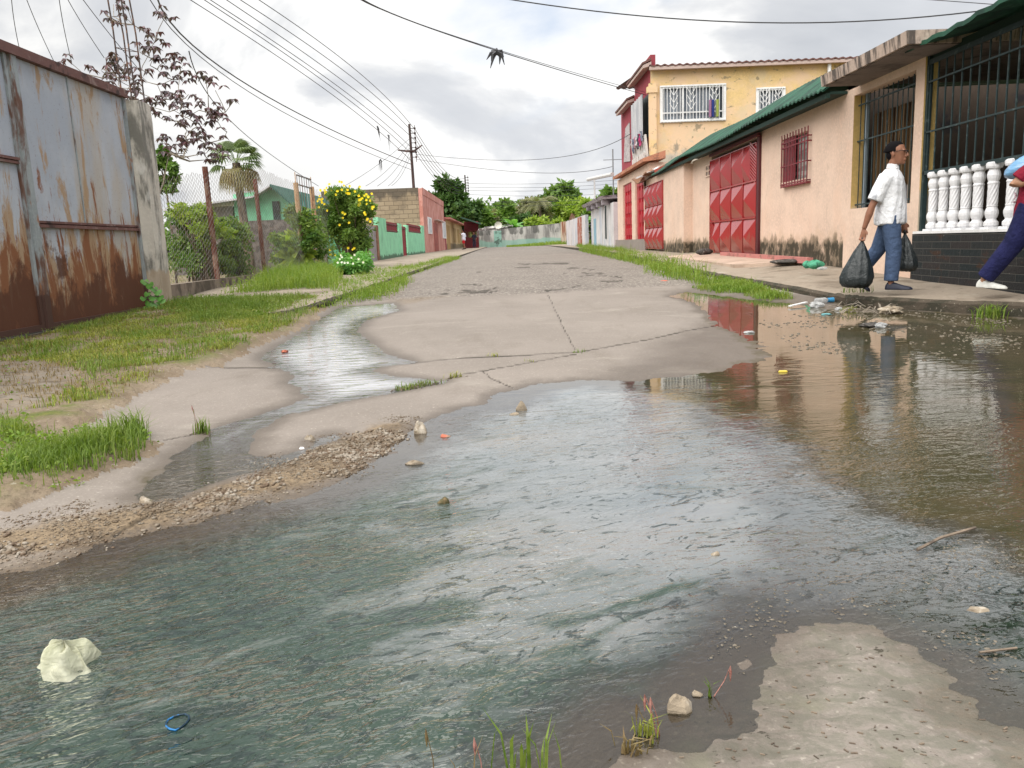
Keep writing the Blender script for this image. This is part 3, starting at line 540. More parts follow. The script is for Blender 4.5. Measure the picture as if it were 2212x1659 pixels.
m_inner = M('dim room plaster', (.075, .055, .042), [dict(c=(.03, .028, .032), s=1.2, r=(.5, .6))], .9)
m_wood = M('brown slats', (.155, .095, .045), [dict(c=(.05, .03, .018), s=(8, 14, 1), r=(.5, .6))], .8)
m_blk = NT('black painted brick'); t = m_blk
br = t.n('ShaderNodeTexBrick'); mp = t.n('ShaderNodeCombineXYZ'); t.l(t.math('ADD', t.Y, t.math('MULTIPLY', t.X, 1.)), mp.inputs[0]); t.l(t.Z, mp.inputs[1]); t.l(mp.outputs[0], br.inputs['Vector'])
br.inputs['Scale'].default_value = 1; br.inputs['Brick Width'].default_value = .42; br.inputs['Row Height'].default_value = .085; br.inputs['Mortar Size'].default_value = .005; br.inputs['Mortar Smooth'].default_value = .4
br.inputs['Color1'].default_value = (.016, .022, .024, 1); br.inputs['Color2'].default_value = (.030, .026, .026, 1); br.inputs['Mortar'].default_value = (.085, .082, .075, 1)
c = t.mix(t.ss(t.noise((2.2, 2.2, 5), 7, .65, .4), .58, .66, 0, .85), br.outputs['Color'], (0.055, 0.029, 0.019)); c = t.mix(t.ss(t.noise(34, 3, .6), .68, .73), c, (0.165, 0.154, 0.138))
m_blk = t.fin(c, .62, t.bump(t.math('SUBTRACT', t.math('MULTIPLY', t.noise(16, 5, .6), .7), br.outputs['Fac']), .9, .015), .2)
m_white = M('white gloss paint', (.80, .80, .80), [dict(c=(.62, .61, .58), s=5, r=(.55, .75), a=.4)], .55)
m_bal = M('white baluster paint', (.80, .80, .82), [dict(c=(.60, .58, .55), s=7, r=(.62, .75), a=.5)], .5, (20, .1, .004))
m_slab = M('streaked concrete slab', (.46, .36, .30), [dict(c=(.075, .062, .055), s=(9, 9, 1.2), r=(.44, .60), a=.95), dict(c=(.60, .50, .42), s=4, r=(.6, .7), a=.6)], .88, (40, .5, .008))
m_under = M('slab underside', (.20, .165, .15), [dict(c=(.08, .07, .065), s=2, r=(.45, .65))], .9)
m_groof = M('faded green sheet roof', (.020, .085, .052), [dict(c=(.010, .035, .025), s=(1.4, 2, 2), r=(.45, .62)), dict(c=(.06, .13, .085), s=(2, 6, 2), r=(.6, .72), a=.6), dict(c=(.10, .055, .03), s=3, r=(.66, .74), a=.7)], .6)
m_gdark = M('dark green eave', (.010, .030, .022), [], .7)
RED = (.34, .016, .020)
m_red = M('red gate enamel', RED, [dict(c=(.30, .018, .018), s=(1.5, 1.5, .8), r=(.5, .7), a=.7), dict(c=(.24, .075, .055), s=(9, 9, 3), r=(.60, .74), z=(1.0, .9, 1), a=.6), dict(c=(.10, .022, .018), s=(12, 12, 4), r=(.70, .78), a=.8)], .27, None, 1.0, var=.04)
m_mar = M('maroon ironwork', (.20, .022, .032), [dict(c=(.10, .03, .03), s=8, r=(.5, .65))], .5)
m_yel = M('weathered yellow wall', (.74, .53, .25), [dict(c=(.74, .53, .37), s=(.35, .35, .5), r=(.42, .58), a=.8), dict(c=(.62, .50, .33), s=(1.2, 1.2, .9), r=(.50, .64), a=.6), dict(c=(.47, .44, .38), s=(.9, .9, .9), r=(.52, .64), z=(4.3, 3.0, 1), zmax=.16, a=.85), dict(c=(.20, .19, .16), s=(2.4, 2.4, 1.7), r=(.60, .72), z=(4.6, 3.0, 1), zmax=.14, a=.75), dict(c=(.22, .19, .13), s=(3.1, 3.1, 4), r=(.60, .66), a=.75)], .88, (30, .3, .008), seed=2)
m_hred = M('crimson facade paint', (.33, .055, .075), [dict(c=(.24, .045, .06), s=1, r=(.5, .7))], .8)
m_rtile = M('red tile roof', (.17, .085, .075), [dict(c=(.12, .06, .05), s=(6, 6, 6), r=(.5, .62))], .85, (30, .8, .02))
m_soff = M('pale soffit', (.52, .40, .36), [], .85)
m_glass = NT('window glass').fin((.06, .075, .09), .12, None, .6)
m_curt = M('grey curtain', (.27, .30, .345), [dict(c=(.12, .14, .17), s=(9, 1, .3), r=(.45, .6))], .8)
m_rust = M('rusty tin', (.23, .12, .07), [dict(c=(.5, .5, .5), s=2.5, r=(.5, .6)), dict(c=(.05, .04, .035), s=6, r=(.6, .7))], .8)
X0 = 5.4
def yz(px, py, X=X0): return onx(px, py, X)
# ------------------------------------------------ corner house
yf = yz(1829, 300)[0]; w_f = yz(1841, 330)[0]; w_n = yz(1973, 290)[0]; p_n = yz(1992, 280)[0]
zs = yz(1961, 439)[1]; zt = yz(1975, 152)[1]
hB = thing('corner_house', 'peach corner house with concrete eave slab, tall barred openings and white balusters', 'house', (X0, p_n, .2))
wb = MB(); TOP = 3.2
wb.box(X0, X0+.18, w_f, yf, .0, TOP); wb.box(X0, X0+.18, w_n, w_f, .0, zs); wb.box(X0, X0+.18, w_n, w_f, zt, TOP); wb.box(X0, X0+.18, p_n, w_n, .0, TOP)
wb.k = 1; wb.box(X0+.004, X0+.176, w_f-.004, w_f, zs, zt); wb.box(X0+.004, X0+.17, p_n-.004, p_n, .88, TOP)
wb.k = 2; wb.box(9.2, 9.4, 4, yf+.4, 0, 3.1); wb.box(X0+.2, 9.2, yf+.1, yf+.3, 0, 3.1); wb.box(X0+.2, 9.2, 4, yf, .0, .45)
wb.k = 3; wb.box(6.7, 6.8, 5.2, 9.9, .45, 1.35); wb.k = 0; wb.box(X0, X0+.18, 5.9, 6.2, 0, TOP)
wb.build('wall', [m_peach, m_ochre, m_inner, M('beige half wall', (.50, .42, .30), [], .85)], hB)
# porch wall
PY0 = 7.95
pl = MB(); pl.box(X0-.05, X0+.22, PY0, p_n+.02, .0, .865); pl.build('plinth', m_blk, hB)
pl = MB(); pl.box(X0-.06, X0+.20, PY0, p_n-.006, .868, .90); pl.build('ledge', m_white, hB)
# slab
sy0, sy1 = onx(2271*.864, 80*.864, 4.82)[0], onx(2054.7*.864, 193*.864, 4.82)[0]; sz = onx(2271*.864, 76*.864, 4.82)[1]
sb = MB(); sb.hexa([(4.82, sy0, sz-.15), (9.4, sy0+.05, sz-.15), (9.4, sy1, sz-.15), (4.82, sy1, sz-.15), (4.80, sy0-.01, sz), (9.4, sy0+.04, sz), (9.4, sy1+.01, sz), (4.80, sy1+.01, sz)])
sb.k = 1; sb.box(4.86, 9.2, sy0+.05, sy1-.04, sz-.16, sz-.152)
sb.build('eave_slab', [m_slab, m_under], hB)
ht = MB(); ht.box(X0, X0+.18, p_n, yf, TOP, sz-.152); ht.build('wall_head', m_peach, hB)
# window with dark grille and slats
wn = MB()
nb = 13
for i in range(nb+1):
    y = w_n+(w_f-w_n)*(i+.3)/nb
    if y < w_f: wn.tube([(X0+.07, y, zs-.0), (X0+.07, y, zt-.02)], .008, 5)
for z in (zs+.05, zs+1.0, zt-.16): wn.box(X0+.062, X0+.082, w_n, w_f-.01, z, z+.02)
wp = wn.build('window', m_dark, hB)
ws = MB()
for i in range(16):
    y = w_n+(w_f-w_n-.12)*(i+.5)/16; ws.hexa([(X0+.24, y-.055, zs), (X0+.30, y-.05, zs), (X0+.33, y+.05, zs), (X0+.27, y+.045, zs), (X0+.24, y-.055, zt-.3), (X0+.30, y-.05, zt-.3), (X0+.33, y+.05, zt-.3), (X0+.27, y+.045, zt-.3)]) if i > 4 else ws.box(X0+.25, X0+.29, y-.055, y+.055, zs, zs+.72)
ws.build('slats', m_wood, wp)
wv = MB(); wv.box(X0+.11, X0+.14, w_f-.2, w_f-.14, zs, zt); wv.build('frame', M('blue grey steel', (.25, .31, .36), [], .5), wp)
# porch grille
gp_ = MB(); gz0, gz1 = 1.63, 2.98; gx = X0+.05
y = p_n-.06
while y > PY0: gp_.tube([(gx, y, gz0), (gx, y, gz1)], .012, 6); y -= .175
for z, h_ in ((gz0-.02, .05), (2.13, .02), (2.74, .02), (gz1-.02, .06)): gp_.box(gx-.03, gx-.012, PY0, p_n-.03, z, z+h_)
gp_.box(gx-.03, gx+.03, p_n-.055, p_n-.006, .9, 3.15)
gp_.build('porch_grille', m_dark, hB)
# balusters
prof = [(.062, 0), (.075, .015), (.075, .05), (.052, .075), (.050, .09), (.058, .10), (.070, .14), (.070, .17), (.052, .215), (.056, .225), (.056, .235), (.050, .245)]
prof2 = [(.060, .47), (.060, .485), (.052, .495), (.064, .53), (.070, .565), (.062, .60), (.052, .62), (.056, .628), (.058, .645)]
def baluster(y):
    b = MB(); c_ = (X0+.06, y, .90); b.box(c_[0]-.078, c_[0]+.078, y-.078, y+.078, .90, .925)
    c2 = (c_[0], c_[1], .925); b.lathe(c2, prof, 14)
    R = []; n = 20
    for j in range(12):
        z = .245+.225*j/11; R.append([(c_[0]+(.050+.006*(k % 2))*math.cos(2*PI*k/n+j*.16), y+(.050+.006*(k % 2))*math.sin(2*PI*k/n+j*.16), .925+z) for k in range(n)])
    b.rings(R); b.lathe(c2, prof2, 14); b.lathe((c_[0], y, 1.565), [(.08, 0), (.088, .02), (.088, .055), (.07, .068)], 8)
    return b.build('baluster', m_bal, hB, smooth=False)
for px in (2321, 2346, 2373, 2401, 2431, 2467, 2514): yb = yz(px*.864, 445)[0]; baluster(yb)
for k in range(1, 2): baluster(yb-.28*k)
# things in the porch seen through the bars
bl = MB(); bl.box(7.4, 7.45, 7.3, 8.1, 1.2, 2.5); bl.box(7.6, 7.64, 6.3, 6.9, 1.5, 2.4)
for k in range(7): bl.box(7.38, 7.42, 7.32+.11*k, 7.36+.11*k, 1.15-.03*(k % 3), 2.5)
one('hanging_cloth', bl, M('blue cloth', (.012, .04, .22), [dict(c=(.01, .02, .08), s=3, r=(.45, .6))], .9), 'dark blue cloth hanging inside the barred porch', 'cloth')
# green canopy over the porch
cg = MB(); ny = 46; R1 = []; 
for i in range(ny+1):
    y = 4.4+(10.15-4.4)*i/ny; a = .014*math.sin(i*1.9)+.012*math.sin(i*.45); R1.append((y, a))
V = []; Fc = []
for y, a in R1: V += [(4.98, y, 3.08+a-.012*(y-8)), (6.0, y, 3.26+a*.7), (9.6, y, 3.36)]
for i in range(ny):
    for k in range(2): Fc.append((i*3+k, i*3+k+1, (i+1)*3+k+1, (i+1)*3+k))
V2 = [(x, y, z+.05) for x, y, z in V]; n0 = len(V); V += V2; Fc += [tuple(n0+k for k in reversed(f)) for f in Fc]; Fc += [(i*3, (i+1)*3, n0+(i+1)*3, n0+i*3) for i in range(ny)]
Fc += [(0, 1, n0+1, n0), (1, 2, n0+2, n0+1), (ny*3, n0+ny*3, n0+ny*3+1, ny*3+1), (ny*3+1, n0+ny*3+1, n0+ny*3+2, ny*3+2)]
npmesh('canopy', V, Fc, m_groof, hB)
cf = MB(); cf.box(5.46, 5.54, PY0, p_n-.06, 3.0, 3.12); cf.build('canopy_beam', m_gdark, hB)

# ------------------------------------------------ long low peach house
yA1 = yz(1743*.864, 545)[0]                 # step of the wall
g_l, g_r = yz(1537, 450)[0], yz(1638, 430)[0]; g_b = yz(1636, 549)[1]; g_t = yz(1638, 302)[1]-.05
hA = thing('long_house', 'long low peach house with green sheet roof and mouldy wall foot', 'house', (X0, 15, .4))
wA = MB(); wy0, wy1 = yz(1744, 340, 5.4)[0], yz(1688, 350, 5.4)[0]; wz0, wz1 = yz(1716, 395)[1]+.05, yz(1716, 290)[1]-.02
wA.box(X0, X0+.2, yf, wy0, .0, 3.1); wA.box(X0, X0+.2, wy1, g_r, .0, 3.1); wA.box(X0, X0+.2, wy0, wy1, .0, wz0); wA.box(X0, X0+.2, wy0, wy1, wz1, 3.1)
yP = 23.1; y2r = onx(1659*.864, 540*.864, 5.15)[0]; y2l = onx(1616*.864, 540*.864, 5.15)[0]
wA.box(X0, X0+.2, g_l, yP, .0, 3.05); wA.box(5.15, X0+.2, yP, y2r, .0, 3.0); wA.box(X0, X0+.2, g_r, g_l, 2.95, 3.1)
wA.box(5.15, X0, y2r, y2l+.4, 2.72, 3.0); wA.box(5.15, X0+.2, y2l, y2l+.5, 0, 3.0)
wA.build('wall', m_peachm, hA)
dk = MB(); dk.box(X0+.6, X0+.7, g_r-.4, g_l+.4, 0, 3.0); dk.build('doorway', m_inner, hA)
# breeze block
yb0, yb1 = yz(1034*.25+1278.7, 370)[0], yz(988*.25+1278.7, 370)[0]; zb0, zb1 = yz(1010*.25+1278.7, 86.4+1180/4)[1], yz(1010*.25+1278.7, 86.4+1080/4)[1]
bb = MB(); dz = (zb1-zb0); dy = yb1-yb0
for z in (zb0, zb0+dz*.46, zb1-dz*.08): bb.box(X0-.03, X0+.01, yb0, yb1, z, z+dz*.1)
for y in (yb0, yb0+dy*.45, yb1-dy*.1): bb.box(X0-.031, X0+.01, y, y+dy*.1, zb0, zb1)
bb.build('vent_block', m_peach, hA); bb = MB(); bb.box(X0-.006, X0+.005, yb0, yb1, zb0, zb1); bb.build('vent_hole', m_dark, hA)
# roof
def corr_sheet(name, pts, mat, parent, y0, y1, step=.045, amp=.016, per=.19, th=.03, sag=None, label=None):
    """corrugated sheet: pts = profile [(x, z)...] across, ribs along the profile, repeated along y"""
    n = int((y1-y0)/step); V = []; Fc = []; m = len(pts)
    for i in range(n+1):
        y = y0+(y1-y0)*i/n; a = amp*math.sin(2*PI*y/per); s_ = sag(y) if sag else 0
        V += [(x+random.uniform(-.0, .0), y, z+a+s_) for x, z in pts]
    for i in range(n):
        for k in range(m-1): Fc.append((i*m+k, i*m+k+1, (i+1)*m+k+1, (i+1)*m+k))
    n0 = len(V); V += [(x, y, z-th) for x, y, z in V]; Fc += [tuple(n0+k for k in reversed(f)) for f in Fc]
    Fc += [(i*m, (i+1)*m, n0+(i+1)*m, n0+i*m) for i in range(n)]
    return npmesh(name, V, Fc, mat, parent)
corr_sheet('roof', [(4.98, 3.14), (5.35, 3.40), (5.8, 3.68), (10.5, 3.4)], m_groof, hA, yf-.05, 27.2, sag=lambda y: -.08*sst(y, 22, 27)+.03*math.sin(y*.9))
dkk = MB(); dkk.box(5.06, 5.12, yf, 26.6, 2.98, 3.06); dkk.box(5.12, 5.4, yf+.02, g_l+1, 3.04, 3.08); dkk.build('roof_batten', m_gdark, hA)
# barred window
wi = MB(); wi.box(X0+.12, X0+.14, wy0+.02, wy1-.02, wz0, wz1)
wpi = wi.build('window', M('window louvre', (.42, .42, .40), [dict(c=(.18, .18, .17), s=(1, 1, 12), r=(.45, .55))], .5), hA)
sh = MB(); ym = wy0+(wy1-wy0)*.55; sh.box(X0+.03, X0+.06, ym, wy1-.02, wz0, wz1); sh.build('shutter', m_mar, wpi)
br_ = MB(); bx = 5.33; by0, by1 = onx(1744, 340, bx)[0], onx(1688, 350, bx)[0]; bz0, bz1 = onx(1716, 399, bx)[1], onx(1716, 289, bx)[1]
for i in range(10):
    y = by0+(by1-by0)*i/9; br_.tube([(bx, y, bz0-.02), (bx, y, bz1+.05)], .011, 5)
for z in (bz0+.03, bz0+.36, bz0+.70, bz1-.12): br_.box(bx-.016, bx-.004, by0, by1, z, z+.022); br_.box(bx, X0, by0, by0+.014, z, z+.022); br_.box(bx, X0, by1-.014, by1, z, z+.022)
br_.box(bx-.012, X0, by0, by1, bz0-.01, bz0+.02)
br_.build('window_bars', m_mar, wpi)
# red gates with pressed pyramid panels
def red_gate(y0, y1, z0, z1, X, cols, rows, parent, louv=()):
    b = MB(); b.box(X, X+.03, y0, y1, z0, z1)
    for k in range(cols+1): y = y0+(y1-y0)*k/cols; b.box(X-.035, X-.001, max(y0, y-.013), min(y1, y+.013), z0, z1)
    for k in range(rows+1): z = z0+(z1-z0)*k/rows; b.box(X-.038, X-.002, y0, y1, max(z0, z-.015), min(z1, z+.015))
    gt = b.build('gate', m_red, parent)
    for i in range(cols):
        for j in range(rows):
            a0, a1 = y0+(y1-y0)*i/cols+.015, y0+(y1-y0)*(i+1)/cols-.015; c0, c1 = z0+(z1-z0)*j/rows+.017, z0+(z1-z0)*(j+1)/rows-.017
            if (i, j) in louv:
                lv = MB(); half = (a0+a1)/2; 
                for q in range(11):
                    zz = c0+(c1-c0)*(q+.4)/11; lv.bar((X-.02, a0 if i == 0 else half, zz-.12), (X-.02, half if i == 0 else a1, zz+.10), .02, .035)
                lv.build('louvre', m_red, gt)
                if i == 0: a0 = half
                else: a1 = half
            ym = (a0+a1)/2; zm = (c0+c1)/2; e = X-.004; pz = MB(); dpt = .15
            pz.add([(e, a0, c0), (e, a1, c0), (e, a1, c1), (e, a0, c1), (X-dpt, ym, zm-.0)], [(0, 1, 4), (1, 2, 4), (2, 3, 4), (3, 0, 4)])
            pz.build('panel', m_red, gt)
    return gt
gt = red_gate(g_r, g_l, g_b, g_t, X0-.02, 4, 3, hA, {(0, 2), (3, 0)})
gp2 = MB(); gp2.box(X0-.05, X0+.15, g_r-.17, g_r-.02, g_b-.05, g_t+.12); gp2.bar((X0-.12, g_l-.3, g_t+.10), (X0-.12, g_r-.35, g_t+.12), .06); gp2.build('gate_post', M('dark red post', (.09, .018, .022), [], .6), hA)
zz2b, zz2t = onx(1640*.864, 622*.864, 5.15)[1], onx(1640*.864, 457*.864, 5.15)[1]
red_gate(y2r, y2l, zz2b, zz2t, 5.13, 4, 3, hA)
# torn sheets beside the yellow house
corr_sheet('tin_sheet', [(4.85, 3.05), (5.3, 3.22), (6.6, 3.55)], m_rust, hA, 27.3, 30.6, sag=lambda y: .12*math.sin(y*2.1))
rt_ = MB(); rt_.bar((5.0, 26.8, 3.12), (6.5, 26.6, 3.7), .12, .1); rt_.build('roof_edge', M('red verge board', (.36, .08, .06), [], .8), hA)
# floor slab, beam and litter at the wall foot
sl_ = MB(); zg1, zg0 = .485, .40; 
sl_.hexa([(4.2, 14.6, .30), (5.38, 14.0, .36), (5.38, 21.5, .40), (4.2, 21.0, .30), (4.2, 14.6, .405), (5.38, 14.0, .455), (5.38, 21.5, .505), (4.2, 21.0, .46)])
tag(sl_.build('pavement', M('tiled threshold', (.50, .38, .30), [dict(c=(.35, .26, .2), s=2, r=(.5, .65))], .7)), kind='structure')
pb = MB(); a = (5.15, *yz(1560, 549, 5.15)); b_ = (5.15, *yz(1750, 563, 5.15)); pb.bar(a, b_, .10, .10)
one('beam', pb, M('pink painted beam', (.50, .20, .18), [dict(c=(.25, .12, .1), s=5, r=(.5, .65))], .8), 'long pink painted beam lying against the foot of the peach wall', 'beam')

# ------------------------------------------------ two-storey yellow and crimson house
YH = 31.5; hH = thing('yellow_house', 'two storey house with weathered yellow side wall and crimson street front', 'house', (8, YH, .5))
def sw(px, py): return ony(px, py, YH)
xc = sw(1408, 300)[0]; zr1 = sw(1411, 143)[1]; xr = 15.5; zr2 = sw(1850, 119)[1]
bw = sw(1426, 182)[0], sw(1567, 182)[0], sw(1500, 262)[1], sw(1500, 184)[1]; sw_ = sw(1634, 190)[0], sw(1695, 190)[0], sw(1665, 252)[1], sw(1665, 190)[1]
hw = MB()
def wallY(x0, x1, z0, z1, holes, y0, y1, b):
    """wall facing -y with rectangular holes, cut into butted boxes"""
    xs = sorted({x0, x1, *[h[0] for h in holes], *[h[1] for h in holes]})
    for a, c_ in zip(xs[:-1], xs[1:]):
        zz = z0
        for h_ in sorted([h_ for h_ in holes if h_[0] <= a and h_[1] >= c_], key=lambda q: q[2]): b.box(a, c_, y0, y1, zz, h_[2]); zz = h_[3]
        b.box(a, c_, y0, y1, zz, z1)
wallY(xc, xr, .3, zr1-.12, [bw, sw_], YH, YH+.2, hw)
hw.box(xr, xr+.2, YH, YH+9, .3, zr1); hw.build('wall', m_yel, hH)
fr_ = MB(); fr_.box(xc+.2, xc+.24, YH+.25, YH+9, .4, 7.4); hw2 = MB(); hw2.box(xc, xc+.2, YH+.2, 35.4, .4, 7.85); hw2.box(xc-.02, xc+.18, 35.4, 39.4, .4, 7.0); hw2.build('street_wall', m_hred, hH)
def win(x0, x1, z0, z1, nm, nbar, mull, motif):
    g_ = MB(); g_.box(x0+.02, x1-.02, YH+.12, YH+.14, z0, z1); w0 = g_.build(nm, m_glass, hH)
    cu = MB()
    n = int((x1-x0)/.07)
    R_ = []
    cx0 = x0+.04; cx1 = x1-.04 if nm != 'window' or x1-x0 < 1.5 else x1-.36
    for i in range(n+1):
        x = cx0+(cx1-cx0)*i/n; R_.append((x, YH+.095+.018*math.sin(i*1.5)))
    V = [(x, y, z0+.05) for x, y in R_]+[(x, y, z1-.05) for x, y in R_]; cu.add(V, [(i, i+1, n+2+i, n+1+i) for i in range(n)]); cu.build('curtain', m_curt, w0)
    f = MB(); e = .09
    for a in ((x0-.02, x1+.02, z0-.02, z0+e), (x0-.02, x1+.02, z1-e, z1+.02), (x0-.02, x0+e, z0+e, z1-e), (x1-e, x1+.02, z0+e, z1-e)): f.box(a[0], a[1], YH-.05, YH+.06, a[2], a[3])
    for k in mull: x = x0+(x1-x0)*k; f.box(x-.03, x+.03, YH-.03, YH+.05, z0+e, z1-e)
    f.box(x0+e, x1-e, YH-.02, YH+.03, z0+(z1-z0)*.24, z0+(z1-z0)*.24+.05); f.build('frame', m_white, w0)
    b = MB()
    for k in range(1, nbar): x = x0+(x1-x0)*k/nbar; b.box(x-.011, x+.011, YH-.085, YH-.065, z0-.03, z1)
    for cxm in motif:
        x = x0+(x1-x0)*cxm
        for q in range(3):
            zc = z0+(z1-z0)*(.42+.2*q); b.bar((x, YH-.09, zc-.12), (x-.16, YH-.09, zc+.14), .02); b.bar((x, YH-.09, zc-.12), (x+.16, YH-.09, zc+.14), .02)
    b.box(x0, x1, YH-.09, YH-.06, z1-.04, z1-.01); b.box(x0, x1, YH-.09, YH-.06, z0, z0+.03)
    b.build('bars', m_white, w0)
win(*bw, 'window', 20, (.345,), (.2, .47, .82)); win(*sw_, 'window', 9, (.46,), (.28, .75))
# roofs: corrugated over the side wall, tiled hoods on the street side
def rowroof():
    V = []; Fc = []; n = 260
    for i in range(n+1):
        x = xc-.1+(xr+.6-xc)*i/n; z = zr1-.02+.05*math.sin(2*PI*x/.28)*(.5); V += [(x, YH-.35, z), (x, YH+9, z+.9)]
    Fc = [(i*2, i*2+2, i*2+3, i*2+1) for i in range(n)]; n0 = len(V); V += [(x, y, z-.05) for x, y, z in V]; Fc += [tuple(n0+k for k in reversed(f)) for f in Fc]; Fc += [(i*2, n0+i*2, n0+i*2+2, i*2+2) for i in range(n)]
    return npmesh('roof', V, Fc, m_rtile, hH)
rowroof()
gt_ = MB(); gt_.box(xc-.12, xr+.5, YH-.33, YH-.21, zr1-.19, zr1-.075); gt_.box(xc-.05, xr, YH-.2, YH-.002, zr1-.16, zr1-.10); gt_.build('gutter', m_soff, hH)
def hood(y0, y1, z, x_out, rise):
    b = MB(); b.hexa([(x_out, y0, z-.08), (xc-.01, y0, z+rise-.08), (xc-.01, y1, z+rise-.08), (x_out, y1, z-.08), (x_out, y0, z), (xc-.01, y0, z+rise), (xc-.01, y1, z+rise), (x_out, y1, z)])
    b.k = 1; b.hexa([(x_out+.04, y0+.03, z-.2), (xc-.01, y0+.03, z-.12), (xc-.01, y1-.03, z-.12), (x_out+.04, y1-.03, z-.2), (x_out+.04, y0+.03, z-.085), (xc-.01, y0+.03, z+rise*.8-.1), (xc-.01, y1-.03, z+rise*.8-.1), (x_out+.04, y1-.03, z-.085)])
    b.build('roof_hood', [m_rtile, m_soff], hH)
hood(YH-.1, 35.35, 7.52, 5.42, .16); hood(35.42, 39.0, 6.92, 5.42, .14)
# balcony on the corner
bc = MB(); z_b0, z_b1 = 3.95, 6.45
cxn = sw(1412, 300)[0]; cp = thing('x', None, None); bpy.data.objects.remove(cp)
bc.box(xc-.12, xc+.16, YH-.16, YH-.005, 3.9, 6.75); bc.box(xc-.2, xc+.22, YH-.22, YH-.005, 3.72, 3.9); bc.box(xc-.2, xc+.2, YH-.2, YH-.005, 6.4, 6.62); bc.build('corner_column', m_yel, hH)
bp = MB(); xb = xc-.16
bp.hexa([(xb, YH-.05, 3.75), (xb+.06, YH-.05, 3.75), (xb+.06, YH+3.3, 3.75), (xb, YH+3.3, 3.75), (xb-.12, YH-.05, 4.9), (xb-.06, YH-.05, 4.9), (xb-.06, YH+3.3, 4.9), (xb-.12, YH+3.3, 4.9)])
for q in range(5): bp.box(xb-.14, xb-.05, YH+.2+q*.6, YH+.62+q*.6, 4.0+.05*(q % 2), 4.25)
bp.build('balcony_parapet', M('chalky white wall', (.60, .58, .56), [dict(c=(.35, .34, .33), s=3, r=(.5, .65))], .85), hH)
cu = MB(); n = 22; pts = [(xb-.1+.03*math.sin(i*1.7), YH+.5+2.8*i/n) for i in range(n+1)]
V = [(x, y, 4.85) for x, y in pts]+[(x, y, 6.5) for x, y in pts]; V2 = [(a+.012, b_, c_) for a, b_, c_ in V]; k = n+1
cu.add(V+V2, [(i, i+1, k+i+1, k+i) for i in range(n)]+[(2*k+i+1, 2*k+i, 3*k+i, 3*k+i+1) for i in range(n)]); cu.build('balcony_curtain', M('white sheet curtain', (.50, .50, .52), [dict(c=(.34, .35, .38), s=(1, 5, .5), r=(.45, .6))], .85), hH)
ci = MB(); ci.box(xc-.015, xc-.003, YH+.05, YH+3.2, 4.9, 6.5); ci.build('balcony_opening', m_dark, hH)
# washing on the balcony rail
cols = [(.22, .24, .32), (.42, .04, .14), (.05, .05, .07), (.45, .42, .44), (.35, .2, .24), (.12, .14, .2), (.5, .48, .5)]
for i, c_ in enumerate(cols):
    b = MB(); y0 = YH+.35+i*.40; hh = .35+.2*((i*7) % 3)/2; top = 5.05-.04*(i % 2)
    R_ = []
    for j in range(6):
        z = top-hh*j/5; R_.append([(xb-.17-.03*math.sin(j+i), y0-.15, z), (xb-.22-.03*math.cos(j*2+i), y0, z+.02), (xb-.17, y0+.17, z-.01), (xb-.15, y0, z)])
    b.rings(R_); wc = ['grey', 'crimson', 'black', 'pale grey', 'dusty pink', 'navy grey', 'white'][i]
    one('garment', b, M('washing '+wc, c_, [], .9), f'{wc} piece of washing hung over the balcony rail', 'garment', 'washing on the balcony rail')
dm_ = MB(); y5 = 36.6; dm_.hexa([(xc-.06, y5, 4.4), (xc-.035, y5, 4.4), (xc-.035, y5+1.9, 4.55), (xc-.06, y5+1.9, 4.55), (xc-.06, y5+.05, 6.1), (xc-.035, y5+.05, 6.1), (xc-.035, y5+1.3, 6.0), (xc-.06, y5+1.3, 6.0)])
dm_.build('window', M('white lattice', (.5, .46, .46), [dict(c=(.3, .25, .27), s=6, r=(.5, .6))], .8), hH)
# ground floor front: tiled eave, red doors
gf = MB(); XF = 5.2
gf.box(XF, xc, YH-2.2, YH-.2, .55, 3.85)
gf = MB(); gf.box(XF, XF+.25, 28.9, 29.3, .55, 3.6); gf.box(XF, XF+.25, 29.3, 32.0, 3.25, 3.6); gf.box(XF, XF+.25, 32.0, 32.9, .55, 3.6); gf.box(XF, XF+.25, 32.9, 35.3, 3.25, 3.6); gf.box(XF, XF+.25, 35.3, 37.0, .55, 3.6)
gf.box(XF+.25, xc+.2, 36.8, 37.0, .5, 3.6); gf.box(XF+.25, xc+.4, 28.9, 29.04, .5, 3.6)
gf.build('shop_front', m_peach, hH)
st_ = MB(); st_.box(XF-.12, XF-.005, 29.2, 37.1, .4, .92); st_.build('step', M('grey step', (.27, .235, .21), [], .85), hH)
ev = MB(); ev.hexa([(4.95, 28.6, 3.62), (xc-.05, 28.6, 3.7), (xc-.05, 36.6, 3.7), (4.95, 36.6, 3.62), (4.95, 28.6, 3.74), (xc-.05, 28.6, 3.98), (xc-.05, 36.6, 3.98), (4.95, 36.6, 3.74)]); ev.build('tiled_eave', M('orange tile eave', (.46, .20, .12), [dict(c=(.25, .12, .08), s=(5, 5, 5), r=(.5, .6))], .85, (20, .7, .02)), hH)
m_dred = M('bright red door', (.46, .014, .028), [dict(c=(.3, .015, .02), s=2, r=(.5, .65))], .4)
for (a, c_) in ((29.3, 32.0), (32.9, 35.3)):
    d = MB(); d.box(XF+.08, XF+.12, a, c_, .9, 3.25); dd = d.build('door', m_dred, hH)
    p_ = MB()
    for k in range(5): z = 1.1+k*.46; p_.box(XF+.05, XF+.079, a+.15, c_-.15, z, z+.30)
    for k in range(1, 4): y = a+(c_-a)*k/4; p_.box(XF+.04, XF+.078, y-.03, y+.03, .95, 3.2)
    p_.build('door_panel', m_dred, dd)
pp = MB(); px_ = sw(1788, 160)[0]; pp.tube([(px_, YH-.14, 2.5), (px_, YH-.14, zr1-.2)], .07, 8); pp.build('downpipe', m_white, hH)
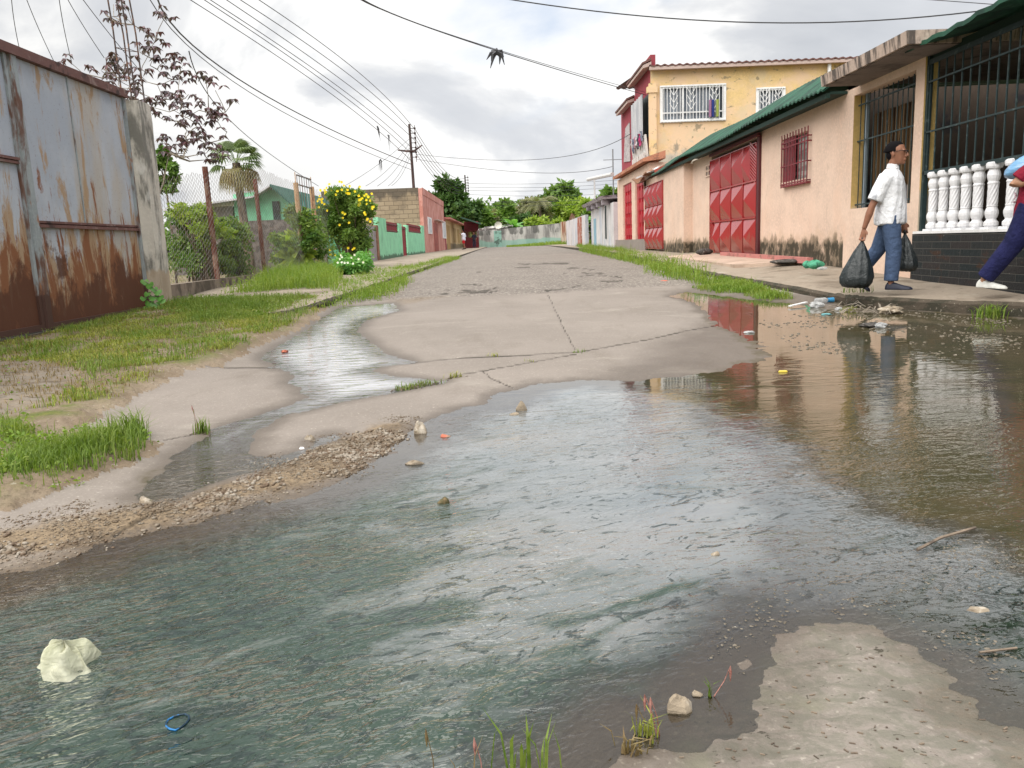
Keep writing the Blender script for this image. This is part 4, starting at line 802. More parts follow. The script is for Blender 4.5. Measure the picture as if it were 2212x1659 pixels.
# clothes on the big window bars
for (dx_, col, nm) in ((.80, (.03, .05, .22), 'blue'), (.87, (.30, .36, .08), 'lime'), (.76, (.3, .15, .25), 'mauve')):
    x = bw[0]+(bw[1]-bw[0])*dx_; b = MB(); b.rings([[(x-.06, YH-.12, z), (x, YH-.17-.02*j, z), (x+.05, YH-.12, z+.03), (x, YH-.10, z)] for j, z in enumerate((bw[2]+.75, bw[2]+.5, bw[2]+.25, bw[2]+.12))])
    one('garment', b, M('garment '+nm, col, [], .9), f'small {nm} garment hung on the bars of the long white window', 'garment', 'garments on the long window bars')

# ------------------------------------------------ far right: white house, blue strip, low wall
hW = thing('white_house', 'small whitish house with scalloped concrete roof slab beyond the crimson house', 'house', (5.6, 44, .6))
m_ww = M('stained white wall', (.62, .60, .60), [dict(c=(.30, .29, .29), s=(2, 2, .5), r=(.5, .66), a=.8), dict(c=(.42, .47, .55), s=.5, r=(.5, .6), a=.6)], .88)
b = MB(); b.box(5.3, 9, 39.2, 49.5, .5, 2.75); b.build('wall', m_ww, hW)
b = MB(); b.hexa([(4.85, 40, 2.95), (9, 40, 3.1), (9, 49.8, 3.1), (4.85, 49.8, 2.95), (4.75, 39.9, 3.1), (9, 39.9, 3.3), (9, 49.9, 3.3), (4.75, 49.9, 3.1)])
for k in range(4): b.box(4.9, 5.3, 40.5+k*2.5, 40.8+k*2.5, 2.7, 2.949)
b.build('roof', M('mauve grey slab', (.42, .38, .41), [dict(c=(.16, .13, .15), s=2, r=(.5, .6))], .85), hW)
b = MB(); b.box(5.27, 5.299, 46.8, 47.9, .6, 2.2); b.build('door', M('pale blue door', (.25, .42, .52), [], .6), hW)
b = MB(); b.box(5.26, 5.299, 42.0, 42.35, 1.0, 2.7); b.build('window', m_dark, hW)
b = MB(); b.box(5.0, 5.2, 50.2, 66, .5, 2.55); lw = thing('street_wall', 'low chalky white wall with a rust red door panel, far right', 'wall', (5.1, 55, .5)); b.build('wall', m_ww, lw)
b = MB(); b.box(4.93, 4.99, 52.5, 55.0, .7, 2.5); b.build('door', M('rust red sheet', (.34, .10, .06), [dict(c=(.5, .4, .36), s=2, r=(.5, .6))], .7), lw)
# antennas and the white pipe
def mast(x, y, z0, z1, arms, label):
    b = MB(); b.tube([(x, y, z0), (x, y, z1)], .035, 5)
    for (z, w_) in arms: b.bar((x-w_, y, z), (x+w_, y, z), .03)
    one('antenna', b, M('grey mast', (.25, .25, .26), [], .6), label, 'antenna', None)
x_, z_ = ony(1323.6, 330, 42); mast(x_, 42, 2.8, 3.0+ (ony(1323.6, 322, 42)[1]-3.0), [(ony(1323, 345, 42)[1], .5)], 'tall thin television mast beside the crimson house')
x_, z_ = ony(1284, 386, 46); b = MB(); b.tube([(x_, 46, 3.1), (x_, 46, z_)], .05, 6); b.tube([(x_-.35, 46.2, z_-.02), (5.3, 39.4, onx(1330, 374, 5.3)[1]+.05)], .10, 8); one('pole', b, M('pale pipe', (.6, .59, .58), [], .6), 'white pipe boom resting on a thin post over the white house roof', 'pole')
for (px, py, lb) in ((1257, 463, 'short antenna mast above the trees left of the white roof'), (1277, 470, 'antenna with crossed arms above the white roof')):
    x_, z_ = ony(px, py, 60); mast(x_, 60, 1.0, z_, [(z_-.5, .35), (z_-1.0, .5)] if px == 1277 else [], lb)
# ================================================================ LEFT SIDE OF THE STREET
XL = -5.5
def lyz(px, py, X=XL): return onx(px, py, X)
m_concp = M('old concrete pillar', (.56, .52, .46), [dict(c=(.13, .125, .11), s=(4, 4, 1.2), r=(.46, .60), a=.85), dict(c=(.66, .64, .60), s=(3, 3, 1.2), r=(.58, .66), a=.6), dict(c=(.40, .31, .22), s=4, r=(.50, .66), z=(.8, .6, 1), a=.8)], .9, (35, .7, .012))
def m_rustgate():
    t = NT('rust streaked grey paint'); V = t.P
    c = t.mix(t.ss(t.noise(1.4, 5, .6), .35, .65), (.37, .40, .455), (.45, .475, .52))
    c = t.mix(t.ss(t.noise((.8, .8, .35), 6, .6, .5, off=(3, 4, 0)), .50, .62, 0, .55), c, (.44, .36, .26))
    zz = t.math('MULTIPLY', t.math('SUBTRACT', 1.7, t.Z), .13)
    zz = t.math('MINIMUM', t.math('MAXIMUM', zz, -.05), .24)
    n = t.math('ADD', t.noise((2.8, 2.8, .75), 9, .70, .5, off=(1, 1, 0)), zz)
    c = t.mix(t.ss(n, .505, .585, 0, .9), c, (.38, .25, .14))
    n2 = t.math('ADD', t.noise((4.5, 4.5, 1.0), 10, .74, .6, off=(6, 2, 0)), zz)
    c = t.mix(t.ss(n2, .555, .63), c, (.235, .10, .05))
    zz2 = t.math('MINIMUM', t.math('MAXIMUM', t.math('MULTIPLY', t.math('SUBTRACT', 1.55, t.Z), .24), -.05), .30)
    n3 = t.math('ADD', t.noise((1.8, 1.8, 1.2), 9, .68, .5, off=(2, 7, 0)), zz2)
    c = t.mix(t.ss(n3, .66, .76, 0, .92), c, (.105, .045, .028))
    c = t.mix(t.ss(t.noise(28, 4, .75), .60, .68, 0, .55), c, (.16, .07, .035))
    return t.fin(c, .82, t.bump(t.noise((12, 12, 5), 7, .7), .3, .006), .18)
m_rg = m_rustgate()
m_rgf = M('rusty gate frame', (.30, .33, .34), [dict(c=(.13, .065, .045), s=(5, 5, 1.5), r=(.46, .6)), dict(c=(.30, .14, .07), s=(7, 7, 2), r=(.58, .66)), dict(c=(.08, .04, .03), s=3, r=(.5, .62), z=(.6, .5, 1))], .65, (18, .4, .006))
m_mrail = M('maroon rusted rail', (.155, .075, .065), [dict(c=(.26, .19, .17), s=6, r=(.52, .66), a=.7), dict(c=(.055, .03, .028), s=5, r=(.55, .65))], .7, (30, .3, .004))
# ------------------------------------------------ big sheet-metal gate
yA = 4.5; yB = lyz(300, 500)[0]
zT = lyz(255, 200)[1]; zM = lyz(170, 487)[1]; zBt = .16
hG = thing('metal_gate', 'tall rust streaked grey sheet metal gate along the left edge', 'gate', (XL, 9, .1))
yS = lyz(75, 500)[0]; ySeam = lyz(160, 300)[0]
def pan(y0, y1, z0, z1, x=XL):
    b = MB(); b.box(x-.03, x, y0, y1, z0, z1); return b.build('panel', m_rg, hG)
pan(yS+.05, ySeam-.004, zM+.03, zT-.06); pan(ySeam+.004, yB-.05, zM+.03, zT-.06); pan(yS+.05, yB-.05, zBt+.06, zM-.03)
yS2 = yS-.10
zL = lyz(20, 345)[1]
pan(yS2-1.25, yS2-.02, zBt+.06, zL-.03, XL-.01); pan(yS2-1.25, yS2-.02, zL+.03, zT-.06, XL-.01)
pan(yA, yS2-1.31, zBt+.06, zM, XL-.02); pan(yA, yS2-1.31, zM+.05, zT-.06, XL-.02)
b = MB()
b.box(XL-.05, XL+.035, yB-.055, yB, zBt, zT); b.box(XL-.05, XL+.04, yS-.06, yS+.05, zBt, zT-.001); b.box(XL-.05, XL+.02, yS2-.05, yS2-.0, zBt, zT-.002); b.box(XL-.05, XL+.03, yS2-1.31, yS2-1.25, zBt, zT-.003)
b.box(XL-.045, XL+.028, yS+.05, yB-.055, zBt, zBt+.07); b.box(XL-.045, XL+.02, yA, yS2-.05, zBt, zBt+.07); b.build('frame', m_rgf, hG)
b = MB(); b.box(XL-.04, XL+.045, yS+.05, yB-.055, zM-.045, zM-.008); b.box(XL-.04, XL+.03, yS+.05, yB-.055, zM+.008, zM+.035); b.box(XL-.04, XL+.01, yS+.05, yB-.055, zM-.0079, zM+.0079); b.box(XL-.04, XL+.03, yS2-1.25, yS2-.05, zL-.035, zL-.005); b.box(XL-.04, XL+.04, yS2-1.25, yS2-.05, zL+.005, zL+.035); b.build('rail', m_mrail, hG)
b = MB(); b.box(XL-.06, XL+.07, yA, yB+.02, zT-.055, zT+.055); b.build('top_rail', m_mrail, hG)
b = MB(); b.box(XL-.004, XL+.012, ySeam-.012, ySeam+.012, zM+.035, zT-.055); b.build('seam_strip', m_rgf, hG)
b = MB(); b.box(XL-.12, XL+.10, yA, yB+.05, -.15, zBt-.01); one('kerb', b, M('dark mossy sill', (.10, .085, .07), [dict(c=(.04, .035, .03), s=4, r=(.45, .6)), dict(c=(.55, .53, .5), s=(16, 16, 16), r=(.66, .70))], .9, (40, .6, .01)), 'dark concrete sill with white paint specks under the rusty gate', 'sill')
# ------------------------------------------------ pillar with reinforcing bars
pt = lyz(330, 222, XL+.05); pr_y = 13.0; pb_ = ongz(375, 655)
x1 = onz(378, 655, .17)[0]; y1 = onz(378, 655, .17)[1]
pil = thing('pillar', 'mould streaked concrete pillar with bare steel rods rising from its top', 'pillar', (XL+.1, 12.9, .15))
pz = lyz(300, 228, XL)[1]
b = MB(); xa, xb_ = XL-.12, XL+.19; ya, yb_ = yB+.07, yB+.46
R_ = []
for j in range(13):
    z = -.05+(pz+.05)*j/12; w_ = random.uniform(-.006, .006); R_.append([(xa, ya+w_, z), (xb_+w_, ya, z), (xb_+w_, yb_, z), (xa, yb_, z)])
b.rings(R_); b.box(xa-.08, xa-.005, ya-.04, yb_, -.05, pz-.05)
b.build('shaft', m_concp, pil)
m_rod = M('rusted steel rod', (.075, .055, .05), [dict(c=(.2, .1, .06), s=12, r=(.5, .65))], .7)
rods = [(xa+.06, ya+.05), (xb_-.06, ya+.06), (xb_-.05, yb_-.06), (xa+.07, yb_-.05)]
for i, (x, y) in enumerate(rods):
    b = MB(); b.tube([(x, y, pz-.1), (x-.02, y+.01, pz+1.0), (x-.07-.01*i, y, pz+2.0), (x-.12, y, pz+3.2)], .012, 5); b.build('steel_rod', m_rod, pil)
for zz in (pz+.28, pz+.75, pz+1.15):
    b = MB(); p4 = [(x-.03*(zz-pz), y, zz+random.uniform(-.03, .03)) for x, y in rods]; b.tube(p4+[p4[0]], .005, 4); b.build('stirrup', m_rod, pil)
# ------------------------------------------------ low wall, chain-link fence, posts
m_lw = M('stained low wall', (.26, .21, .165), [dict(c=(.08, .065, .05), s=(3, 3, 1.5), r=(.44, .6), a=.85), dict(c=(.40, .34, .27), s=3, r=(.58, .68), a=.7)], .92, (35, .7, .012))
XF_ = XL-.12
b = MB(); b.box(XF_-.13, XF_+.07, yb_+.02, 19.2, -.05, .50); b.box(XF_-.13, XF_+.07, 20.9, 24.0, -.05, .50); one('low_wall', b, m_lw, 'low stained concrete wall carrying the chain link fence', 'wall')
fn_ = thing('chain_link_fence', 'sagging chain link fence on rusty brown and tan posts', 'fence', (XF_, 16.5, .5))
m_wire = M('galvanised wire', (.20, .19, .18), [dict(c=(.12, .075, .05), s=8, r=(.5, .6))], .6)
def post(px0, py0, px1, py1, mat, r=.045, nm='post'):
    y, z = onx(px0, py0, XF_); y2, z2 = onx(px1, py1, XF_); b = MB(); b.tube([(XF_, y, .45), (XF_-.02, y, z2)], r, 8)
    if nm == 'gpost': b.tube([(XF_-.02, y, z2), (XF_-.02, y, z2+.28)], .012, 5)
    b.build('post', mat, fn_); return y, z2
m_pr = M('rust brown post', (.15, .05, .035), [dict(c=(.26, .15, .11), s=(9, 9, 5), r=(.5, .62))], .8); m_pt = M('tan painted post', (.52, .34, .20), [dict(c=(.30, .16, .09), s=(8, 8, 3), r=(.52, .64))], .8)
P1y, P1z = post(470, 603, 425, 355, m_pr, .055); P2y, P2z = post(572, 592, 545, 385, m_pr, .05); G1y, G1z = post(656, 580, 634, 393, m_pt, .07, 'gpost'); G2y, G2z = post(688, 575, 672, 403, m_pt, .075, 'gpost')
b = MB(); gy0, gy1 = G1y+.09, G2y-.09
if gy1-gy0 < .3: gy1 = gy0+.6
for z in (.62, .9, 1.95, 2.75, 3.0): b.box(XF_-.02, XF_+.02, gy0, gy1, z, z+.03)
for k in range(7): y = gy0+(gy1-gy0)*k/6; b.tube([(XF_, y, .62 if k in (0, 3, 6) else 1.95), (XF_, y, 3.0)], .010, 4)
b.build('garden_gate', m_rgf, fn_)
def link(y0, y1, z0, zf, cell, name, r=.0035, edge=.06):
    b = MB(); n = int((y1-y0)/cell)
    for i in range(n+1):
        ztop = zf(y0+(y1-y0)*i/n)+random.uniform(0, edge); pts = []; k = 0; z = z0
        while z < ztop:
            y = y0+(y1-y0)*i/n+(cell/2 if (k % 2) ^ (i % 2) else 0)*1.0; pts.append((XF_+.05+.02*math.sin(y*2+z*3)+.03*math.sin(z*1.4), y+.04*math.sin(z*1.3), z)); z += cell*.55; k += 1
        if len(pts) > 1:
            vs = []; fs = []
            for (x, y, zz) in pts: vs += [(x, y-r, zz), (x, y+r, zz), (x-r*1.6, y, zz)]
            for q in range(len(pts)-1):
                for a in range(3): fs.append((q*3+a, q*3+(a+1) % 3, q*3+3+(a+1) % 3, q*3+3+a))
            b.add(vs, fs)
    return b.build(name, m_wire, fn_)
zt0 = onx(400, 395, XF_)[1]; zt1 = onx(560, 366, XF_)[1]; zt2 = onx(633, 395, XF_)[1]
y_t1 = onx(560, 366, XF_)[0]
link(yb_+.03, G1y-.05, .52, lambda y: np.interp(y, [13, y_t1, G1y], [min(zt0, 2.6), zt1, zt2]), .085, 'wire_mesh')
link(G2y+.08, 25.5, .52, lambda y: 2.75, .10, 'wire_mesh')
# ------------------------------------------------ foliage builders
def leaves(cents, rad, n, size, ecc=.5, up_=.3, ratio=.5):
    """leaf quads (folded kites) around centres: arrays of vertices / indices"""
    cents = np.asarray(cents, dtype=float); rad = np.asarray(rad, dtype=float).reshape(-1, 1) if np.ndim(rad) else np.full((len(cents), 1), rad)
    k = RNG.integers(0, len(cents), n); d = RNG.normal(size=(n, 3)); d /= np.linalg.norm(d, axis=1, keepdims=True); rr = RNG.random((n, 1))**.45
    p = cents[k]+d*rr*rad[k]*np.array([1, 1, .8])
    a = RNG.normal(size=(n, 3)); a[:, 2] = a[:, 2]*.6-up_; a += d*.5; a /= np.linalg.norm(a, axis=1, keepdims=True)
    b_ = np.cross(a, RNG.normal(size=(n, 3))); b_ /= np.linalg.norm(b_, axis=1, keepdims=True)+1e-9
    L = size*(.6+.8*RNG.random((n, 1))); W_ = L*ratio
    V = np.stack([p, p+a*L*.5+b_*W_*.5, p+a*L, p+a*L*.5-b_*W_*.5], 1).reshape(-1, 3)
    return V, np.arange(n*4).reshape(-1, 4)
def bushmesh(name, cents, rad, n, size, mat, parent, **k):
    V, Fq = leaves(cents, rad, n, size, **k); return npmesh(name, V, Fq, mat, parent)
def lumps(c, R, n, r, flat=1.):
    """lump centres through an ellipsoid volume"""
    d = RNG.normal(size=(n, 3)); d /= np.linalg.norm(d, axis=1, keepdims=True); q = RNG.random((n, 1))**.4
    P_ = np.array(c)+d*q*np.array(R); return P_, r*(.6+.8*RNG.random(n))
mL = dict(dark=m_leaf('dark leaf', (0.056, 0.119, 0.031), (0.106, 0.188, 0.044), (0.025, 0.062, 0.019), .25, 1.2, .5, 6), mid=m_leaf('mid leaf', (0.125, 0.237, 0.044), (0.237, 0.338, 0.075), (0.05, 0.112, 0.025), .3, 1.2, .5, 6),
          lime=m_leaf('lime leaf', (0.275, 0.4, 0.062), (0.425, 0.5, 0.112), (0.138, 0.225, 0.037), .4, 1.2, .5, 6), olive=m_leaf('olive leaf', (0.188, 0.2, 0.094), (0.3, 0.288, 0.163), (0.1, 0.112, 0.05), .3, 1.2, .6, 6),
          garden=m_leaf('garden leaf', (0.112, 0.225, 0.044), (0.25, 0.338, 0.075), (0.044, 0.106, 0.025), .3, 2.5, .45, 9), fresh=m_leaf('fresh leaf', (0.15, 0.375, 0.088), (0.25, 0.475, 0.125), (0.088, 0.237, 0.05), .35, 2.5, .4, 9),
          purple=m_leaf('purple leaf', (.10, .085, .10), (.19, .165, .18), (.15, .05, .06), .12, 5, .4, 9), yellow=m_leaf('yellow petal', (1., 0.775, 0.025), (1.062, 0.875, 0.062), (0.875, 0.625, 0.025), .3), white=m_leaf('white petal', (1., 1., 0.938), (0.938, 0.938, 0.875), (0.875, 0.875, 0.75), .3))
m_bark = M('bark', (.20, .155, .115), [dict(c=(.09, .07, .055), s=(8, 8, 3), r=(.45, .6))], .9, (20, .6, .01)); m_palebark = M('pale twig bark', (.30, .26, .21), [dict(c=(.16, .13, .1), s=12, r=(.5, .6))], .9)
def tree(name, base, c, R, n, ls, mat, label, cat='tree', group=None, nl=26, lr=.28, trunk=True):
    t_ = thing(name, label, cat, base, group); cs, rs = lumps(c, R, nl, min(R)*lr*1.4)
    bushmesh('crown', cs, rs, n, ls, mat, t_)
    if trunk:
        b = MB(); top = Vector(c)-Vector((0, 0, R[2]*.2)); b.tube([base, (Vector(base)+top)/2+Vector((.1*R[0], 0, 0)), top], [min(R)*.11, min(R)*.08, min(R)*.05], 7)
        for q in cs[:7]: b.tube([top-Vector((0, 0, R[2]*.3)), (top+Vector(q))/2, q], [min(R)*.05, min(R)*.03, min(R)*.012], 5)
        b.build('trunk', m_bark, t_)
    return t_
def tr_px(name, px0, px1, py0, py1, Y, n, ls, mat, label, dy=None, **k):
    """tree at depth Y whose crown spans the given reading-grid box"""
    xa_, za = ony(px0, py1, Y); xb2, zb = ony(px1, py0, Y); cx_ = (xa_+xb2)/2; cz_ = (za+zb)/2; rx = (xb2-xa_)/2; rz = (zb-za)/2
    return tree(name, (cx_, Y, float(B(min(Y, 95)))), (cx_, Y, cz_), (rx, dy or rx*.8, rz), n, ls, mat, label, **k)
# purple shrub tree behind the pillar: crown tips read at their own depth
def purple():
    Yp = 13.9; tips = [(245, 10), (228, 32), (262, 45), (278, 25), (320, 60), (300, 92), (325, 112), (338, 84), (330, 128), (315, 70), (150, 133), (240, 130), (256, 168), (340, 150), (262, 190), (390, 150), (400, 165), (420, 160), (443, 165), (372, 172), (300, 200), (322, 212), (340, 183), (355, 215), (375, 238), (410, 250), (400, 228), (465, 195), (505, 218), (460, 240), (478, 245), (420, 265), (400, 290), (430, 300), (380, 310), (440, 320), (470, 330), (490, 285), (345, 295), (400, 332), (450, 345), (285, 150), (270, 132), (230, 165), (290, 175), (275, 210), (310, 225), (330, 232), (385, 262), (415, 280), (360, 130), (352, 30), (225, 140), (250, 150), (368, 205), (392, 215), (430, 238), (410, 310), (365, 325), (455, 308), (470, 262)]
    P_ = []; tips += [(x+random.uniform(-22, 22), y+random.uniform(-16, 16)) for x, y in tips[40:]]
    for i, (px, py) in enumerate(tips): yy = Yp+random.uniform(-.6, .7); x, z = ony(px, py, yy); P_.append(Vector((x, yy, z)))
    base = Vector((XL-.45, 13.7, .3)); nodes = [base, base+Vector((.05, 0, .9)), base+Vector((.02, .05, 1.6))]; par = [None, 0, 1]
    t_ = thing('purple_shrub', 'spindly purple leaved shrub growing up behind the concrete pillar', 'shrub', base)
    tw = MB(); tw.tube(nodes, [.05, .04, .035], 6)
    for p in sorted(P_, key=lambda q: (q-base).length):
        best = min(range(1, len(nodes)), key=lambda i: (nodes[i]-p).length+(0 if nodes[i].z < p.z+.1 else 3)+(.25*(p.z-nodes[i].z) if i < 3 else 0)); a = nodes[best]; mid = (a+p)/2+Vector((random.uniform(-.08, .08), random.uniform(-.08, .08), -.10*(p-a).length))
        r = max(.006, .020-.004*(len(nodes)**.4)); tw.tube([a, mid, p], [r+.004, r, .005], 5); nodes += [mid, p]
    tw.build('branches', m_palebark, t_)
    V = []; Fc = []
    for p in P_:
        for q in range(random.choice((2, 3, 3, 4))):
            c = p+Vector((random.uniform(-.15, .15), random.uniform(-.15, .15), random.uniform(-.05, .12))); a0 = random.uniform(0, 6.28)
            for l in range(random.choice((4, 5, 6))):
                a = a0+l*1.15+random.uniform(-.2, .2); L = random.uniform(.08, .135); w_ = L*.30; d = Vector((math.cos(a), math.sin(a), random.uniform(-.9, -.1))); d.normalize(); s_ = d.cross(Vector((0, 0, 1))).normalized()
                n0 = len(V); V += [c, c+d*L*.55+s_*w_+Vector((0, 0, .012)), c+d*L+Vector((0, 0, -.03)), c+d*L*.55-s_*w_+Vector((0, 0, .012))]; Fc.append((n0, n0+1, n0+2, n0+3))
    npmesh('foliage', V, Fc, mL['purple'], t_)
purple()
# dark tree immediately behind the pillar
tr_px('leafy_tree', 325, 383, 322, 418, 17.5, 2600, .10, mL['mid'], 'dark green tree glimpsed right behind the concrete pillar', nl=16)
# fan palm
def fan_palm(px, py, Y):
    x, z = ony(px, py, Y); t_ = thing('fan_palm', 'fan palm with drooping dry fronds above the green roofed yard', 'palm tree', (x, Y, .3))
    b = MB(); b.tube([(x+.15, Y, .2), (x+.05, Y, z*.6), (x, Y, z)], [.16, .13, .12], 8); b.build('trunk', m_bark, t_)
    V = []; Fc = []; Vd = []; Fd = []
    for i in range(46):
        a = random.uniform(0, 2*PI); el = random.uniform(-1.0, 1.25); dry = el < -.35
        d = Vector((math.cos(a)*math.cos(el), math.sin(a)*math.cos(el), math.sin(el))); L = .70 if not dry else .62; c = Vector((x, Y, z))+d*L*.62; s_ = d.cross(Vector((0, 0, 1))).normalized(); u = s_.cross(d)
        tv, tf = (Vd, Fd) if dry else (V, Fc)
        n0 = len(tv); tv += [Vector((x, Y, z))-s_*.012, c-s_*.012, c+s_*.012, Vector((x, Y, z))+s_*.012]; tf.append((n0, n0+1, n0+2, n0+3))
        for q in range(13):
            b_ = -1.35+2.7*q/12; dd = (d*math.cos(b_)+s_*math.sin(b_)).normalized(); tip = c+dd*.45+Vector((0, 0, -.14-.2*dry)); m_ = c+dd*.27+u*.03; sd_ = u.cross(dd).normalized()*.028
            n0 = len(tv); tv += [c, m_+sd_, tip, m_-sd_]; tf.append((n0, n0+1, n0+2, n0+3))
    npmesh('fronds', V, Fc, m_leaf('palm frond', (.13, .20, .07), (.22, .27, .13), (.07, .11, .04), .25, 3), t_); npmesh('dead_fronds', Vd, Fd, m_leaf('dead frond', (.30, .24, .10), (.35, .33, .14), (.17, .12, .06), .2, 3), t_)
fan_palm(510, 352, 24)
# shrubs behind the chain link
def shrub(name, boxes, Y, n, ls, mat, label, cat='shrub', lr=.35, dy=.9, nl=14, extra=None, ratio=.5):
    cs = []; rs = []
    for (px0, px1, py0, py1) in boxes:
        xa_, za = ony(px0, py1, Y); xb2, zb = ony(px1, py0, Y); c, r = lumps(((xa_+xb2)/2, Y, (za+zb)/2), ((xb2-xa_)/2*.8, dy, (zb-za)/2*.82), nl, min(xb2-xa_, zb-za)*lr*.5+.08); cs.append(c); rs.append(r)
    cs = np.concatenate(cs); rs = np.concatenate(rs); t_ = thing(name, label, cat, (float(cs[:, 0].mean()), Y, .3)); bushmesh('foliage', cs, rs, n, ls, mat, t_, ratio=ratio)
    b = MB()
    for c in cs[::2]: b.tube([(cs[:, 0].mean()+random.uniform(-.3, .3), Y, .25), ((c[0]+cs[:, 0].mean())/2, Y, (c[2]+.3)/2), tuple(c)], [.03, .02, .008], 4)
    b.build('stems', m_bark, t_)
    return t_, cs, rs
shrub('shrub', [(365, 470, 470, 600), (400, 500, 530, 606), (370, 440, 450, 500)], 16.2, 9000, .085, mL['garden'], 'dense green shrub behind the fence next to the pillar')
shrub('shrub', [(468, 545, 495, 600), (480, 520, 470, 520)], 17.6, 6500, .075, mL['garden'], 'weedy shrub with a few red tips between the two rusty posts')
shrub('climbing_vine', [(370, 470, 440, 480), (440, 475, 470, 540)], 15.6, 2400, .085, mL['lime'], 'yellow green vine scrambling along the top of the left shrub', lr=.3)
shrub('shrub', [(600, 640, 470, 590), (618, 660, 440, 500), (640, 700, 450, 580)], 22.4, 8500, .10, mL['garden'], 'tall shrub around the tan gate posts with small white flowers')
tb, cs, rs = shrub('flowering_bush', [(690, 760, 408, 500), (735, 815, 412, 480), (690, 800, 440, 545), (740, 795, 470, 565), (700, 790, 402, 440)], 25.6, 21000, .12, mL['mid'], 'big bush covered in yellow trumpet flowers overhanging the fence', dy=1.0, nl=18, ratio=.4)
def flowers(parent, pts, r, mat, name='flower'):
    for p in pts:
        V = []; Fc = []
        p = Vector(p); ax = Vector((random.uniform(-.6, .8), -1, random.uniform(-.2, .6))).normalized(); s_ = ax.cross(Vector((0, 0, 1))).normalized(); u = s_.cross(ax)
        for k in range(5):
            a = 2*PI*k/5; d = s_*math.cos(a)+u*math.sin(a); q = s_*math.cos(a+1.57)+u*math.sin(a+1.57); n0 = len(V); V += [p, p+d*r*.6+q*r*.42+ax*r*.35, p+d*r+ax*r*.45, p+d*r*.6-q*r*.42+ax*r*.35]; Fc.append((n0, n0+1, n0+2, n0+3))
        npmesh(name, V, Fc, mat, parent)
fp = []
for (px, py, sp) in [(725, 405, 26), (700, 412, 14), (760, 412, 26), (795, 425, 16), (782, 435, 16), (805, 450, 10), (740, 418, 22), (770, 450, 18), (785, 460, 14), (735, 460, 16), (795, 478, 12), (700, 450, 20), (695, 500, 18), (720, 545, 14), (745, 480, 18), (690, 430, 16), (758, 540, 10)]:
    for k in range(7 if py < 440 else 3):
        yy = random.uniform(24.4, 25.0); x, z = ony(px+random.uniform(-sp, sp)*.7, py+random.uniform(-sp, sp)*.5, yy); fp.append((x, yy, z))
random.shuffle(fp); flowers(tb, fp[:98], .045, mL['yellow'])
tb2, _, _ = shrub('flowering_bush', [(722, 765, 548, 592), (755, 800, 546, 590)], 19.6, 5000, .10, mL['fresh'], 'low fresh green bush with white flowers in front of the fence wall', dy=.5, nl=14)
fp = []
for k in range(12): yy = 19.0; x, z = ony(random.uniform(728, 795), random.uniform(550, 575), yy); fp.append((x, yy, z))
flowers(tb2, fp, .032, mL['white'])
shrub('banana_leaf_plant', [(634, 652, 505, 570)], 22.0, 240, .42, mL['lime'], 'pale lime broad leaved plant behind the tan gate posts', 'plant', nl=5, ratio=.45, dy=.2)
# heart leaved vine at the pillar foot
def vine(pts, Y, r, label, nm='creeper'):
    t_ = thing(nm, label, 'vine', ongz(*pts[0][:2]) if Y is None else (ony(*pts[0], Y)[0], Y, .15)); V = []; Fc = []; b = MB(); q = []
    for (px, py) in pts:
        if Y is None: p = ongz(px, py)+Vector((.28, 0, .05))
        else: x, z = ony(px, py, Y); p = Vector((x, Y, z))
        q.append(p); a = random.uniform(2.6, 4.2); n0 = len(V); rr = r*random.uniform(.7, 1.15); ax = Vector((random.uniform(-.3, .5), -1, random.uniform(.2, .7))).normalized(); s_ = ax.cross(Vector((0, 0, 1))).normalized(); u = s_.cross(ax)
        shp = [(0, -.2), (.45, .35), (.85, .25), (1, -.3), (.6, -.85), (0, -1.3), (-.6, -.85), (-1, -.3), (-.85, .25), (-.45, .35)]
        V.append(p); V += [p+s_*x_*rr+u*(y_*rr)-ax*abs(x_)*rr*.15 for x_, y_ in shp[1:]]+[p+u*(-.0)*rr]
        Fc += [(n0, n0+1+k, n0+2+k) for k in range(8)]
    b.tube(q, .006, 4); npmesh('leaves', V, Fc, mL['fresh'], t_, smooth=True); b.build('stem', m_palebark, t_)
vine([(312, 606), (322, 612), (332, 622), (340, 628), (318, 632), (330, 640), (345, 640), (310, 642), (350, 648), (322, 652), (335, 655), (345, 662), (318, 664), (326, 670)], 11.5, .075, 'heart leaved vine climbing the foot of the concrete pillar')
vine([(60, 744), (72, 740), (85, 735), (100, 728), (115, 725), (128, 718), (140, 722), (155, 714)], None, .07, 'creeper with round leaves trailing along the gate sill')
# ------------------------------------------------ yard behind the fence
m_stucco = M('dark rough stucco', (.215, .185, .17), [dict(c=(.09, .08, .075), s=(5, 5, 5), r=(.42, .56), a=.8)], .95, (16, 1, .03))
b = MB(); xa_, _z = ony(368, 500, 27); xb2 = XF_-.5; b.box(xa_, xb2, 27, 27.2, .2, 2.05); one('yard_wall', b, m_stucco, 'dark rough stucco wall across the yard behind the fence', 'wall')
gh = thing('green_house', 'mint green gabled house with pale sheet roof behind the yard wall', 'house', (-10, 31, .3))
m_mint = M('mint wall', (.24, .62, .38), [dict(c=(.16, .48, .29), s=1, r=(.5, .65))], .8); m_proof = M('pale sheet roof', (.62, .60, .62), [dict(c=(.45, .44, .45), s=(3, .5, 1), r=(.45, .6))], .6)
gp0 = [ony(*p, 30) for p in ((503, 420), (503, 462), (640, 462), (640, 440), (595, 408))]
b = MB(); A_ = [(x, 30, z) for x, z in (gp0[0], gp0[1], gp0[2], gp0[3], gp0[4])]; B_ = [(x, 38, z) for x, _, z in A_]
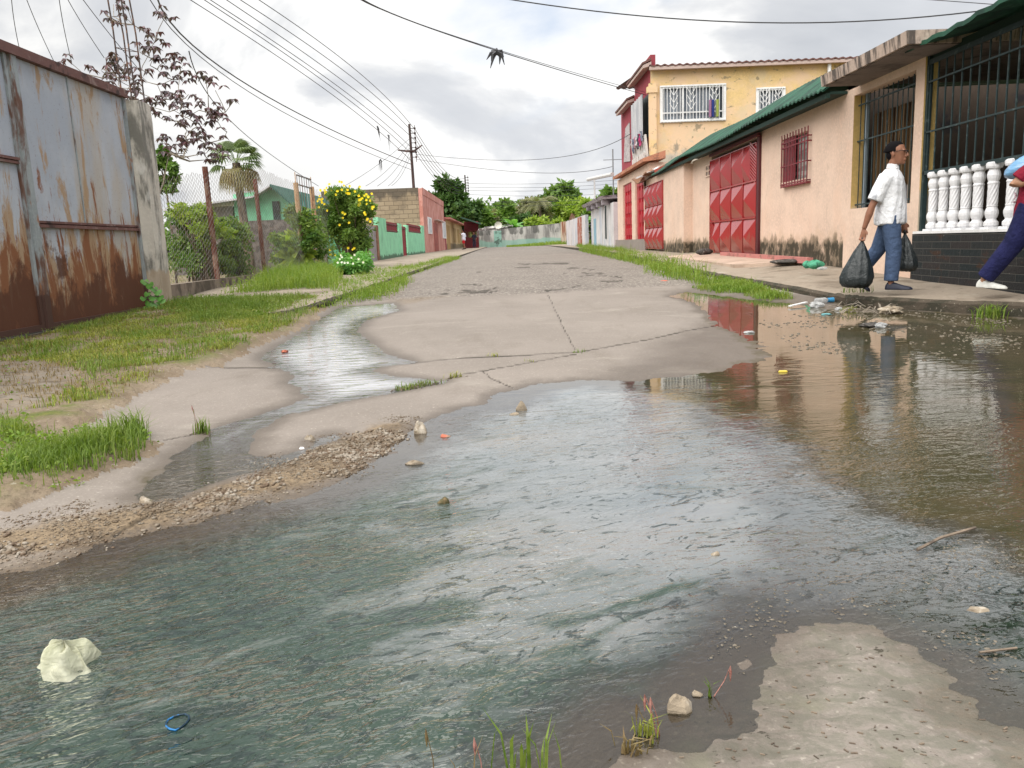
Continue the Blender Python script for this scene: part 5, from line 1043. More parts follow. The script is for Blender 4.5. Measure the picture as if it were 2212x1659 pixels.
b.add([(A_[0][0], 30, A_[0][2]), (A_[0][0], 30, .3), (A_[2][0], 30, .3), (A_[2][0], 30, A_[3][2]), A_[4]]+[(A_[0][0], 38, A_[0][2]), (A_[0][0], 38, .3), (A_[2][0], 38, .3), (A_[2][0], 38, A_[3][2]), (A_[4][0], 38, A_[4][2])], [(0, 1, 2, 3, 4), (9, 8, 7, 6, 5), (0, 5, 6, 1), (2, 7, 8, 3)]); b.build('wall', m_mint, gh)
b = MB(); rz_ = A_[4]; ex_ = ony(352, 452, 29.4); e2 = ony(640, 448, 29.4)
def slabq(b, P4, th): b.hexa([Vector(p)-Vector((0, 0, th)) for p in P4]+[Vector(p) for p in P4])
mid_ = ony(545, 425, 29.4)
slabq(b, [(ex_[0], 29.4, ex_[1]), (mid_[0], 29.4, mid_[1]+.03), (mid_[0], 38, mid_[1]+.7), (ex_[0], 38, ex_[1]+.6)], .06)
slabq(b, [(mid_[0], 29.4, mid_[1]+.03), (rz_[0], 29.4, rz_[2]+.12), (rz_[0], 38, rz_[2]+.12), (mid_[0], 38, mid_[1]+.7)], .06)
b.build('roof', m_proof, gh); b = MB(); slabq(b, [(rz_[0], 29.3, rz_[2]+.13), (e2[0], 29.3, e2[1]), (e2[0], 38, e2[1]), (rz_[0], 38, rz_[2]+.13)], .08); b.build('roof_slope', M('dark green roof', (.02, .11, .08), [], .7), gh)
b = MB(); x0_, z0_ = ony(588, 435, 29.95); x1_, z1_ = ony(605, 460, 29.95); b.box(x0_, x1_, 29.9, 29.99, z1_-.3, z0_); b.build('door', m_dark, gh)
b = MB(); x0_, z0_ = ony(470, 441, 30.2); x1_, _ = ony(503, 441, 30.2); xw, _ = ony(368, 441, 30.2); b.box(xw, x1_-.02, 30.2, 30.4, .3, ony(430, 448, 30.2)[1]); b.build('side_wall', M('grey rendered wall', (.33, .31, .30), [dict(c=(.2, .19, .18), s=1, r=(.5, .6))], .9), gh)
# ------------------------------------------------ mint wall with maroon railings
yg0, yg1 = lyz(822, 560)[0], lyz(918, 530)[0]
m_mw = M('mint street wall', (.30, .70, .44), [dict(c=(.16, .38, .25), s=(2.5, 2.5, 1.2), r=(.56, .66), a=.6), dict(c=(.05, .08, .05), s=(3, 3, 2), r=(.62, .72), z=(.75, .6, 1), a=.8)], .85)
gw = thing('garden_wall', 'mint green garden wall with maroon railing inserts beside the pavement', 'wall', (XL, 40, .3))
def zat(px, py): return onx(px, py, XL)[1]
ypa = lyz(872, 560)[0]; ypb = lyz(882, 550)[0]
b = MB(); zl_ = 1.28; zl_ = 1.72; b.box(XL-.2, XL, yg0, yg0+2.3, .2, 2.3); b.box(XL-.18, XL-.01, yg0+2.3, ypa-1.2, .2, zl_); b.box(XL-.2, XL, ypa-1.2, ypa, .2, 2.2); b.box(XL-.2, XL, ypb, ypb+.8, .2, 2.2); b.box(XL-.18, XL-.01, ypb+.8, yg1-1.6, .2, zl_+.1); b.box(XL-.2, XL, yg1-1.6, yg1, .2, 2.35); b.build('wall', m_mw, gw)
def rail(y0, y1, z0, z1, nm):
    b = MB(); n = int((y1-y0)/.22)
    for k in range(n+1): y = y0+(y1-y0)*k/n; b.box(XL-.1, XL-.07, y, y+.06, z0, z1)
    b.box(XL-.12, XL-.05, y0, y1, z0+.05, z0+.1); b.box(XL-.12, XL-.05, y0, y1, z1-.12, z1-.06); b.build(nm, m_mar, gw)
rail(yg0+2.3, ypa-1.2, zl_, 2.2, 'railing'); rail(ypb+.8, yg1-1.6, zl_+.1, 2.3, 'railing'); rail(ypa, ypb, .25, 2.1, 'gate')
b = MB(); yg_ = lyz(790, 560)[0]; b.box(XL-.25, XL-.05, yg_+.8, yg0-.5, .2, 1.9); gpn = thing('wall_panel', 'short grey rendered wall with brown end posts left of the mint wall', 'wall', (XL-.1, (yg_+yg0)/2, .2)); b.build('wall', M('grey render', (.33, .32, .33), [dict(c=(.22, .21, .2), s=2, r=(.5, .6))], .9), gpn)
for (a, c_, hh) in ((yg_+.1, yg_+.8, 1.7), (yg0-.5, yg0-.05, 1.95)): b = MB(); b.box(XL-.28, XL, a, c_, .2, hh); b.build('post', M('brown post', (.22, .12, .08), [dict(c=(.35, .18, .12), s=3, r=(.5, .6))], .9), gpn)
# ------------------------------------------------ block walled pink house
ph = thing('pink_house', 'flat roofed pink house with a bare concrete block side wall', 'house', (-7, 50, .4))
YK = yg1+.1
t = NT('bare blockwork'); cb = t.n('ShaderNodeCombineXYZ'); t.l(t.X, cb.inputs[0]); t.l(t.Z, cb.inputs[1]); br = t.n('ShaderNodeTexBrick'); t.l(cb.outputs[0], br.inputs['Vector'])
for k_, v_ in (('Scale', 1), ('Brick Width', .62), ('Row Height', .29), ('Mortar Size', .018), ('Mortar Smooth', .5)): br.inputs[k_].default_value = v_
br.inputs['Color1'].default_value = (.30, .235, .16, 1); br.inputs['Color2'].default_value = (.36, .285, .20, 1); br.inputs['Mortar'].default_value = (.20, .155, .11, 1)
c = t.mix(t.ss(t.noise((.5, .5, .8), 6, .65), .5, .66, 0, .7), br.outputs['Color'], (.17, .135, .10)); tz = t.math('ADD', t.noise((1.5, 1.5, .5), 5, .6), t.math('MULTIPLY', t.math('SUBTRACT', t.Z, 4.1), .5)); c = t.mix(t.ss(tz, .5, .7, 0, .8), c, (.10, .085, .07))
m_block = t.fin(c, .95, t.bump(t.math('SUBTRACT', 1., br.outputs['Fac']), .8, .03), .2)
xk0 = ony(700, 500, YK)[0]; zk = ony(905, 405, YK)[1]; yk1 = lyz(964, 560)[0]
b = MB(); b.box(xk0, XL-.26, YK, YK+.3, .2, zk); one_ = b.build('side_wall', m_block, ph)
m_pink = M('salmon wall', (.52, .22, .175), [dict(c=(.62, .32, .27), s=1, r=(.45, .6), a=.8), dict(c=(.35, .15, .12), s=(1.5, 1.5, .5), r=(.58, .68), a=.8)], .85)
b = MB(); b.box(XL-.25, XL, YK+.0, yk1, .2, zk-.05); b.box(XL-.02, XL+.03, YK+.1, yk1, zk-.45, zk); b.box(xk0, XL-.3, YK+.3, yk1, zk-.3, zk-.15); b.build('street_wall', m_pink, ph)
for (p0, p1, py0, py1) in ((924, 932, 470, 505), (955, 962, 478, 515)):
    a, c_ = lyz(p0, 490)[0], lyz(p1, 490)[0]; z0_, z1_ = lyz((p0+p1)/2, py1)[1], lyz((p0+p1)/2, py0)[1]
    b = MB(); b.box(XL+.002, XL+.05, a, c_, z0_, z1_); wdw = b.build('window', m_white, ph); 
    for k in range(1, 3): y = a+(c_-a)*k/3; b = MB(); b.box(XL+.05, XL+.065, y-.12, y+.12, z0_+.1, z1_-.1); b.build('pane', m_curt, wdw)
a, c_ = lyz(938, 520)[0], lyz(946, 520)[0]; b = MB(); b.box(XL+.002, XL+.04, a, c_, .4, 2.75); b.build('door', M('brick red door', (.36, .09, .07), [dict(c=(.2, .06, .05), s=2, r=(.5, .6))], .7), ph)
b = MB(); b.box(XL+.002, XL+.3, lyz(937, 460)[0], lyz(952, 460)[0], 2.95, 3.03); b.build('door_hood', m_soff, ph)
# yellow house beyond
yh = thing('cream_house', 'long low cream house with red verge board far down the left side', 'house', (-6, 75, .5)); yk2 = lyz(1006, 545)[0]
m_cream = M('cream wall', (.62, .45, .24), [dict(c=(.50, .34, .18), s=(.6, .6, .4), r=(.5, .62), a=.7), dict(c=(.16, .13, .09), s=(1.5, 1.5, .8), r=(.60, .72), z=(1.3, .8, 1), a=.8)], .88)
zy = lyz(1000, 478)[1]
b = MB(); b.box(XL-2.2, XL, yk1+1.0, yk2, .4, 3.35); b.build('wall', m_cream, yh)
b = MB(); b.box(XL-.25, XL+.03, yk1, yk1+1.0, .4, 3.5); b.build('corner_pier', m_hred, yh)
b = MB(); b.hexa([(XL-2.4, yk1+.2, 3.36), (XL+.55, yk1+.2, 3.36), (XL+.55, yk2+.5, 3.36), (XL-2.4, yk2+.5, 3.36), (XL-2.4, yk1+.2, 3.7), (XL+.55, yk1+.2, 3.5), (XL+.55, yk2+.5, 3.5), (XL-2.4, yk2+.5, 3.7)]); b.build('roof', M('coral verge', (.50, .20, .17), [], .8), yh)
for (f0, f1, z0_, z1_, m_) in ((.04, .15, .5, 2.9, m_cream), (.3, .42, 1.3, 2.8, m_cream), (.5, .6, 1.3, 2.8, m_cream)):
    a, c_ = yk1+1+(yk2-yk1)*f0, yk1+1+(yk2-yk1)*f1; b = MB(); b.box(XL-.001, XL+.02, a, c_, z0_, z1_); fr2 = b.build('window' if z0_ > 1 else 'door', M('tan frame', (.42, .27, .11), [], .8), yh)
# maroon cage porch and green awning
cp_ = thing('cage_porch', 'maroon barred porch with a solid maroon gate panel at the street end', 'porch', (-4.9, 88, .5)); yq = 84.
xq0, zq0 = ony(1006, 551, yq); xq1, zq1 = ony(1032, 478, yq)
b = MB()
for k in range(12): x = xq0+(xq1-xq0)*k/11; b.box(x-.03, x+.03, yq, yq+.06, .5, zq1)
for z in (1.5, 2.4, 3.0, zq1-.1): b.box(xq0, xq1, yq-.02, yq+.02, z, z+.07)
b.box(xq0, xq1, yq+.1, yq+.16, 2.5, zq1); b.build('bars', m_mar, cp_); b = MB(); b.box(xq0, xq1, yq-.1, yq-.03, .55, 1.75); b.build('gate', m_mar, cp_)
b = MB(); x0_, z0_ = ony(1003, 470, 82); x1_, z1_ = ony(1038, 483, 82); slabq(b, [(x0_-.3, 80.5, z0_+.05), (x1_, 80.5, z1_), (x1_, 85, z1_+.1), (x0_-.3, 85, z0_+.1)], .12); one('awning', b, M('dark sheet awning', (.03, .07, .05), [], .7), 'dark thin awning sticking out over the maroon barred porch', 'awning')
# ------------------------------------------------ end wall, shack roof, dish, rusty gate
YE = 95.
def ex(px, py, Y=YE): return ony(px, py, Y)
m_gwall = M('black streaked end wall', (.42, .41, .385), [dict(c=(.13, .125, .12), s=(1.1, 1.1, .22), r=(.42, .58), a=.85), dict(c=(.20, .36, .30), s=(.35, .35, .6), r=(.50, .60), z=(1.5, 1.5, 1), a=.75), dict(c=(.07, .07, .065), s=(1.5, 1.5, .5), r=(.52, .64), z=(2.0, 1.2, -1), zmax=.1, a=.8)], .92)
x0_, _ = ex(1030, 520); xm, zm0 = ex(1084, 500); x1_, z1_ = ex(1208, 484)
b = MB(); b.hexa([(x0_, YE, .3), (x1_, YE-3, .3), (x1_, YE-2.8, .3), (x0_, YE+.2, .3), (x0_, YE, 2.55), (x1_, YE-3, 3.05), (x1_, YE-2.8, 3.05), (x0_, YE+.2, 2.55)]); one('end_wall', b, m_gwall, 'long grey wall with black streaks and pale green patches closing the street', 'wall')
xg, _ = ex(1076, 500); b = MB(); b.box(xg-.5, xg+.45, YE-.9, YE-.5, .5, 2.5); one('gate_pier', b, M('sea green pier', (.22, .38, .32), [dict(c=(.08, .12, .1), s=1.2, r=(.5, .6))], .9), 'sea green pier in the middle of the grey end wall', 'pier')
sk = thing('shack', 'shack with ragged dark sheet roof behind the grey end wall', 'shed', (-2.5, 99, .6)); b = MB()
for (p0, q0, p1, q1, dy_) in ((1030, 499, 1108, 487, 97), (1045, 494, 1100, 489, 99), (1075, 503, 1122, 492, 97.5)):
    xa_, za = ony(p0, q0, dy_); xb2, zb = ony(p1, q1, dy_); slabq(b, [(xa_, dy_, za), (xb2, dy_, zb), (xb2, dy_+3, zb+.3), (xa_, dy_+3, za+.3)], .12)
b.build('roof', M('ragged roof sheets', (.10, .085, .08), [dict(c=(.5, .48, .46), s=(1.5, 1, 3), r=(.5, .56))], .8), sk); b = MB(); b.box(ony(1035, 500, 98)[0], ony(1112, 500, 98)[0], 98, 101, .6, 2.9); b.build('wall', M('shack wall', (.12, .08, .07), [dict(c=(.3, .3, .3), s=1, r=(.5, .6))], .9), sk)
xd, zd = ony(1076.5, 493-.0+2, 96.5); b = MB(); R_ = []
xd, zd = ony(1076.5, 491, 96.5); zd += .25
for j in range(5): r_ = .42*j/4+.01; R_.append([(xd+r_*math.cos(2*PI*k/16), 96.4-.22*(j/4)**2, zd+r_*math.sin(2*PI*k/16)) for k in range(16)])
b.rings(R_, cap=False); b.rings([[(x, y+.02, z) for x, y, z in r] for r in R_][::-1], cap=False); b.tube([(xd, 96.5, zd), (xd, 97, zd-.9)], .05, 5); one('satellite_dish', b, M('dish cream', (.72, .70, .62), [], .5), 'round cream satellite dish on the shack roof', 'satellite dish')
m_rgw = M('rust stained sheet', (.50, .42, .33), [dict(c=(.24, .09, .05), s=(1.4, 1.4, .3), r=(.44, .54)), dict(c=(.12, .06, .045), s=(2, 2, .5), r=(.56, .64))], .8)
xa_, _ = ony(1209, 500, 88); xb2, zb = ony(1260, 475, 80); xa_, za = ony(1211, 477, 88)
b = MB(); b.hexa([(xa_, 88, .4), (xb2+.3, 80, .4), (xb2+.3, 80.2, .4), (xa_, 88.2, .4), (xa_, 88, 3.1), (xb2+.3, 80, 3.0), (xb2+.3, 80.2, 3.0), (xa_, 88.2, 3.1)]); xm_ = (xa_+xb2)/2; b.hexa([(xa_+.8, 87.2, 3.1), (xb2-.5, 81.2, 3.05), (xb2-.5, 81.4, 3.05), (xa_+.8, 87.4, 3.1), (xa_+1.6, 86.4, 3.75), (xb2-1, 82, 3.8), (xb2-1, 82.2, 3.8), (xa_+1.6, 86.6, 3.75)])
one('rusty_gate', b, m_rgw, 'wide rust stained sheet gate at the far right end of the street', 'gate')
xa_, za = ony(1258, 480, 70); xb2, _ = ony(1282, 500, 66); b = MB(); b.hexa([(xa_, 72, .4), (5.1, 66.1, .4), (5.1, 66.3, .4), (xa_, 72.2, .4), (xa_, 72, 2.7), (5.1, 66.1, 2.65), (5.1, 66.3, 2.65), (xa_, 72.2, 2.7)]); one('low_wall', b, m_ww, 'short pale wall between the rusty gate and the far street wall', 'wall')
# ------------------------------------------------ far trees
tr_px('broad_tree', 925, 1000, 386, 470, 105, 5200, .75, mL['dark'], 'tall dark tree rising behind the cream house', nl=30)
tr_px('broad_tree', 975, 1034, 425, 500, 102, 3600, .7, mL['dark'], 'rounded dark tree just right of the far power pole', nl=24)
tr_px('broad_tree', 1024, 1062, 446, 500, 118, 1900, .8, mL['mid'], 'slim mid green tree left of the dish')
tr_px('thin_tree', 1050, 1090, 455, 500, 125, 1300, .7, mL['olive'], 'sparse greyish tree behind the dish')
tr_px('broad_tree', 1080, 1112, 434, 500, 120, 2200, .75, mL['mid'], 'narrow upright tree behind the banana plant', nl=16)
tr_px('broad_tree', 1178, 1252, 400, 482, 128, 5200, .9, mL['mid'], 'big domed green tree above the rusty gate', nl=30)
tr_px('broad_tree', 1205, 1262, 425, 490, 118, 3600, .7, mL['lime'], 'bright yellow green tree below the domed tree')
tr_px('thin_tree', 1120, 1190, 430, 495, 122, 2600, .6, mL['olive'], 'grey brown leaning bushy tree in the middle distance')
tr_px('shrub', 1135, 1215, 470, 502, 104, 3600, .55, mL['lime'], 'yellow green shrubs over the right half of the end wall', trunk=False)
tr_px('shrub', 1105, 1150, 462, 500, 106, 1800, .6, mL['dark'], 'dark shrub to the right of the banana plant', trunk=False)
tr_px('broad_tree', 1252, 1290, 430, 480, 100, 2200, .7, mL['lime'], 'lime tree showing over the white house roof edge')
tr_px('broad_tree', 1302, 1332, 407, 440, 90, 1500, .6, mL['mid'], 'small tree top between the white house and the crimson house')
tr_px('broad_tree', 1262, 1300, 455, 500, 84, 2200, .5, mL['mid'], 'bushy tree in the gap beside the rust red panel')
bgc, bgr = [], []
for px in range(1000, 1330, 9): x, z = ony(px, 478+random.uniform(-10, 8), 150); bgc.append((x, 150, z)); bgr.append(4.5)
for px in range(1000, 1330, 9): x, z = ony(px, 500, 150); bgc.append((x, 150, z)); bgr.append(5.)
for px in range(180, 1000, 22): x, z = ony(px, 540-.04*0-(px-180)*.02+random.uniform(-6, 6), 110); bgc.append((x, 110, z)); bgr.append(3.5)
V, Fq = leaves(bgc, np.array(bgr), 26000, 1.2); tag(npmesh('distant_woodland', V, Fq, mL['mid']), 'hazy mass of trees closing the view behind the end wall', 'woodland', kind='stuff')
def palm(px, py, Y, R_, n, label, mat, name='coconut_palm', cat='palm tree', droop=1., w_=.12):
    x, z = ony(px, py, Y); t_ = thing(name, label, cat, (x, Y, .6)); b = MB(); b.tube([(x+.3, Y, .3), (x, Y, z)], [.16*R_*.5, .1*R_*.5], 7); b.build('trunk', m_bark, t_); V = []; Fc = []
    for i in range(n):
        a = 2*PI*i/n+random.uniform(-.2, .2); el = random.uniform(.1, 1.2); c = Vector((x, Y, z)); prev = c
        for k in range(1, 9):
            f = k/8; p = c+Vector((math.cos(a), math.sin(a), 0))*R_*f*math.cos(el*.6)+Vector((0, 0, R_*(math.sin(el)*f-droop*.75*f*f))); d = (p-prev).normalized(); s_ = d.cross(Vector((0, 0, 1))).normalized()
            if name == 'banana_plant':
                w0 = R_*w_*math.sin(PI*min(1, (k-.5)/8)); w1 = R_*w_*math.sin(PI*min(.97, (k+.5)/8)); n0 = len(V); V += [prev-s_*w0, prev+s_*w0, p+s_*w1, p-s_*w1]; Fc.append((n0, n0+1, n0+2, n0+3))
            else:
                for sg in (-1, 1):
                    for h_ in (0, .5): q = prev.lerp(p, h_); n0 = len(V); L = R_*.33*(1-f*.6); V += [q, q+d*.05*R_, q+s_*sg*L+d*L*.6+Vector((0, 0, -L*.55))]; Fc.append((n0, n0+1, n0+2))
            prev = p
    npmesh('fronds', V, Fc, mat, t_)
palm(1165, 440, 118, 3.6, 15, 'coconut palm with feathery fronds left of the domed tree', mL['olive']); palm(1140, 455, 122, 3.2, 14, 'smaller feathery palm in the grey green thicket', mL['olive'])
palm(1112, 492, 98.5, 3.0, 11, 'banana plant with broad arching leaves behind the end wall', mL['fresh'], 'banana_plant', 'banana plant', .75, .13)
palm(1285, 478, 76, 2.4, 9, 'banana plant leaning over the pale wall near the white house', mL['fresh'], 'banana_plant', 'banana plant', .8, .13)
# ------------------------------------------------ poles and wires
m_pole = M('dark power pole', (.055, .04, .038), [dict(c=(.12, .08, .07), s=(4, 4, .5), r=(.5, .6))], .8); m_wr = NT('cable').fin((.035, .035, .04), .6)
def ppole(px, ytop, Y, label, r=.14, arms=()):
    x, z = ony(px, ytop, Y); t_ = thing('power_pole', label, 'power pole', (x, Y, .4)); b = MB(); b.tube([(x+.12, Y, .2), (x, Y, z)], [r, r*.65], 8); b.build('pole', m_pole, t_)
    ins = MB(); ns = 7
    for k in range(ns): zz = z-.35-k*.38; ins.bar((x, Y, zz), (x+.42, Y, zz), .05); ins.ball((x+.42, Y, zz), (.09, .09, .11), 7, 5)
    ins.bar((x+.42, Y, z-.1), (x+.42, Y, z-.35-ns*.38), .045); ins.build('insulators', m_pole, t_)
    for (za, w0, w1) in arms: b = MB(); b.tube([(x-w0, Y-.15, z-za+.12), (x-.3, Y-.15, z-za), (x+.3, Y-.15, z-za), (x+w1, Y-.15, z-za+.42)], [.05, .09, .09, .05], 6); b.build('cross_arm', m_pole, t_)
    return Vector((x, Y, z))
pA = ppole(884, 268, 67, 'tall dark power pole with a bent cross arm behind the pink house', .15, [(2.15, 1.05, .95)]); pB = ppole(1004, 378, 116, 'smaller distant power pole at the street end', .15, [(4.5, .5, 1.2)])
pBp = [o for o in C.objects if o.name.startswith('power_pole')][-1]; b = MB(); b.box(pB.x+.6, pB.x+1.3, 115.6, 116.1, pB.z-5.4, pB.z-4.4); b.build('transformer', m_pole, pBp)
def cable(P_, r, name, label, group, n=26, ext=0., r2=None):
    """quadratic cable through three points, carried on past the first by ext"""
    a, m_, c_ = [Vector(p) for p in P_]; b = MB(); pts = []; rr = []
    for i in range(n+1):
        t_ = -ext+(1+ext)*i/n; L0 = (t_-.5)*(t_-1)/.5; L1 = t_*(t_-1)/(-.25); L2 = t_*(t_-.5)/.5; pts.append(a*L0+m_*L1+c_*L2); rr.append(r+(r2-r if r2 else 0)*i/n)
    b.tube(pts, rr, 5, False); return one(name, b, m_wr, label, 'cable', group)
def P3(px, py, Y): x, z = ony(px, py, Y); return Vector((x, Y, z))
grp = 'power lines sweeping to the bent arm pole'
W6 = [(420-8, 0, 640, 185, 868, 345+4), (462-20, 0, 650, 178, 869, 332), (455, 0, 665, 170, 872, 318), (490, 0, 690, 165, 876, 305), (520, 0, 700, 150, 878, 292), (560, 0, 720, 140, 880, 280)]
nm = ['lowest', 'second lowest', 'third lowest', 'fourth lowest', 'second highest', 'highest']
for i, (x0_, y0_, xm_, ym_, x1_, y1_) in enumerate(W6):
    a = P3(x0_, y0_, 24); z_ = P3(x1_, y1_, 67); zz = Vector((pA.x+.42*(i > 2), 67, z_.z))
    f = .5; Ym = 38.; m_ = P3(xm_, ym_, Ym)
    tt = (Ym-24)/(67-24); lin = a.lerp(zz, tt); sagv = (lin.z-m_.z); mid = a.lerp(zz, .5); mid.z -= sagv*(.25/(tt*(1-tt)))
    cable((a, mid, zz), .010, 'power_line', f'{nm[i]} of the six parallel power lines sweeping from upper left to the pole', grp, ext=.45, r2=.020)
a = P3(355, 30, 20); cable((a, P3(635, 240, 38), Vector((pA.x, 67, pA.z-3.2))), .018, 'power_line', 'thick twisted cable sagging below the six lines to the pole', None, ext=.4, r2=.028)
a = P3(330, 10, 20); cable((a, P3(630, 252, 38), Vector((pA.x-.1, 67, pA.z-3.6))), .010, 'power_line', 'thin faint cable hanging just under the thick twisted cable', None, ext=.4, r2=.018)
hc = Vector((xc, YH+1.4, 6.6)); 
a = P3(785, 0, 14); m_ = P3(1075, 110, 20.5); cable((a, m_, hc), .012, 'power_line', 'upper wire of the pair crossing the sky to the balcony', None, ext=.3)
a = P3(775, -3, 14); m_ = P3(1070, 106, 20.6); cable((a, m_+Vector((0, 0, .0)), hc+Vector((0, .1, .12))), .008, 'power_line', 'second thinner wire of the pair crossing to the balcony', None, ext=.3)
a = P3(1090, -3, 11); cable((a, P3(1650, 49, 10.5), P3(2230, 8, 9.2)), .008, 'power_line', 'dark wire curving across the upper right sky above the slab', None, ext=.2)
cable((P3(1990, -2, 11), P3(2100, 6, 10.5), P3(2260, 18, 9.5)), .005, 'power_line', 'short faint wire in the top right corner', None, ext=.1)
cable((P3(1500, -60, 9.5), P3(2150, 11, 9.6), P3(2155, 20, 9.7)), .001, 'power_line', 'x', None); bpy.data.objects.remove(C.objects[-1])
cable((P3(2155, 10, 9.6), P3(2135, 32, 9.6), P3(2118, 52, 9.7)), .005, 'service_wire', 'thin drop wire down to the corner house slab', None)
for i, (px0, py0, px1, py1) in enumerate(((25, 0, 43, 110), (58, 0, 120, 140), (128, 0, 155, 135), (147, 0, 225, 125), (180, 0, 300, 150))):
    cable((P3(px0, py0, 13), P3((px0+px1)/2-2, (py0+py1)/2, 14), P3(px1, py1, 15)), .006, 'service_wire', ['leftmost thin wire dropping behind the rusty gate', 'second thin wire from the left dropping behind the gate', 'third thin wire, nearly straight, dropping behind the gate', 'slanting thin wire dropping left of the steel rods', 'thin wire passing through the purple leaves'][i], None, ext=.15)
cable((P3(450, 205, 18), P3(560, 315, 26), P3(688, 402, 34)), .010, 'service_wire', 'long thin wire sloping down to the yellow flower bush', None, ext=.3)
# drops fanning from the pole and lines to the far pole
for i, (px, py, lb) in enumerate(((700, 424, 'lowest'), (790, 402, 'second'), (815, 402, 'third'), (838, 402, 'fourth'), (846, 401, 'fifth'))):
    q = P3(px, py, 56); top = Vector((pA.x-.1, 66.9, pA.z-1.2-.35*i)); m_ = (q+top)/2+Vector((0, 0, -.35)); cable((top, m_, q), .014, 'service_wire', f'{lb} service wire fanning down left from the tall pole', 'service wires fanning from the pole', n=10)
for i in range(6):
    top = Vector((pA.x+.42, 67, pA.z-.35-.40*i)); q = Vector((pB.x+.3, 116, pB.z-.3-.36*i)); m_ = (top+q)/2+Vector((0, 0, -1.6)); cable((top, m_, q), .022, 'power_line', f'{nm[5-i]} of the lines running on to the distant pole', 'lines between the two poles', n=14)
for i, (yl, yr_) in enumerate(((396, 388), (404, 396), (411, 404), (420, 418), (433, 428), (438, 424), (443, 436))):
    cable((Vector((pB.x+.3, 116, ony(1010, yl, 116)[1])), P3(1200, (yl+yr_)/2+4, 112), P3(1420, yr_-6, 106)), .022, 'power_line', f'{["first", "second", "third", "fourth", "fifth", "sixth", "seventh"][i]} line from the top running right from the distant pole', 'lines running right from the distant pole', n=14)
cable((Vector((pA.x+.42, 67, pA.z-2.4)), P3(1150, 345, 52), Vector((xc-.1, YH+4, onx(1338, 315, xc)[1]))), .015, 'service_wire', 'upper of two long wires sagging to the crimson wall', None)
cable((Vector((pA.x+.42, 67, pA.z-2.8)), P3(1130, 372, 56), P3(1322, 360, 42)), .015, 'service_wire', 'lower long wire sagging to the thin mast', None)
# rags and dead vines hanging on wires
def rag(px, py, Y, L, r, label, k=4):
    p = P3(px, py, Y); b = MB()
    for i in range(k): d = Vector((random.uniform(-1, 1), random.uniform(-.5, .5), random.uniform(-1.2, .3))).normalized(); b.tube([p, p+d*r, p+d*r*1.2+Vector((random.uniform(-r, r)*.6, 0, -L*random.uniform(.4, 1)))], [r*.35, r*.3, r*.05], 5)
    b.ball(p, (r*.5, r*.4, r*.6), 7, 5, .3); one('tangled_debris', b, m_wr, label, 'debris')
rag(1072, 112, 20.5, .28, .14, 'black tangled clump hanging on the pair of crossing wires', 8); rag(816, 275, 54, .9, .12, 'withered strands hanging on a power line left of the pole'); rag(838, 292, 56, 1.2, .08, 'long thin strand hanging closest to the pole', 3); rag(822, 345, 58, .9, .11, 'frayed strands hanging on the thick twisted cable')
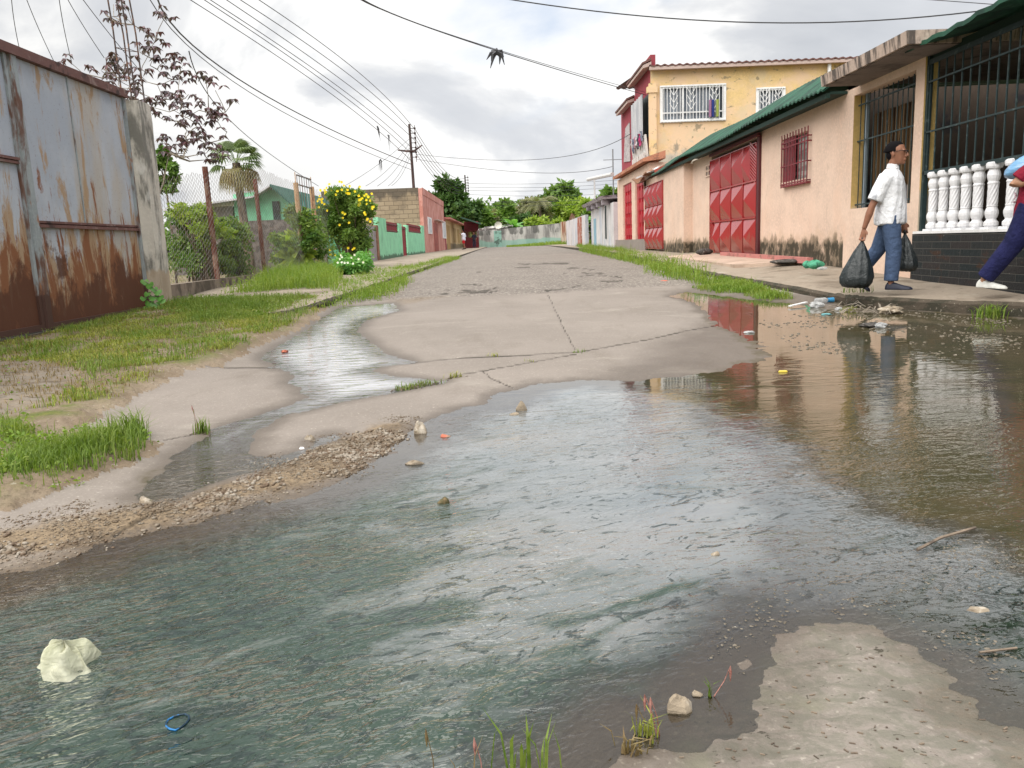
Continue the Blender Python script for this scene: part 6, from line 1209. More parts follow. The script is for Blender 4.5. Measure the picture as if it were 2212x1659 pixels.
# ================================================================ PEOPLE
m_skin = M('brown skin', (.26, .115, .068), [dict(c=(.22, .10, .06), s=9, r=(.5, .65), a=.6)], .5, None, .4); m_skin2 = M('lighter brown skin', (.42, .22, .13), [], .5, None, .4)
m_hair = M('black hair', (.006, .005, .006), [], .9, (60, .6, .004), .1); m_black = M('black frame', (.01, .01, .012), [], .35)
def cloth(name, c, d=None, s=9): return M(name, c, [dict(c=d or tuple(v*.75 for v in c), s=(s, s, s*.4), r=(.5, .62), a=.5)], .85, (8, .9, .05), .2, var=.04)
def ring(c, rx, ry, n=14, tx=0, ty=0, ax=None):
    c = Vector(c)
    if ax is None: return [c+Vector((rx*math.cos(2*PI*k/n), ry*math.sin(2*PI*k/n), tx*math.cos(2*PI*k/n)+ty*math.sin(2*PI*k/n))) for k in range(n)]
def person(label, org, deg, P, mats, vox=.007, group=None, glasses=False, collar=True, H=0.):
    """P: joints in a local frame (x ahead, y left, z up). One continuous body, clothes as children."""
    th = math.radians(deg); c_, s_ = math.cos(th), math.sin(th); org = Vector(org)
    def W(mb):
        mb.v = [(org.x+x*c_-y*s_, org.y+x*s_+y*c_, org.z+z) for x, y, z in mb.v]; return mb
    root = thing('person', label, 'person', org, group)
    def fin_(mb, nm, mat, v=vox, rm=True):
        o = W(mb).build(nm, mat, root, smooth=True)
        if rm:
            r = o.modifiers.new('Remesh', 'REMESH'); r.mode = 'VOXEL'; r.voxel_size = v; r.use_smooth_shade = True
            k = o.modifiers.new('Smooth', 'SMOOTH'); k.factor = .6; k.iterations = 3
        return o
    J = {k: Vector(v) for k, v in P.items() if isinstance(v, tuple) and len(v) == 3}; hd = J['head']; nk = J['neck']
    b = MB()
    tf = Matrix.Rotation(P.get('nod', (0, 0, 0))[1], 3, 'Y') @ Matrix.Rotation(P.get('turn', (0, 0, 0))[2], 3, 'Z') if 'turn' in P else Matrix.Identity(3)
    def hp(v): return hd+tf @ Vector(v)
    hr = [(-.120, .045, .026, .028), (-.105, .038, .046, .042), (-.075, .022, .070, .056), (-.04, .008, .086, .066), (0, 0, .096, .074), (.045, -.006, .099, .077), (.085, -.010, .088, .070), (.11, -.012, .062, .052), (.123, -.012, .022, .02)]
    b.rings([[hp((cx_+rx*math.cos(2*PI*k/14), ry*math.sin(2*PI*k/14), z)) for k in range(14)] for z, cx_, rx, ry in hr])
    b.tube([hp((.09, 0, .022)), hp((.108, 0, -.005)), hp((.122, 0, -.028)), hp((.100, 0, -.040))], [.010, .013, .016, .014], 7)      # nose
    b.ball(hp((.094, 0, -.066)), (.014, .024, .008), 8, 5); b.ball(hp((.092, 0, -.080)), (.013, .020, .008), 8, 5)               # lips
    b.ball(hp((.078, 0, -.105)), (.022, .022, .018), 8, 5)                                                                          # chin
    for s in (-1, 1): b.ball(hp((.088, .030*s, .030)), (.012, .022, .008), 8, 5); b.ball(hp((-.012, .079*s, -.005)), (.020, .010, .032), 8, 6)
    b.tube([nk+Vector((-.01, 0, -.06)), nk, hd+Vector((-.015, 0, -.07))], [.062, .054, .054], 12)
    pel = J['pelvis']; ch = (J['shR']+J['shL'])/2
    b.tube([pel, (pel+ch)/2, ch, nk], [.10, .10, .09, .055], 12)
    def hand(wr, dr, side, curl=1.):
        d = Vector(dr).normalized(); f_ = Vector((1, 0, 0))-d*d.x; f_.normalize(); l = d.cross(f_)
        pc = wr+d*.055; b.rings([[pc+d*(t_*.045)+f_*(.030*w_*math.cos(2*PI*k/10))+l*(.014*w_*math.sin(2*PI*k/10)) for k in range(10)] for t_, w_ in ((-1.2, .72), (-.6, .95), (.2, 1.08), (.9, .95))])
        inn = l*side
        for i, L in enumerate((.072, .080, .074, .058)):
            o = pc+d*.040+f_*(.030-.019*i); a1 = o+d*L*.42+inn*(.012*curl); a2 = a1+d*L*.12+inn*L*.40*curl; a3 = a2-d*L*.25*curl+inn*L*.05+d*(L*.25*(1-curl)); b.tube([o-d*.02, o, a1, a2, a3], [.0085, .009, .0085, .008, .007], 6)
        o = wr+d*.025+f_*.024; b.tube([o, o+f_*.022+d*.022+inn*.008, o+f_*.020+d*.050+inn*.022], [.011, .010, .0085], 6)
    for s, side in (('R', -1), ('L', 1)):
        sh, el, wr = J['sh'+s], J['el'+s], J['wr'+s]
        b.tube([sh, sh.lerp(el, .5), el, el.lerp(wr, .3), el.lerp(wr, .75), wr], [.052, .046, .038, .042, .031, .026], 10)
        hand(wr, P.get('hd'+s, (0, 0, -1)), 1 if s == 'R' else -1, P.get('curl', 1.))
        hp_, kn, an = J['hip'+s], J['kn'+s], J['an'+s]; b.tube([hp_, hp_.lerp(kn, .5), kn, kn.lerp(an, .35), kn.lerp(an, .8), an], [.085, .072, .052, .054, .036, .034], 10)
        td = Vector(P['toe'+s]).normalized(); b.tube([an, an+Vector((0, 0, -.03)), an+td*.10+Vector((0, 0, -.045))], [.034, .036, .028], 8)
    fin_(b, 'body', mats['skin'])
    # hair
    b = MB(); n = 16
    R_ = []
    for j in range(9):
        f = j/8; z = .02+.115*f; rr = math.sqrt(max(0, 1-(z-.02)**2/.0145)); R_.append([hp((-.016-.012*(1-f)+(.099*rr+.012)*math.cos(2*PI*k/n)*(.80 if math.cos(2*PI*k/n) > 0 and f < .45 else 1), (.078*rr+.008)*math.sin(2*PI*k/n), z)) for k in range(n)])
    b.rings(R_); b.ball(hp((-.055, 0, -.012)), (.052, .070, .058), 12, 7)
    if P.get('hair', 1): fin_(b, 'hair', mats['hair'], .007)
    if glasses:
        b = MB()
        for s in (-1, 1):
            q = [hp((.112, s*y_, z_)) for y_, z_ in ((.010, .026), (.048, .026), (.046, -.006), (.014, -.006))]; b.tube(q+[q[0]], .0032, 5); b.tube([hp((.112, s*.048, .022)), hp((.06, s*.078, .022)), hp((-.01, s*.086, .018))], .0035, 5)
        b.tube([hp((.114, -.010, .022)), hp((.116, .010, .022))], .003, 5); fin_(b, 'glasses', m_black, rm=False)
        b = MB(); [b.ball(hp((.098, s*.030, .014)), (.006, .012, .006), 8, 5) for s in (-1,)]; fin_(b, 'eye', m_black, rm=False); b = MB(); b.ball(hp((.098, .030, .014)), (.006, .012, .006), 8, 5); fin_(b, 'eye', m_black, rm=False)
    # shirt
    b = MB(); cz = nk.z
    R_ = []; n = 28
    for (f, rx, ry) in P['shirt']:
        c = pel.lerp(Vector((ch.x, ch.y, nk.z)), f) if f >= 0 else pel+Vector((0, 0, f)); wob = .010+.012*(1-abs(f))
        R_.append([c+Vector(((rx+wob*math.sin(3*k+f*9)*.5)*math.cos(2*PI*k/n), (ry+wob*math.cos(4*k+f*7)*.4)*math.sin(2*PI*k/n), .012*math.sin(k*1.3) if f < .1 else 0)) for k in range(n)])
    b.rings(R_)
    for s in ('R', 'L'):
        sh, el, wr = J['sh'+s], J['el'+s], J['wr'+s]; sl_ = P.get('sleeve', .72); b.tube([Vector((ch.x, ch.y*.5+sh.y*.5, sh.z+.0)), sh+Vector((0, 0, .0)), sh.lerp(el, sl_*.5), sh.lerp(el, sl_)], [.085, .082, .084, .082], 14)
    o = fin_(b, 'shirt', mats['shirt'], .009)
    if collar:
        b = MB(); b.rings([[Vector((nk.x+.003+(.070-.006*j)*math.cos(2*PI*k/18), (.066-.006*j)*math.sin(2*PI*k/18), nk.z-.03+.028*j+.012*abs(math.sin(PI*k/18)))) for k in range(18)] for j in range(3)]); fin_(b, 'collar', mats['shirt'], .006)
        b = MB(); b.box(pel.x+.152, pel.x+.157, -.012, .012, pel.z+.05, ch.z-.1); b.bar(sh.lerp(el, .0), sh.lerp(el, .0)+Vector((.001, 0, 0)), .001)
    # trousers
    b = MB()
    b.rings([ring(pel+Vector((0, 0, z)), rx, ry, 20) for z, rx, ry in ((.10, .125, .155), (.03, .135, .17), (-.05, .135, .175), (-.10, .10, .14))])
    tl = P.get('legcut', .93)
    for s in ('R', 'L'):
        hp_, kn, an = J['hip'+s], J['kn'+s], J['an'+s]; ws = P.get('legw', (.105, .098, .084, .080, .076))
        if tl > .5: b.tube([hp_+Vector((0, 0, .03)), hp_.lerp(kn, .4), kn, kn.lerp(an, .5), kn.lerp(an, tl)], ws, 14)
        else: b.tube([hp_+Vector((0, 0, .03)), hp_.lerp(kn, .5), hp_.lerp(kn, .85)], [.11, .11, .11], 14)
    fin_(b, 'trousers', mats['trousers'], .009)
    for s in ('R', 'L'):
        an = J['an'+s]; td = Vector(P['toe'+s]).normalized(); sd_ = td.cross(Vector((0, 0, 1))).normalized(); u = sd_.cross(td)
        b = MB(); hl = an-td*.055-u*.075
        prof_ = [(0, .030, .05), (.02, .038, .085), (.07, .040, .092), (.12, .038, .075), (.17, .044, .056), (.22, .044, .045), (.26, .034, .036), (.285, .012, .02)]
        b.rings([[hl+td*x_+sd_*(w_*cy)+u*(h_*cz_) for cy, cz_ in ((-1, 0), (-.98, .25), (-.8, .7), (-.45, .95), (0, 1), (.45, .95), (.8, .7), (.98, .25), (1, 0), (0, -.02))] for x_, w_, h_ in prof_])
        so_ = fin_(b, 'shoe', mats['shoe'], .006)
    return root, W
# ---- man with the black bags
org1 = (4.36, 9.03, .262)
Pm = dict(head=(.026, 0, 1.505), neck=(-.008, 0, 1.365), turn=(0, 0, -.10), nod=(0, .0, 0), shR=(-.045, -.165, 1.235), shL=(.01, .165, 1.235), elR=(-.165, -.215, .93), wrR=(-.235, -.215, .70), elL=(-.03, .225, .95), wrL=(.095, .215, .76), pelvis=(-.005, 0, .80), hipR=(.01, -.085, .80), hipL=(-.02, .085, .80), knR=(.06, -.09, .43), anR=(.045, -.095, .078), knL=(-.14, .085, .45), anL=(-.36, .09, .155), toeR=(1, -.05, 0), toeL=(.80, 0, -.55), hdR=(-.12, 0, -1), hdL=(.12, 0, -1),
          shirt=[(-.065, .165, .195), (0, .168, .195), (.22, .155, .19), (.45, .145, .19), (.65, .140, .195), (.78, .125, .185), (.88, .10, .14), (.96, .068, .08)], sleeve=.78)
pm, Wm = person('man in white short sleeved shirt and grey blue trousers carrying two black bags', org1, -36, Pm, dict(skin=m_skin, hair=m_hair, shirt=cloth('white cotton shirt', (.78, .79, .82), (.62, .63, .68), 7), trousers=cloth('slate blue trousers', (.065, .10, .18), (.035, .06, .11), 6), shoe=M('navy shoe', (.015, .018, .035), [], .4)), glasses=True)
b = MB()
for k in range(4): z = 1.06-.014*k; b.bar((-.150-.003*k, -.292, z), (-.095-.003*k, -.285, z), .003)
Wm(b).build('sleeve_print', M('grey print', (.2, .22, .27), [], .8), pm)
b = MB(); b.bar((.155, -.035, 1.16), (.168, -.045, .76), .004, .006); Wm(b).build('placket', M('shirt seam', (.45, .46, .5), [], .8), pm)
m_bag = M('black plastic film', (.012, .018, .02), [dict(c=(.05, .065, .07), s=(9, 9, 2), r=(.55, .66), a=.7)], .28, (10, .8, .03), .6)
def bag(hand_l, W_, label, hgt, rx, ry, mat, name='plastic_bag', lean=-.02, pl=9, grp=None, off=(0, 0)):
    b = MB(); R_ = []; n = 36; hx, hy, hz = hand_l
    for f, w_ in ((-.04, .10), (0, .07), (.04, .10), (.12, .22), (.25, .42), (.42, .66), (.6, .86), (.78, 1.0), (.9, 1.0), (.97, .85), (1.0, .5)):
        R_.append([(hx+off[0]*f+lean*f+rx*w_*(1+.10*(1-f*.6)*math.sin(pl*2*PI*k/n+f*3)+.05*math.sin(5*k+f*11))*math.cos(2*PI*k/n), hy+off[1]*f+ry*w_*(1+.08*math.cos(pl*2*PI*k/n))*math.sin(2*PI*k/n), hz-hgt*f+.012*math.sin(3*k)*(f > .9)) for k in range(n)])
    b.rings(R_); b.tube([(hx-.02, hy, hz-.0), (hx-.012, hy, hz+.035), (hx+.012, hy, hz+.035), (hx+.02, hy, hz)], .006, 5); b.tube([(hx-.01, hy-.012, hz-.02), (hx, hy-.02, hz+.03), (hx+.01, hy-.012, hz-.02)], .006, 5)
    o = W_(b); return one(name, o, mat, label, 'plastic bag', grp, smooth=True)
bag((-.248, -.215, .575), Wm, "bulging black plastic bag hanging from the man's rear hand", .535, .175, .12, m_bag, lean=-.06, grp=None)
bag((.115, .215, .640), Wm, "black plastic bag half hidden behind the man's front leg", .44, .12, .10, m_bag, lean=.03)
# ---- second walker at the right edge
org2 = (5.27, 7.86, .29)
Pw = dict(head=(.06, 0, 1.50), neck=(.02, 0, 1.33), shR=(-.02, -.165, 1.22), shL=(.03, .165, 1.22), elR=(-.20, -.225, 1.02), wrR=(.02, -.22, 1.09), elL=(.10, .22, .95), wrL=(.22, .2, .85), pelvis=(-.03, 0, .80), hipR=(-.05, -.085, .80), hipL=(-.01, .085, .80), knR=(-.19, -.09, .46), anR=(-.44, -.09, .095), knL=(.14, .09, .45), anL=(.26, .09, .08), toeR=(1, 0, -.06), toeL=(1, 0, .1), hdR=(1, 0, .5), hdL=(.1, 0, -1), legw=(.125, .118, .10, .092, .085),
          shirt=[(-.10, .20, .21), (0, .19, .205), (.25, .175, .20), (.5, .165, .20), (.7, .15, .20), (.82, .13, .18), (.9, .10, .13), (.97, .068, .08)], sleeve=.72)
pw, Ww = person('walker in dark red top, navy trousers and white shoes cut by the right edge', org2, -48, Pw, dict(skin=m_skin2, hair=m_hair, shirt=cloth('dark red top', (.24, .015, .035), (.16, .012, .03), 6), trousers=cloth('navy trousers', (.016, .018, .075), (.010, .012, .045), 6), shoe=M('white shoe', (.66, .66, .62), [], .6)))
b = MB(); b.tube([(-.200, -.10, .93), (-.215, -.08, .96), (-.205, -.05, .93), (-.21, -.085, .90)], .007, 5); b.bar((-.21, -.13, .87), (-.21, -.06, .87), .012); Ww(b).build('shirt_print', M('pale print', (.6, .45, .5), [], .8), pw)
m_bbag = NT('pale blue film'); cc = m_bbag.mix(m_bbag.ss(m_bbag.noise((4, 4, 14), 5, .6), .4, .65), (.18, .38, .62), (.42, .50, .68)); m_bbag = m_bbag.fin(cc, .3, m_bbag.bump(m_bbag.noise((5, 5, 24), 5, .6), .8, .02), .5)
b = MB(); R_ = []; n = 24
for j in range(9):
    f = j/8; w_ = math.sin(PI*min(.97, .06+f*.90))**.6; R_.append([(-.30+.36*f, -.10+.135*w_*math.cos(2*PI*k/n)*(1+.05*math.sin(5*k)), 1.15+.13*f+.105*w_*math.sin(2*PI*k/n)*(1+.05*math.cos(7*k))) for k in range(n)])
b.rings(R_); one('plastic_bag', Ww(b), m_bbag, "pale blue plastic sack carried under the red topped walker's arm", 'plastic bag', smooth=True)
b = MB(); b.rings([[(.12+.10*w_*math.cos(2*PI*k/14), .20+.07*w_*math.sin(2*PI*k/14), .78-f*.42) for k in range(14)] for f, w_ in ((0, .1), (.2, .4), (.5, .8), (.85, 1), (1, .7))]); one('plastic_bag', Ww(b), M('teal film', (.12, .42, .36), [dict(c=(.5, .1, .14), s=6, r=(.55, .6))], .35), "teal and red plastic bag in the walker's far hand", 'plastic bag', smooth=True)
# ---- people far down the street
pf = dict(Pm); pf.update(wrL=(.22, .10, 1.25), elL=(.12, .2, 1.2), hdL=(.6, 0, .6), wrR=(.05, -.2, .75), elR=(-.08, -.21, .95), knL=(-.02, .085, .44), anL=(-.16, .09, .10), toeL=(1, 0, 0), legcut=.4, curl=.3); x, z = ony(1002.5, 540, 66); zf_ = float(B(66))+.12
person('distant man in white vest and bright red shorts leaning by the cream house', (x, 66, zf_), 160, pf, dict(skin=m_skin, hair=m_hair, shirt=cloth('pale vest', (.7, .72, .8)), trousers=cloth('red shorts', (.5, .02, .03)), shoe=m_black), .016, collar=False)
pf2 = dict(Pm); pf2.update(knL=(.02, .09, .43), anL=(.02, .09, .08), toeL=(1, 0, 0), elR=(.02, -.25, .98), wrR=(.16, -.1, .98), hdR=(.3, .6, .1)); x, z = ony(1028, 530, 80); 
person('distant figure in a dark shirt standing before the maroon bars', (ony(1025, 530, 82)[0], 82, float(B(82))+.12), 250, pf2, dict(skin=m_skin, hair=m_hair, shirt=cloth('dark shirt', (.03, .03, .05)), trousers=cloth('dark trousers', (.04, .03, .05)), shoe=m_black), .016, collar=False)
# ================================================================ LITTER, STONES, TUFTS
m_stone = M('pale stone', (.27, .22, .16), [dict(c=(.42, .37, .30), s=14, r=(.52, .62)), dict(c=(.12, .09, .06), s=11, r=(.56, .66)), dict(c=(.10, .11, .04), s=16, r=(.6, .68))], .85, (60, .8, .006))
def rock(px, py, wpx, hf, label, mat=m_stone, name='stone', cat='stone', seed=0, asp=.8, rot=0., sink=.15):
    x, y = ong(px, py); d = math.hypot(y, .95); r = wpx/1693*d/2; random.seed(seed+5); bm_ = MB(); nn = 10; R_ = []
    z0 = float(B(y)); hh = r*2*hf
    ks = [random.uniform(.78, 1.15) for _ in range(nn)]; tx, ty = random.uniform(-.3, .3), random.uniform(-.3, .3)
    for f, w_ in ((-.3, .8), (0, 1.), (.35, .96), (.7, .76), (.95, .45), (1., .2)):
        R_.append([(x+(r*w_*ks[k]*math.cos(2*PI*k/nn+rot)+tx*r*f)*(1 if abs(f-.35) > .01 else random.uniform(.93, 1.05)), y+r*asp*w_*ks[k]*math.sin(2*PI*k/nn)+ty*r*f, z0-hh*sink+hh*f*(1+.25*math.sin(k+seed))) for k in range(nn)])
    bm_.rings(R_); return one(name, bm_, mat, label, cat)
m_brickst = M('brick chip', (.42, .13, .08), [dict(c=(.3, .2, .14), s=20, r=(.5, .6))], .8)
rock(1468, 1530, 60, .5, 'big pale chipped stone at the edge of the dry concrete in front', seed=3, asp=.75); rock(1507, 1500, 24, .35, 'small whitish stone right behind the big chipped stone', seed=4)
rock(1128, 886, 26, .75, 'tan lump of stone standing in the bright water, farthest out', seed=6); rock(1111, 895, 24, .16, 'flat stone just breaking the water beside the farthest tan lump', seed=7, asp=.6)
rock(909, 935, 33, .75, 'dark based stone at the tip of the gravel bank', seed=9, asp=.7); rock(962, 943, 22, .25, 'flat brick red chip in the water by the gravel tip', m_brickst, seed=10); rock(898, 1002, 44, .20, 'long flat mossy stone in the water below the gravel tip', seed=11, asp=.5)
rock(958, 1086, 27, .45, 'brown stone alone in the middle of the rippled water', M('brown stone', (.20, .14, .07), [dict(c=(.08, .07, .03), s=15, r=(.5, .6))], .7, (50, .7, .005)), seed=12); rock(1545, 1198, 22, .3, 'tiny pale stone in the calm water right of centre', seed=13)
rock(670, 950, 22, .5, 'rounded pebble left on the concrete above the gravel bank', seed=14); rock(652, 970, 11, .4, 'white pebble at the upper edge of the gravel bank', m_white, seed=15); rock(318, 1085, 28, .5, 'grey stone near the brown puddle on the gravel', seed=16); rock(92, 947, 24, .35, 'whitish stone among the left grass clump', M('whitish stone', (.6, .58, .53), [], .8), seed=17); rock(523, 1094-40, 16, .45, 'small tan pebble on the gravel by the puddle', seed=18); rock(2112, 1318, 46, .07, 'flat tan flake showing through the thin water at far right', seed=19, asp=.6)
random.seed(77)
def crumple(px, py, wpx, hpx, label, mat, name='plastic_scrap', cat='litter', seed=1, z=None, rough=.5, X=None):
    if X is None: x, y = ong(px, py); zz = float(B(y)) if z is None else z
    else: x = X; y, zz = onx(px, py, X)
    d = math.sqrt(x*x+y*y+.9); w_ = wpx/1693*d; h_ = hpx/1693*d; rs = random.Random(seed); n = 18; m_ = 11; R_ = []
    ph = [rs.uniform(0, 6.28) for _ in range(8)]
    for j in range(m_):
        a = PI*(j+.35)/(m_-.3); R_.append([])
        for k in range(n):
            t_ = 2*PI*k/n; q = 1+rough*(.45*math.sin(3*t_+ph[0]+a*2)+.3*math.sin(5*t_+ph[1]-a*3)+.3*math.sin(2*t_+ph[2]+a*5)+.2*math.sin(9*t_+ph[3]+4*a)); R_[-1].append((x+w_/2*q*math.sin(a)*math.cos(t_), y+w_*.38*q*math.sin(a)*math.sin(t_), zz+h_*.42-h_*.55*math.cos(a)*(1+rough*.5*math.sin(3*t_+ph[4]+a*2))))
    b = MB(); b.rings(R_); o = one(name, b, mat, label, cat, smooth=False); return o
def m_film(name, c, tl=.45, rough=.25):
    t = NT(name); col = t.mix(t.ss(t.noise(18, 4, .6), .35, .65), c, tuple(v*.72 for v in c)); nb = t.bump(t.noise((14, 14, 30), 6, .65, 1.), .9, .02); t.fin(col, rough, nb, .5)
    tr = t.n('ShaderNodeBsdfTranslucent'); t.l(col, tr.inputs[0]); tp = t.n('ShaderNodeBsdfTransparent'); a = t.n('ShaderNodeMixShader'); a.inputs[0].default_value = tl; t.l(t.bs.outputs[0], a.inputs[1]); t.l(tr.outputs[0], a.inputs[2])
    b_ = t.n('ShaderNodeMixShader'); t.put(t.ss(t.noise(9, 4, .6, off=(4, 4, 4)), .45, .65, .05, .35), b_.inputs[0]); t.l(a.outputs[0], b_.inputs[1]); t.l(tp.outputs[0], b_.inputs[2]); t.l(b_.outputs[0], t.out.inputs[0]); return t.m
mf_w = m_film('white film', (.75, .76, .76)); mf_y = m_film('yellowish film', (.86, .86, .66)); mf_g = M('green tarp', (.08, .36, .22), [dict(c=(.04, .18, .12), s=8, r=(.5, .6))], .6, (12, .8, .02)); mf_t = M('teal scrap', (.14, .34, .36), [], .5); mf_d = M('dark rag', (.06, .055, .05), [dict(c=(.2, .18, .16), s=14, r=(.55, .65))], .8, (20, .8, .01))
def floatbag():
    """crumpled bag: folded film rising out of the stream, built on a polar sheet"""
    x0_, y0_ = ong(146, 1440); V = []; F_ = []; rs = random.Random(5); ph = [rs.uniform(0, 6) for _ in range(9)]; na, nr = 90, 26
    for j in range(nr+1):
        r = .5*j/nr
        for i in range(na):
            a = 2*PI*i/na; e = 1+.22*math.sin(2*a+ph[0])+.16*math.sin(3*a+ph[1])+.05*math.sin(9*a+ph[2]); u, v = r*math.cos(a), r*math.sin(a); k = 1-(r/.5)**1.6
            hz = .082*k*(.62+.38*math.sin(7*u+ph[3])*math.cos(9*v+ph[4]))+.010*k**.5*math.sin(7*a+10*r+ph[5])+.007*math.sin(23*v-15*u+ph[6])*k-.012*(1-k)
            V.append((x0_+u*.150*e+.008*math.sin(13*v+ph[7])+.03*k*math.sin(5*v), y0_+v*.13*e+.008*math.sin(12*u+ph[8]), hz+.004))
    F_ = [(j*na+i, j*na+(i+1) % na, (j+1)*na+(i+1) % na, (j+1)*na+i) for j in range(nr) for i in range(na)]
    b = MB(); b.add(V, F_); o = one('plastic_bag', b, [mf_y], 'crumpled translucent white and yellow bag caught in the stream at lower left', 'plastic bag', smooth=True)
floatbag()
q = [ong(*p) for p in ((358, 1564), (364, 1556), (375, 1550), (388, 1546), (400, 1544), (408, 1548), (409, 1555), (402, 1564), (392, 1572), (380, 1579), (368, 1577), (360, 1571))]; b = MB(); b.tube([(x, y, .002) for x, y in q]+[(q[0][0], q[0][1], .002)], .0022, 5); one('strap', b, M('blue strap', (.02, .17, .42), [dict(c=(.01, .03, .05), s=22, r=(.5, .56))], .5), 'thin blue plastic loop lying in the water at lower left', 'strap')
crumple(1763, 664, 26, 11, 'clear crumpled bag in the gutter heap under the kerb', mf_w, seed=2); crumple(1812, 670, 14, 6, 'white scrap of film beside the gutter weeds', mf_w, seed=3); crumple(1785, 680, 18, 3, 'flat teal scrap lying below the gutter heap', mf_t, seed=4); crumple(1902, 708, 22, 10, 'white and lilac plastic stuck on a dark lump in the shallow water', mf_w, seed=5); crumple(1886, 706, 44, 9, 'dark lump under the white plastic in the shallow water', mf_d, seed=6, name='debris_lump', cat='debris')
crumple(1925, 677, 40, 14, 'pale earthy lump at the foot of the kerb', m_stone, seed=7, name='debris_lump', cat='debris'); crumple(1619, 719, 20, 4, 'torn white scrap with a dark end on the wet concrete', mf_w, seed=8); crumple(1435, 611, 26, 5, 'orange red scrap at the edge of the asphalt weeds', M('orange scrap', (.6, .12, .06), [], .6), seed=9); crumple(615, 762, 13, 6, 'small rust red leaf in the left stream', m_brickst, seed=10, name='leaf', cat='leaf')
x, y = ong(1691, 804); b = MB(); b.tube([(x-.03, y, float(B(y))+.004), (x-.022, y, float(B(y))+.004), (x+.022, y-.005, float(B(y))+.004), (x+.03, y-.006, float(B(y))+.004)], [.004, .010, .010, .004], 12); one('float', b, M('yellow plastic', (.6, .45, .06), [], .4), 'small yellow plastic capsule floating right of centre', 'litter')
x, y = ong(1795, 655); z = float(B(y)); b = MB(); b.rings([[(x-.045+.075*j, y+.026*(1+.2*j)*math.cos(2*PI*k/14), z+.04+.026*(1+.2*j)*math.sin(2*PI*k/14)) for k in range(14)] for j in (0, 1)]); one('cup', b, M('sky blue plastic', (.04, .25, .48), [], .4), 'bright blue plastic cup lying on the gutter heap', 'cup')
x, y = ong(1774, 657); z = float(B(y)); b = MB(); b.tube([(x-.08, y, z+.04), (x-.06, y, z+.04), (x+.05, y, z+.045), (x+.08, y, z+.05)], [.03, .035, .035, .012], 12); one('bottle', b, mf_w, 'clear plastic bottle lying left of the blue cup', 'bottle', smooth=True)
x, y = ong(1705, 665); x2, y2 = ong(1742, 659); b = MB(); b.bar((x, y, float(B(y))+.02), (x2, y2, float(B(y2))+.035), .035, .012); one('stick', b, m_white, 'white plastic strip pointing left out of the gutter heap', 'litter')
zs1 = lambda x, y: float(np.interp(y, [7.6, 9.6, 12.5, 15.2, 20], [.27, .285, .37, .44, .47]))
def on_pav(px, py, z): return onz(px, py, z)
def tarp(px, py, wpx, hpx, z, label, mat, **k):
    x, y = onz(px, py, z); d = math.hypot(x, y); return crumple(px, py, wpx, hpx, label, mat, z=z, X=None, **k) if False else crumple_at(x, y, z, wpx/1693*d, hpx/1693*d, label, mat, **k)
def crumple_at(x, y, z, w_, h_, label, mat, name='plastic_scrap', cat='litter', seed=1):
    rs = random.Random(seed); ph = [rs.uniform(0, 6.28) for _ in range(6)]; R_ = []; n = 18
    for j in range(10):
        a = PI*(j+.3)/9.6; R_.append([(x+w_/2*math.sin(a)*math.cos(t_)*(1+.22*math.sin(3*t_+ph[0]+a)+.12*math.sin(7*t_+ph[1])), y+w_*.35*math.sin(a)*math.sin(t_)*(1+.2*math.sin(4*t_+ph[2])), z+h_*.5-h_*.5*math.cos(a)*(1+.2*math.sin(3*t_+ph[3]))) for t_ in [2*PI*k/n for k in range(n)]])
    b = MB(); b.rings(R_); return one(name, b, mat, label, cat)
tarp(1760, 580, 30, 16, .40, 'folded green tarpaulin bag at the wall foot by the end of the pink beam', mf_g, name='tarpaulin_bag', cat='bag', seed=3); tarp(1742, 579, 16, 14, .40, 'small green rag beside the end of the pink beam', mf_g, seed=4); tarp(1778, 583, 20, 6, .38, 'white scrap on the pavement by the green tarpaulin bag', mf_w, seed=5); tarp(1521, 551, 32, 13, .47, 'crumpled greyish bag on the pavement left of the big red gate', mf_d, name='plastic_bag', cat='plastic bag', seed=6); tarp(1700, 570, 70, 9, .40, 'dark rags under the pink beam', mf_d, name='rags', cat='rags', seed=8)
b = MB()
for k in range(30):
    x, y = ong(random.uniform(1805, 1925), random.uniform(662, 680)); z = float(B(y)); a = random.uniform(0, 6.28); p = Vector((x, y, z+.01)); b.tube([p, p+Vector((math.cos(a)*.08, math.sin(a)*.05, random.uniform(.01, .06))), p+Vector((math.cos(a)*.17, math.sin(a)*.1, random.uniform(0, .03)))], [.006, .005, .002], 4)
tag(b.build('twig_pile', m_palebark), 'pile of washed up twigs and stalks against the kerb corner', 'twigs', kind='stuff')
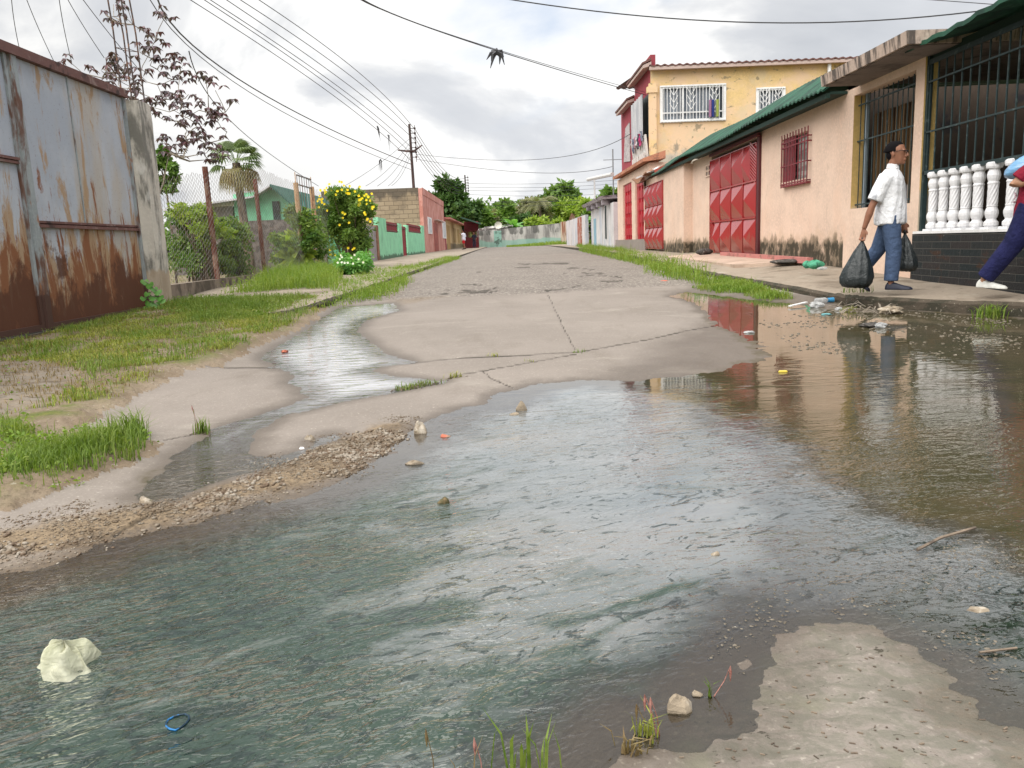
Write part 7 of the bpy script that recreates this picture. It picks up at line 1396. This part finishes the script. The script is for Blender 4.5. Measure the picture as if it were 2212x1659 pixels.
# grass tufts one can count
def tuft(px, py, n, h_, spread, label, mat=mg1, wd=.006, z=None, lean=.5, name='grass_tuft', cat='grass tuft', seeds=0, grp=None):
    if z is None: x, y = ong(px, py); z = float(B(y))
    else: x, y = onz(px, py, z)
    P_ = np.column_stack([x+RNG.normal(size=n)*spread, y+RNG.normal(size=n)*spread*.6, np.full(n, z)]); hh = h_*(.45+.6*RNG.random(n)); root = thing(name, label, cat, (x, y, z), grp); blades(P_, hh, wd, 'blades', mat, None, None, lean=lean, parent=root)
    if n >= 24: b = MB(); [b.tube([(p[0], p[1], z), (p[0]+random.uniform(-.02, .02), p[1], z+.015), (p[0]+random.uniform(-.05, .05), p[1]-.03, z)], .002, 4) for p in P_[:10]]; b.build('roots', m_bark, root)
    for k in range(seeds):
        b = MB(); p = Vector((x+random.uniform(-.5, .5)*spread*4, y, z)); t_ = p+Vector((random.uniform(-.03, .04), 0, h_*random.uniform(.95, 1.5))); b.tube([p, (p+t_)/2+Vector((.004, 0, 0)), t_], [.0012, .001, .0006], 4); b.tube([t_-Vector((0, 0, .035)), t_-Vector((0, 0, .015)), t_], [.0008, .0032, .0006], 5); b.build('stalk', mdry if k % 2 else m_seed, root)
    return root
m_seed = M('red seed head', (.36, .17, .14), [dict(c=(.2, .08, .06), s=60, r=(.5, .6))], .8)
tuft(437, 938, 60, .11, .022, 'upright sedge tuft standing in the left stream', wd=.006, lean=.35, seeds=2); tuft(984, 818, 40, .07, .03, 'yellow green tuft in the concrete joint, right of the long grass strip', mg2, lean=.8); tuft(1067, 774, 22, .06, .03, 'small tuft in the upper concrete joint, left of the crack', mg2, lean=.8); tuft(1249, 766, 24, .06, .035, 'flat tuft where the crack meets the joint', mg1, lean=1.); tuft(1146, 786, 16, .06, .025, 'thin straw tuft on the concrete below the joint', mg2)
for k, (px, py) in enumerate(((870, 842), (890, 838), (910, 834), (932, 830))): tuft(px, py, 34, .05, .035, ['first','second','third','fourth'][k]+' tuft from the left in the short row edging the bright stream', mg1, lean=.9, grp='row of tufts in the lower joint')
tuft(2140, 686, 110, .17, .07, 'bushy bright weed growing at the kerb foot near the right edge', mg3, wd=.010, lean=.8, name='weed', cat='weed'); tuft(1852, 630, 60, .10, .10, "grass tuft on the pavement in front of the man's bag", mg1, z=.22, lean=.8); tuft(1827, 650, 24, .16, .02, 'thin grass tuft rising from the kerb joint', mg1, lean=.4); tuft(1835, 672, 50, .08, .06, 'yellowish weeds in the gutter heap', mg2, lean=1.1, name='weed', cat='weed'); tuft(2200, 622, 14, .03, .03, 'tiny tuft on the pavement at the right edge', mg1, z=.26)
tuft(1125, 1672, 9, .14, .018, 'green grass blades rising at the bottom edge, centre', mg1, wd=.008, lean=.3, seeds=0); tuft(1175, 1675, 6, .13, .018, 'narrow grass blades right of the central bottom tuft', mg1, wd=.006, lean=.25, seeds=0); tuft(1000, 1700, 4, .08, .03, 'reddish seeding grass at the bottom edge left of centre', mdry, wd=.003, lean=.5, seeds=2)
tuft(1400, 1590, 22, .06, .012, 'sparse sedge with a tall stalk at the rim of the dry concrete', mg2, wd=.004, lean=.8, seeds=3); tuft(1535, 1505, 6, .05, .004, 'small green shoot behind the big pale stone', mg1, wd=.005, lean=.35, seeds=1); tuft(1370, 1625, 18, .05, .02, 'low dead sprig by the concrete rim near the bottom', mdry, lean=1.)
tuft(185, 845, 50, .06, .05, 'dark green weed beside the broken slab on the verge', mg1, wd=.008, lean=.8, name='weed', cat='weed')
for k, (px, py, L_, lb) in enumerate(((1380, 655, .4, 'l'),)): pass
b = MB(); x, y = ong(2030, 1175); b.tube([(x-.1, y-.06, .01), (x, y, .02), (x+.16, y+.09, .012)], .005, 5); one('twig', b, m_bark, 'slanting dark twig in the shallow water at right', 'twig')
b = MB(); x, y = ong(2160, 1410); b.tube([(x-.05, y-.005, .006), (x+.04, y+.004, .008)], .003, 5); one('twig', b, m_bark, 'short dark twig at the edge of the thin water, lower right', 'twig')
fm = MB()
for k in range(150):
    px, py = random.uniform(1450, 2212), random.uniform(1380, 1655); x, y = ong(px, py)
    if sdf(main_w, np.array([x]), np.array([y]))[0] > -.02: continue
    a = random.gauss(-.5, .5); L = random.uniform(.003, .012); fm.bar((x, y, float(hT([x], [y])[0])+.001), (x+L*math.cos(a), y+L*math.sin(a), float(hT([x], [y])[0])+.002), random.uniform(.0015, .003))
tag(fm.build('leaf_litter', m_bark), 'scattered dark flecks and bits of stalk on the dry concrete', 'litter', kind='stuff')
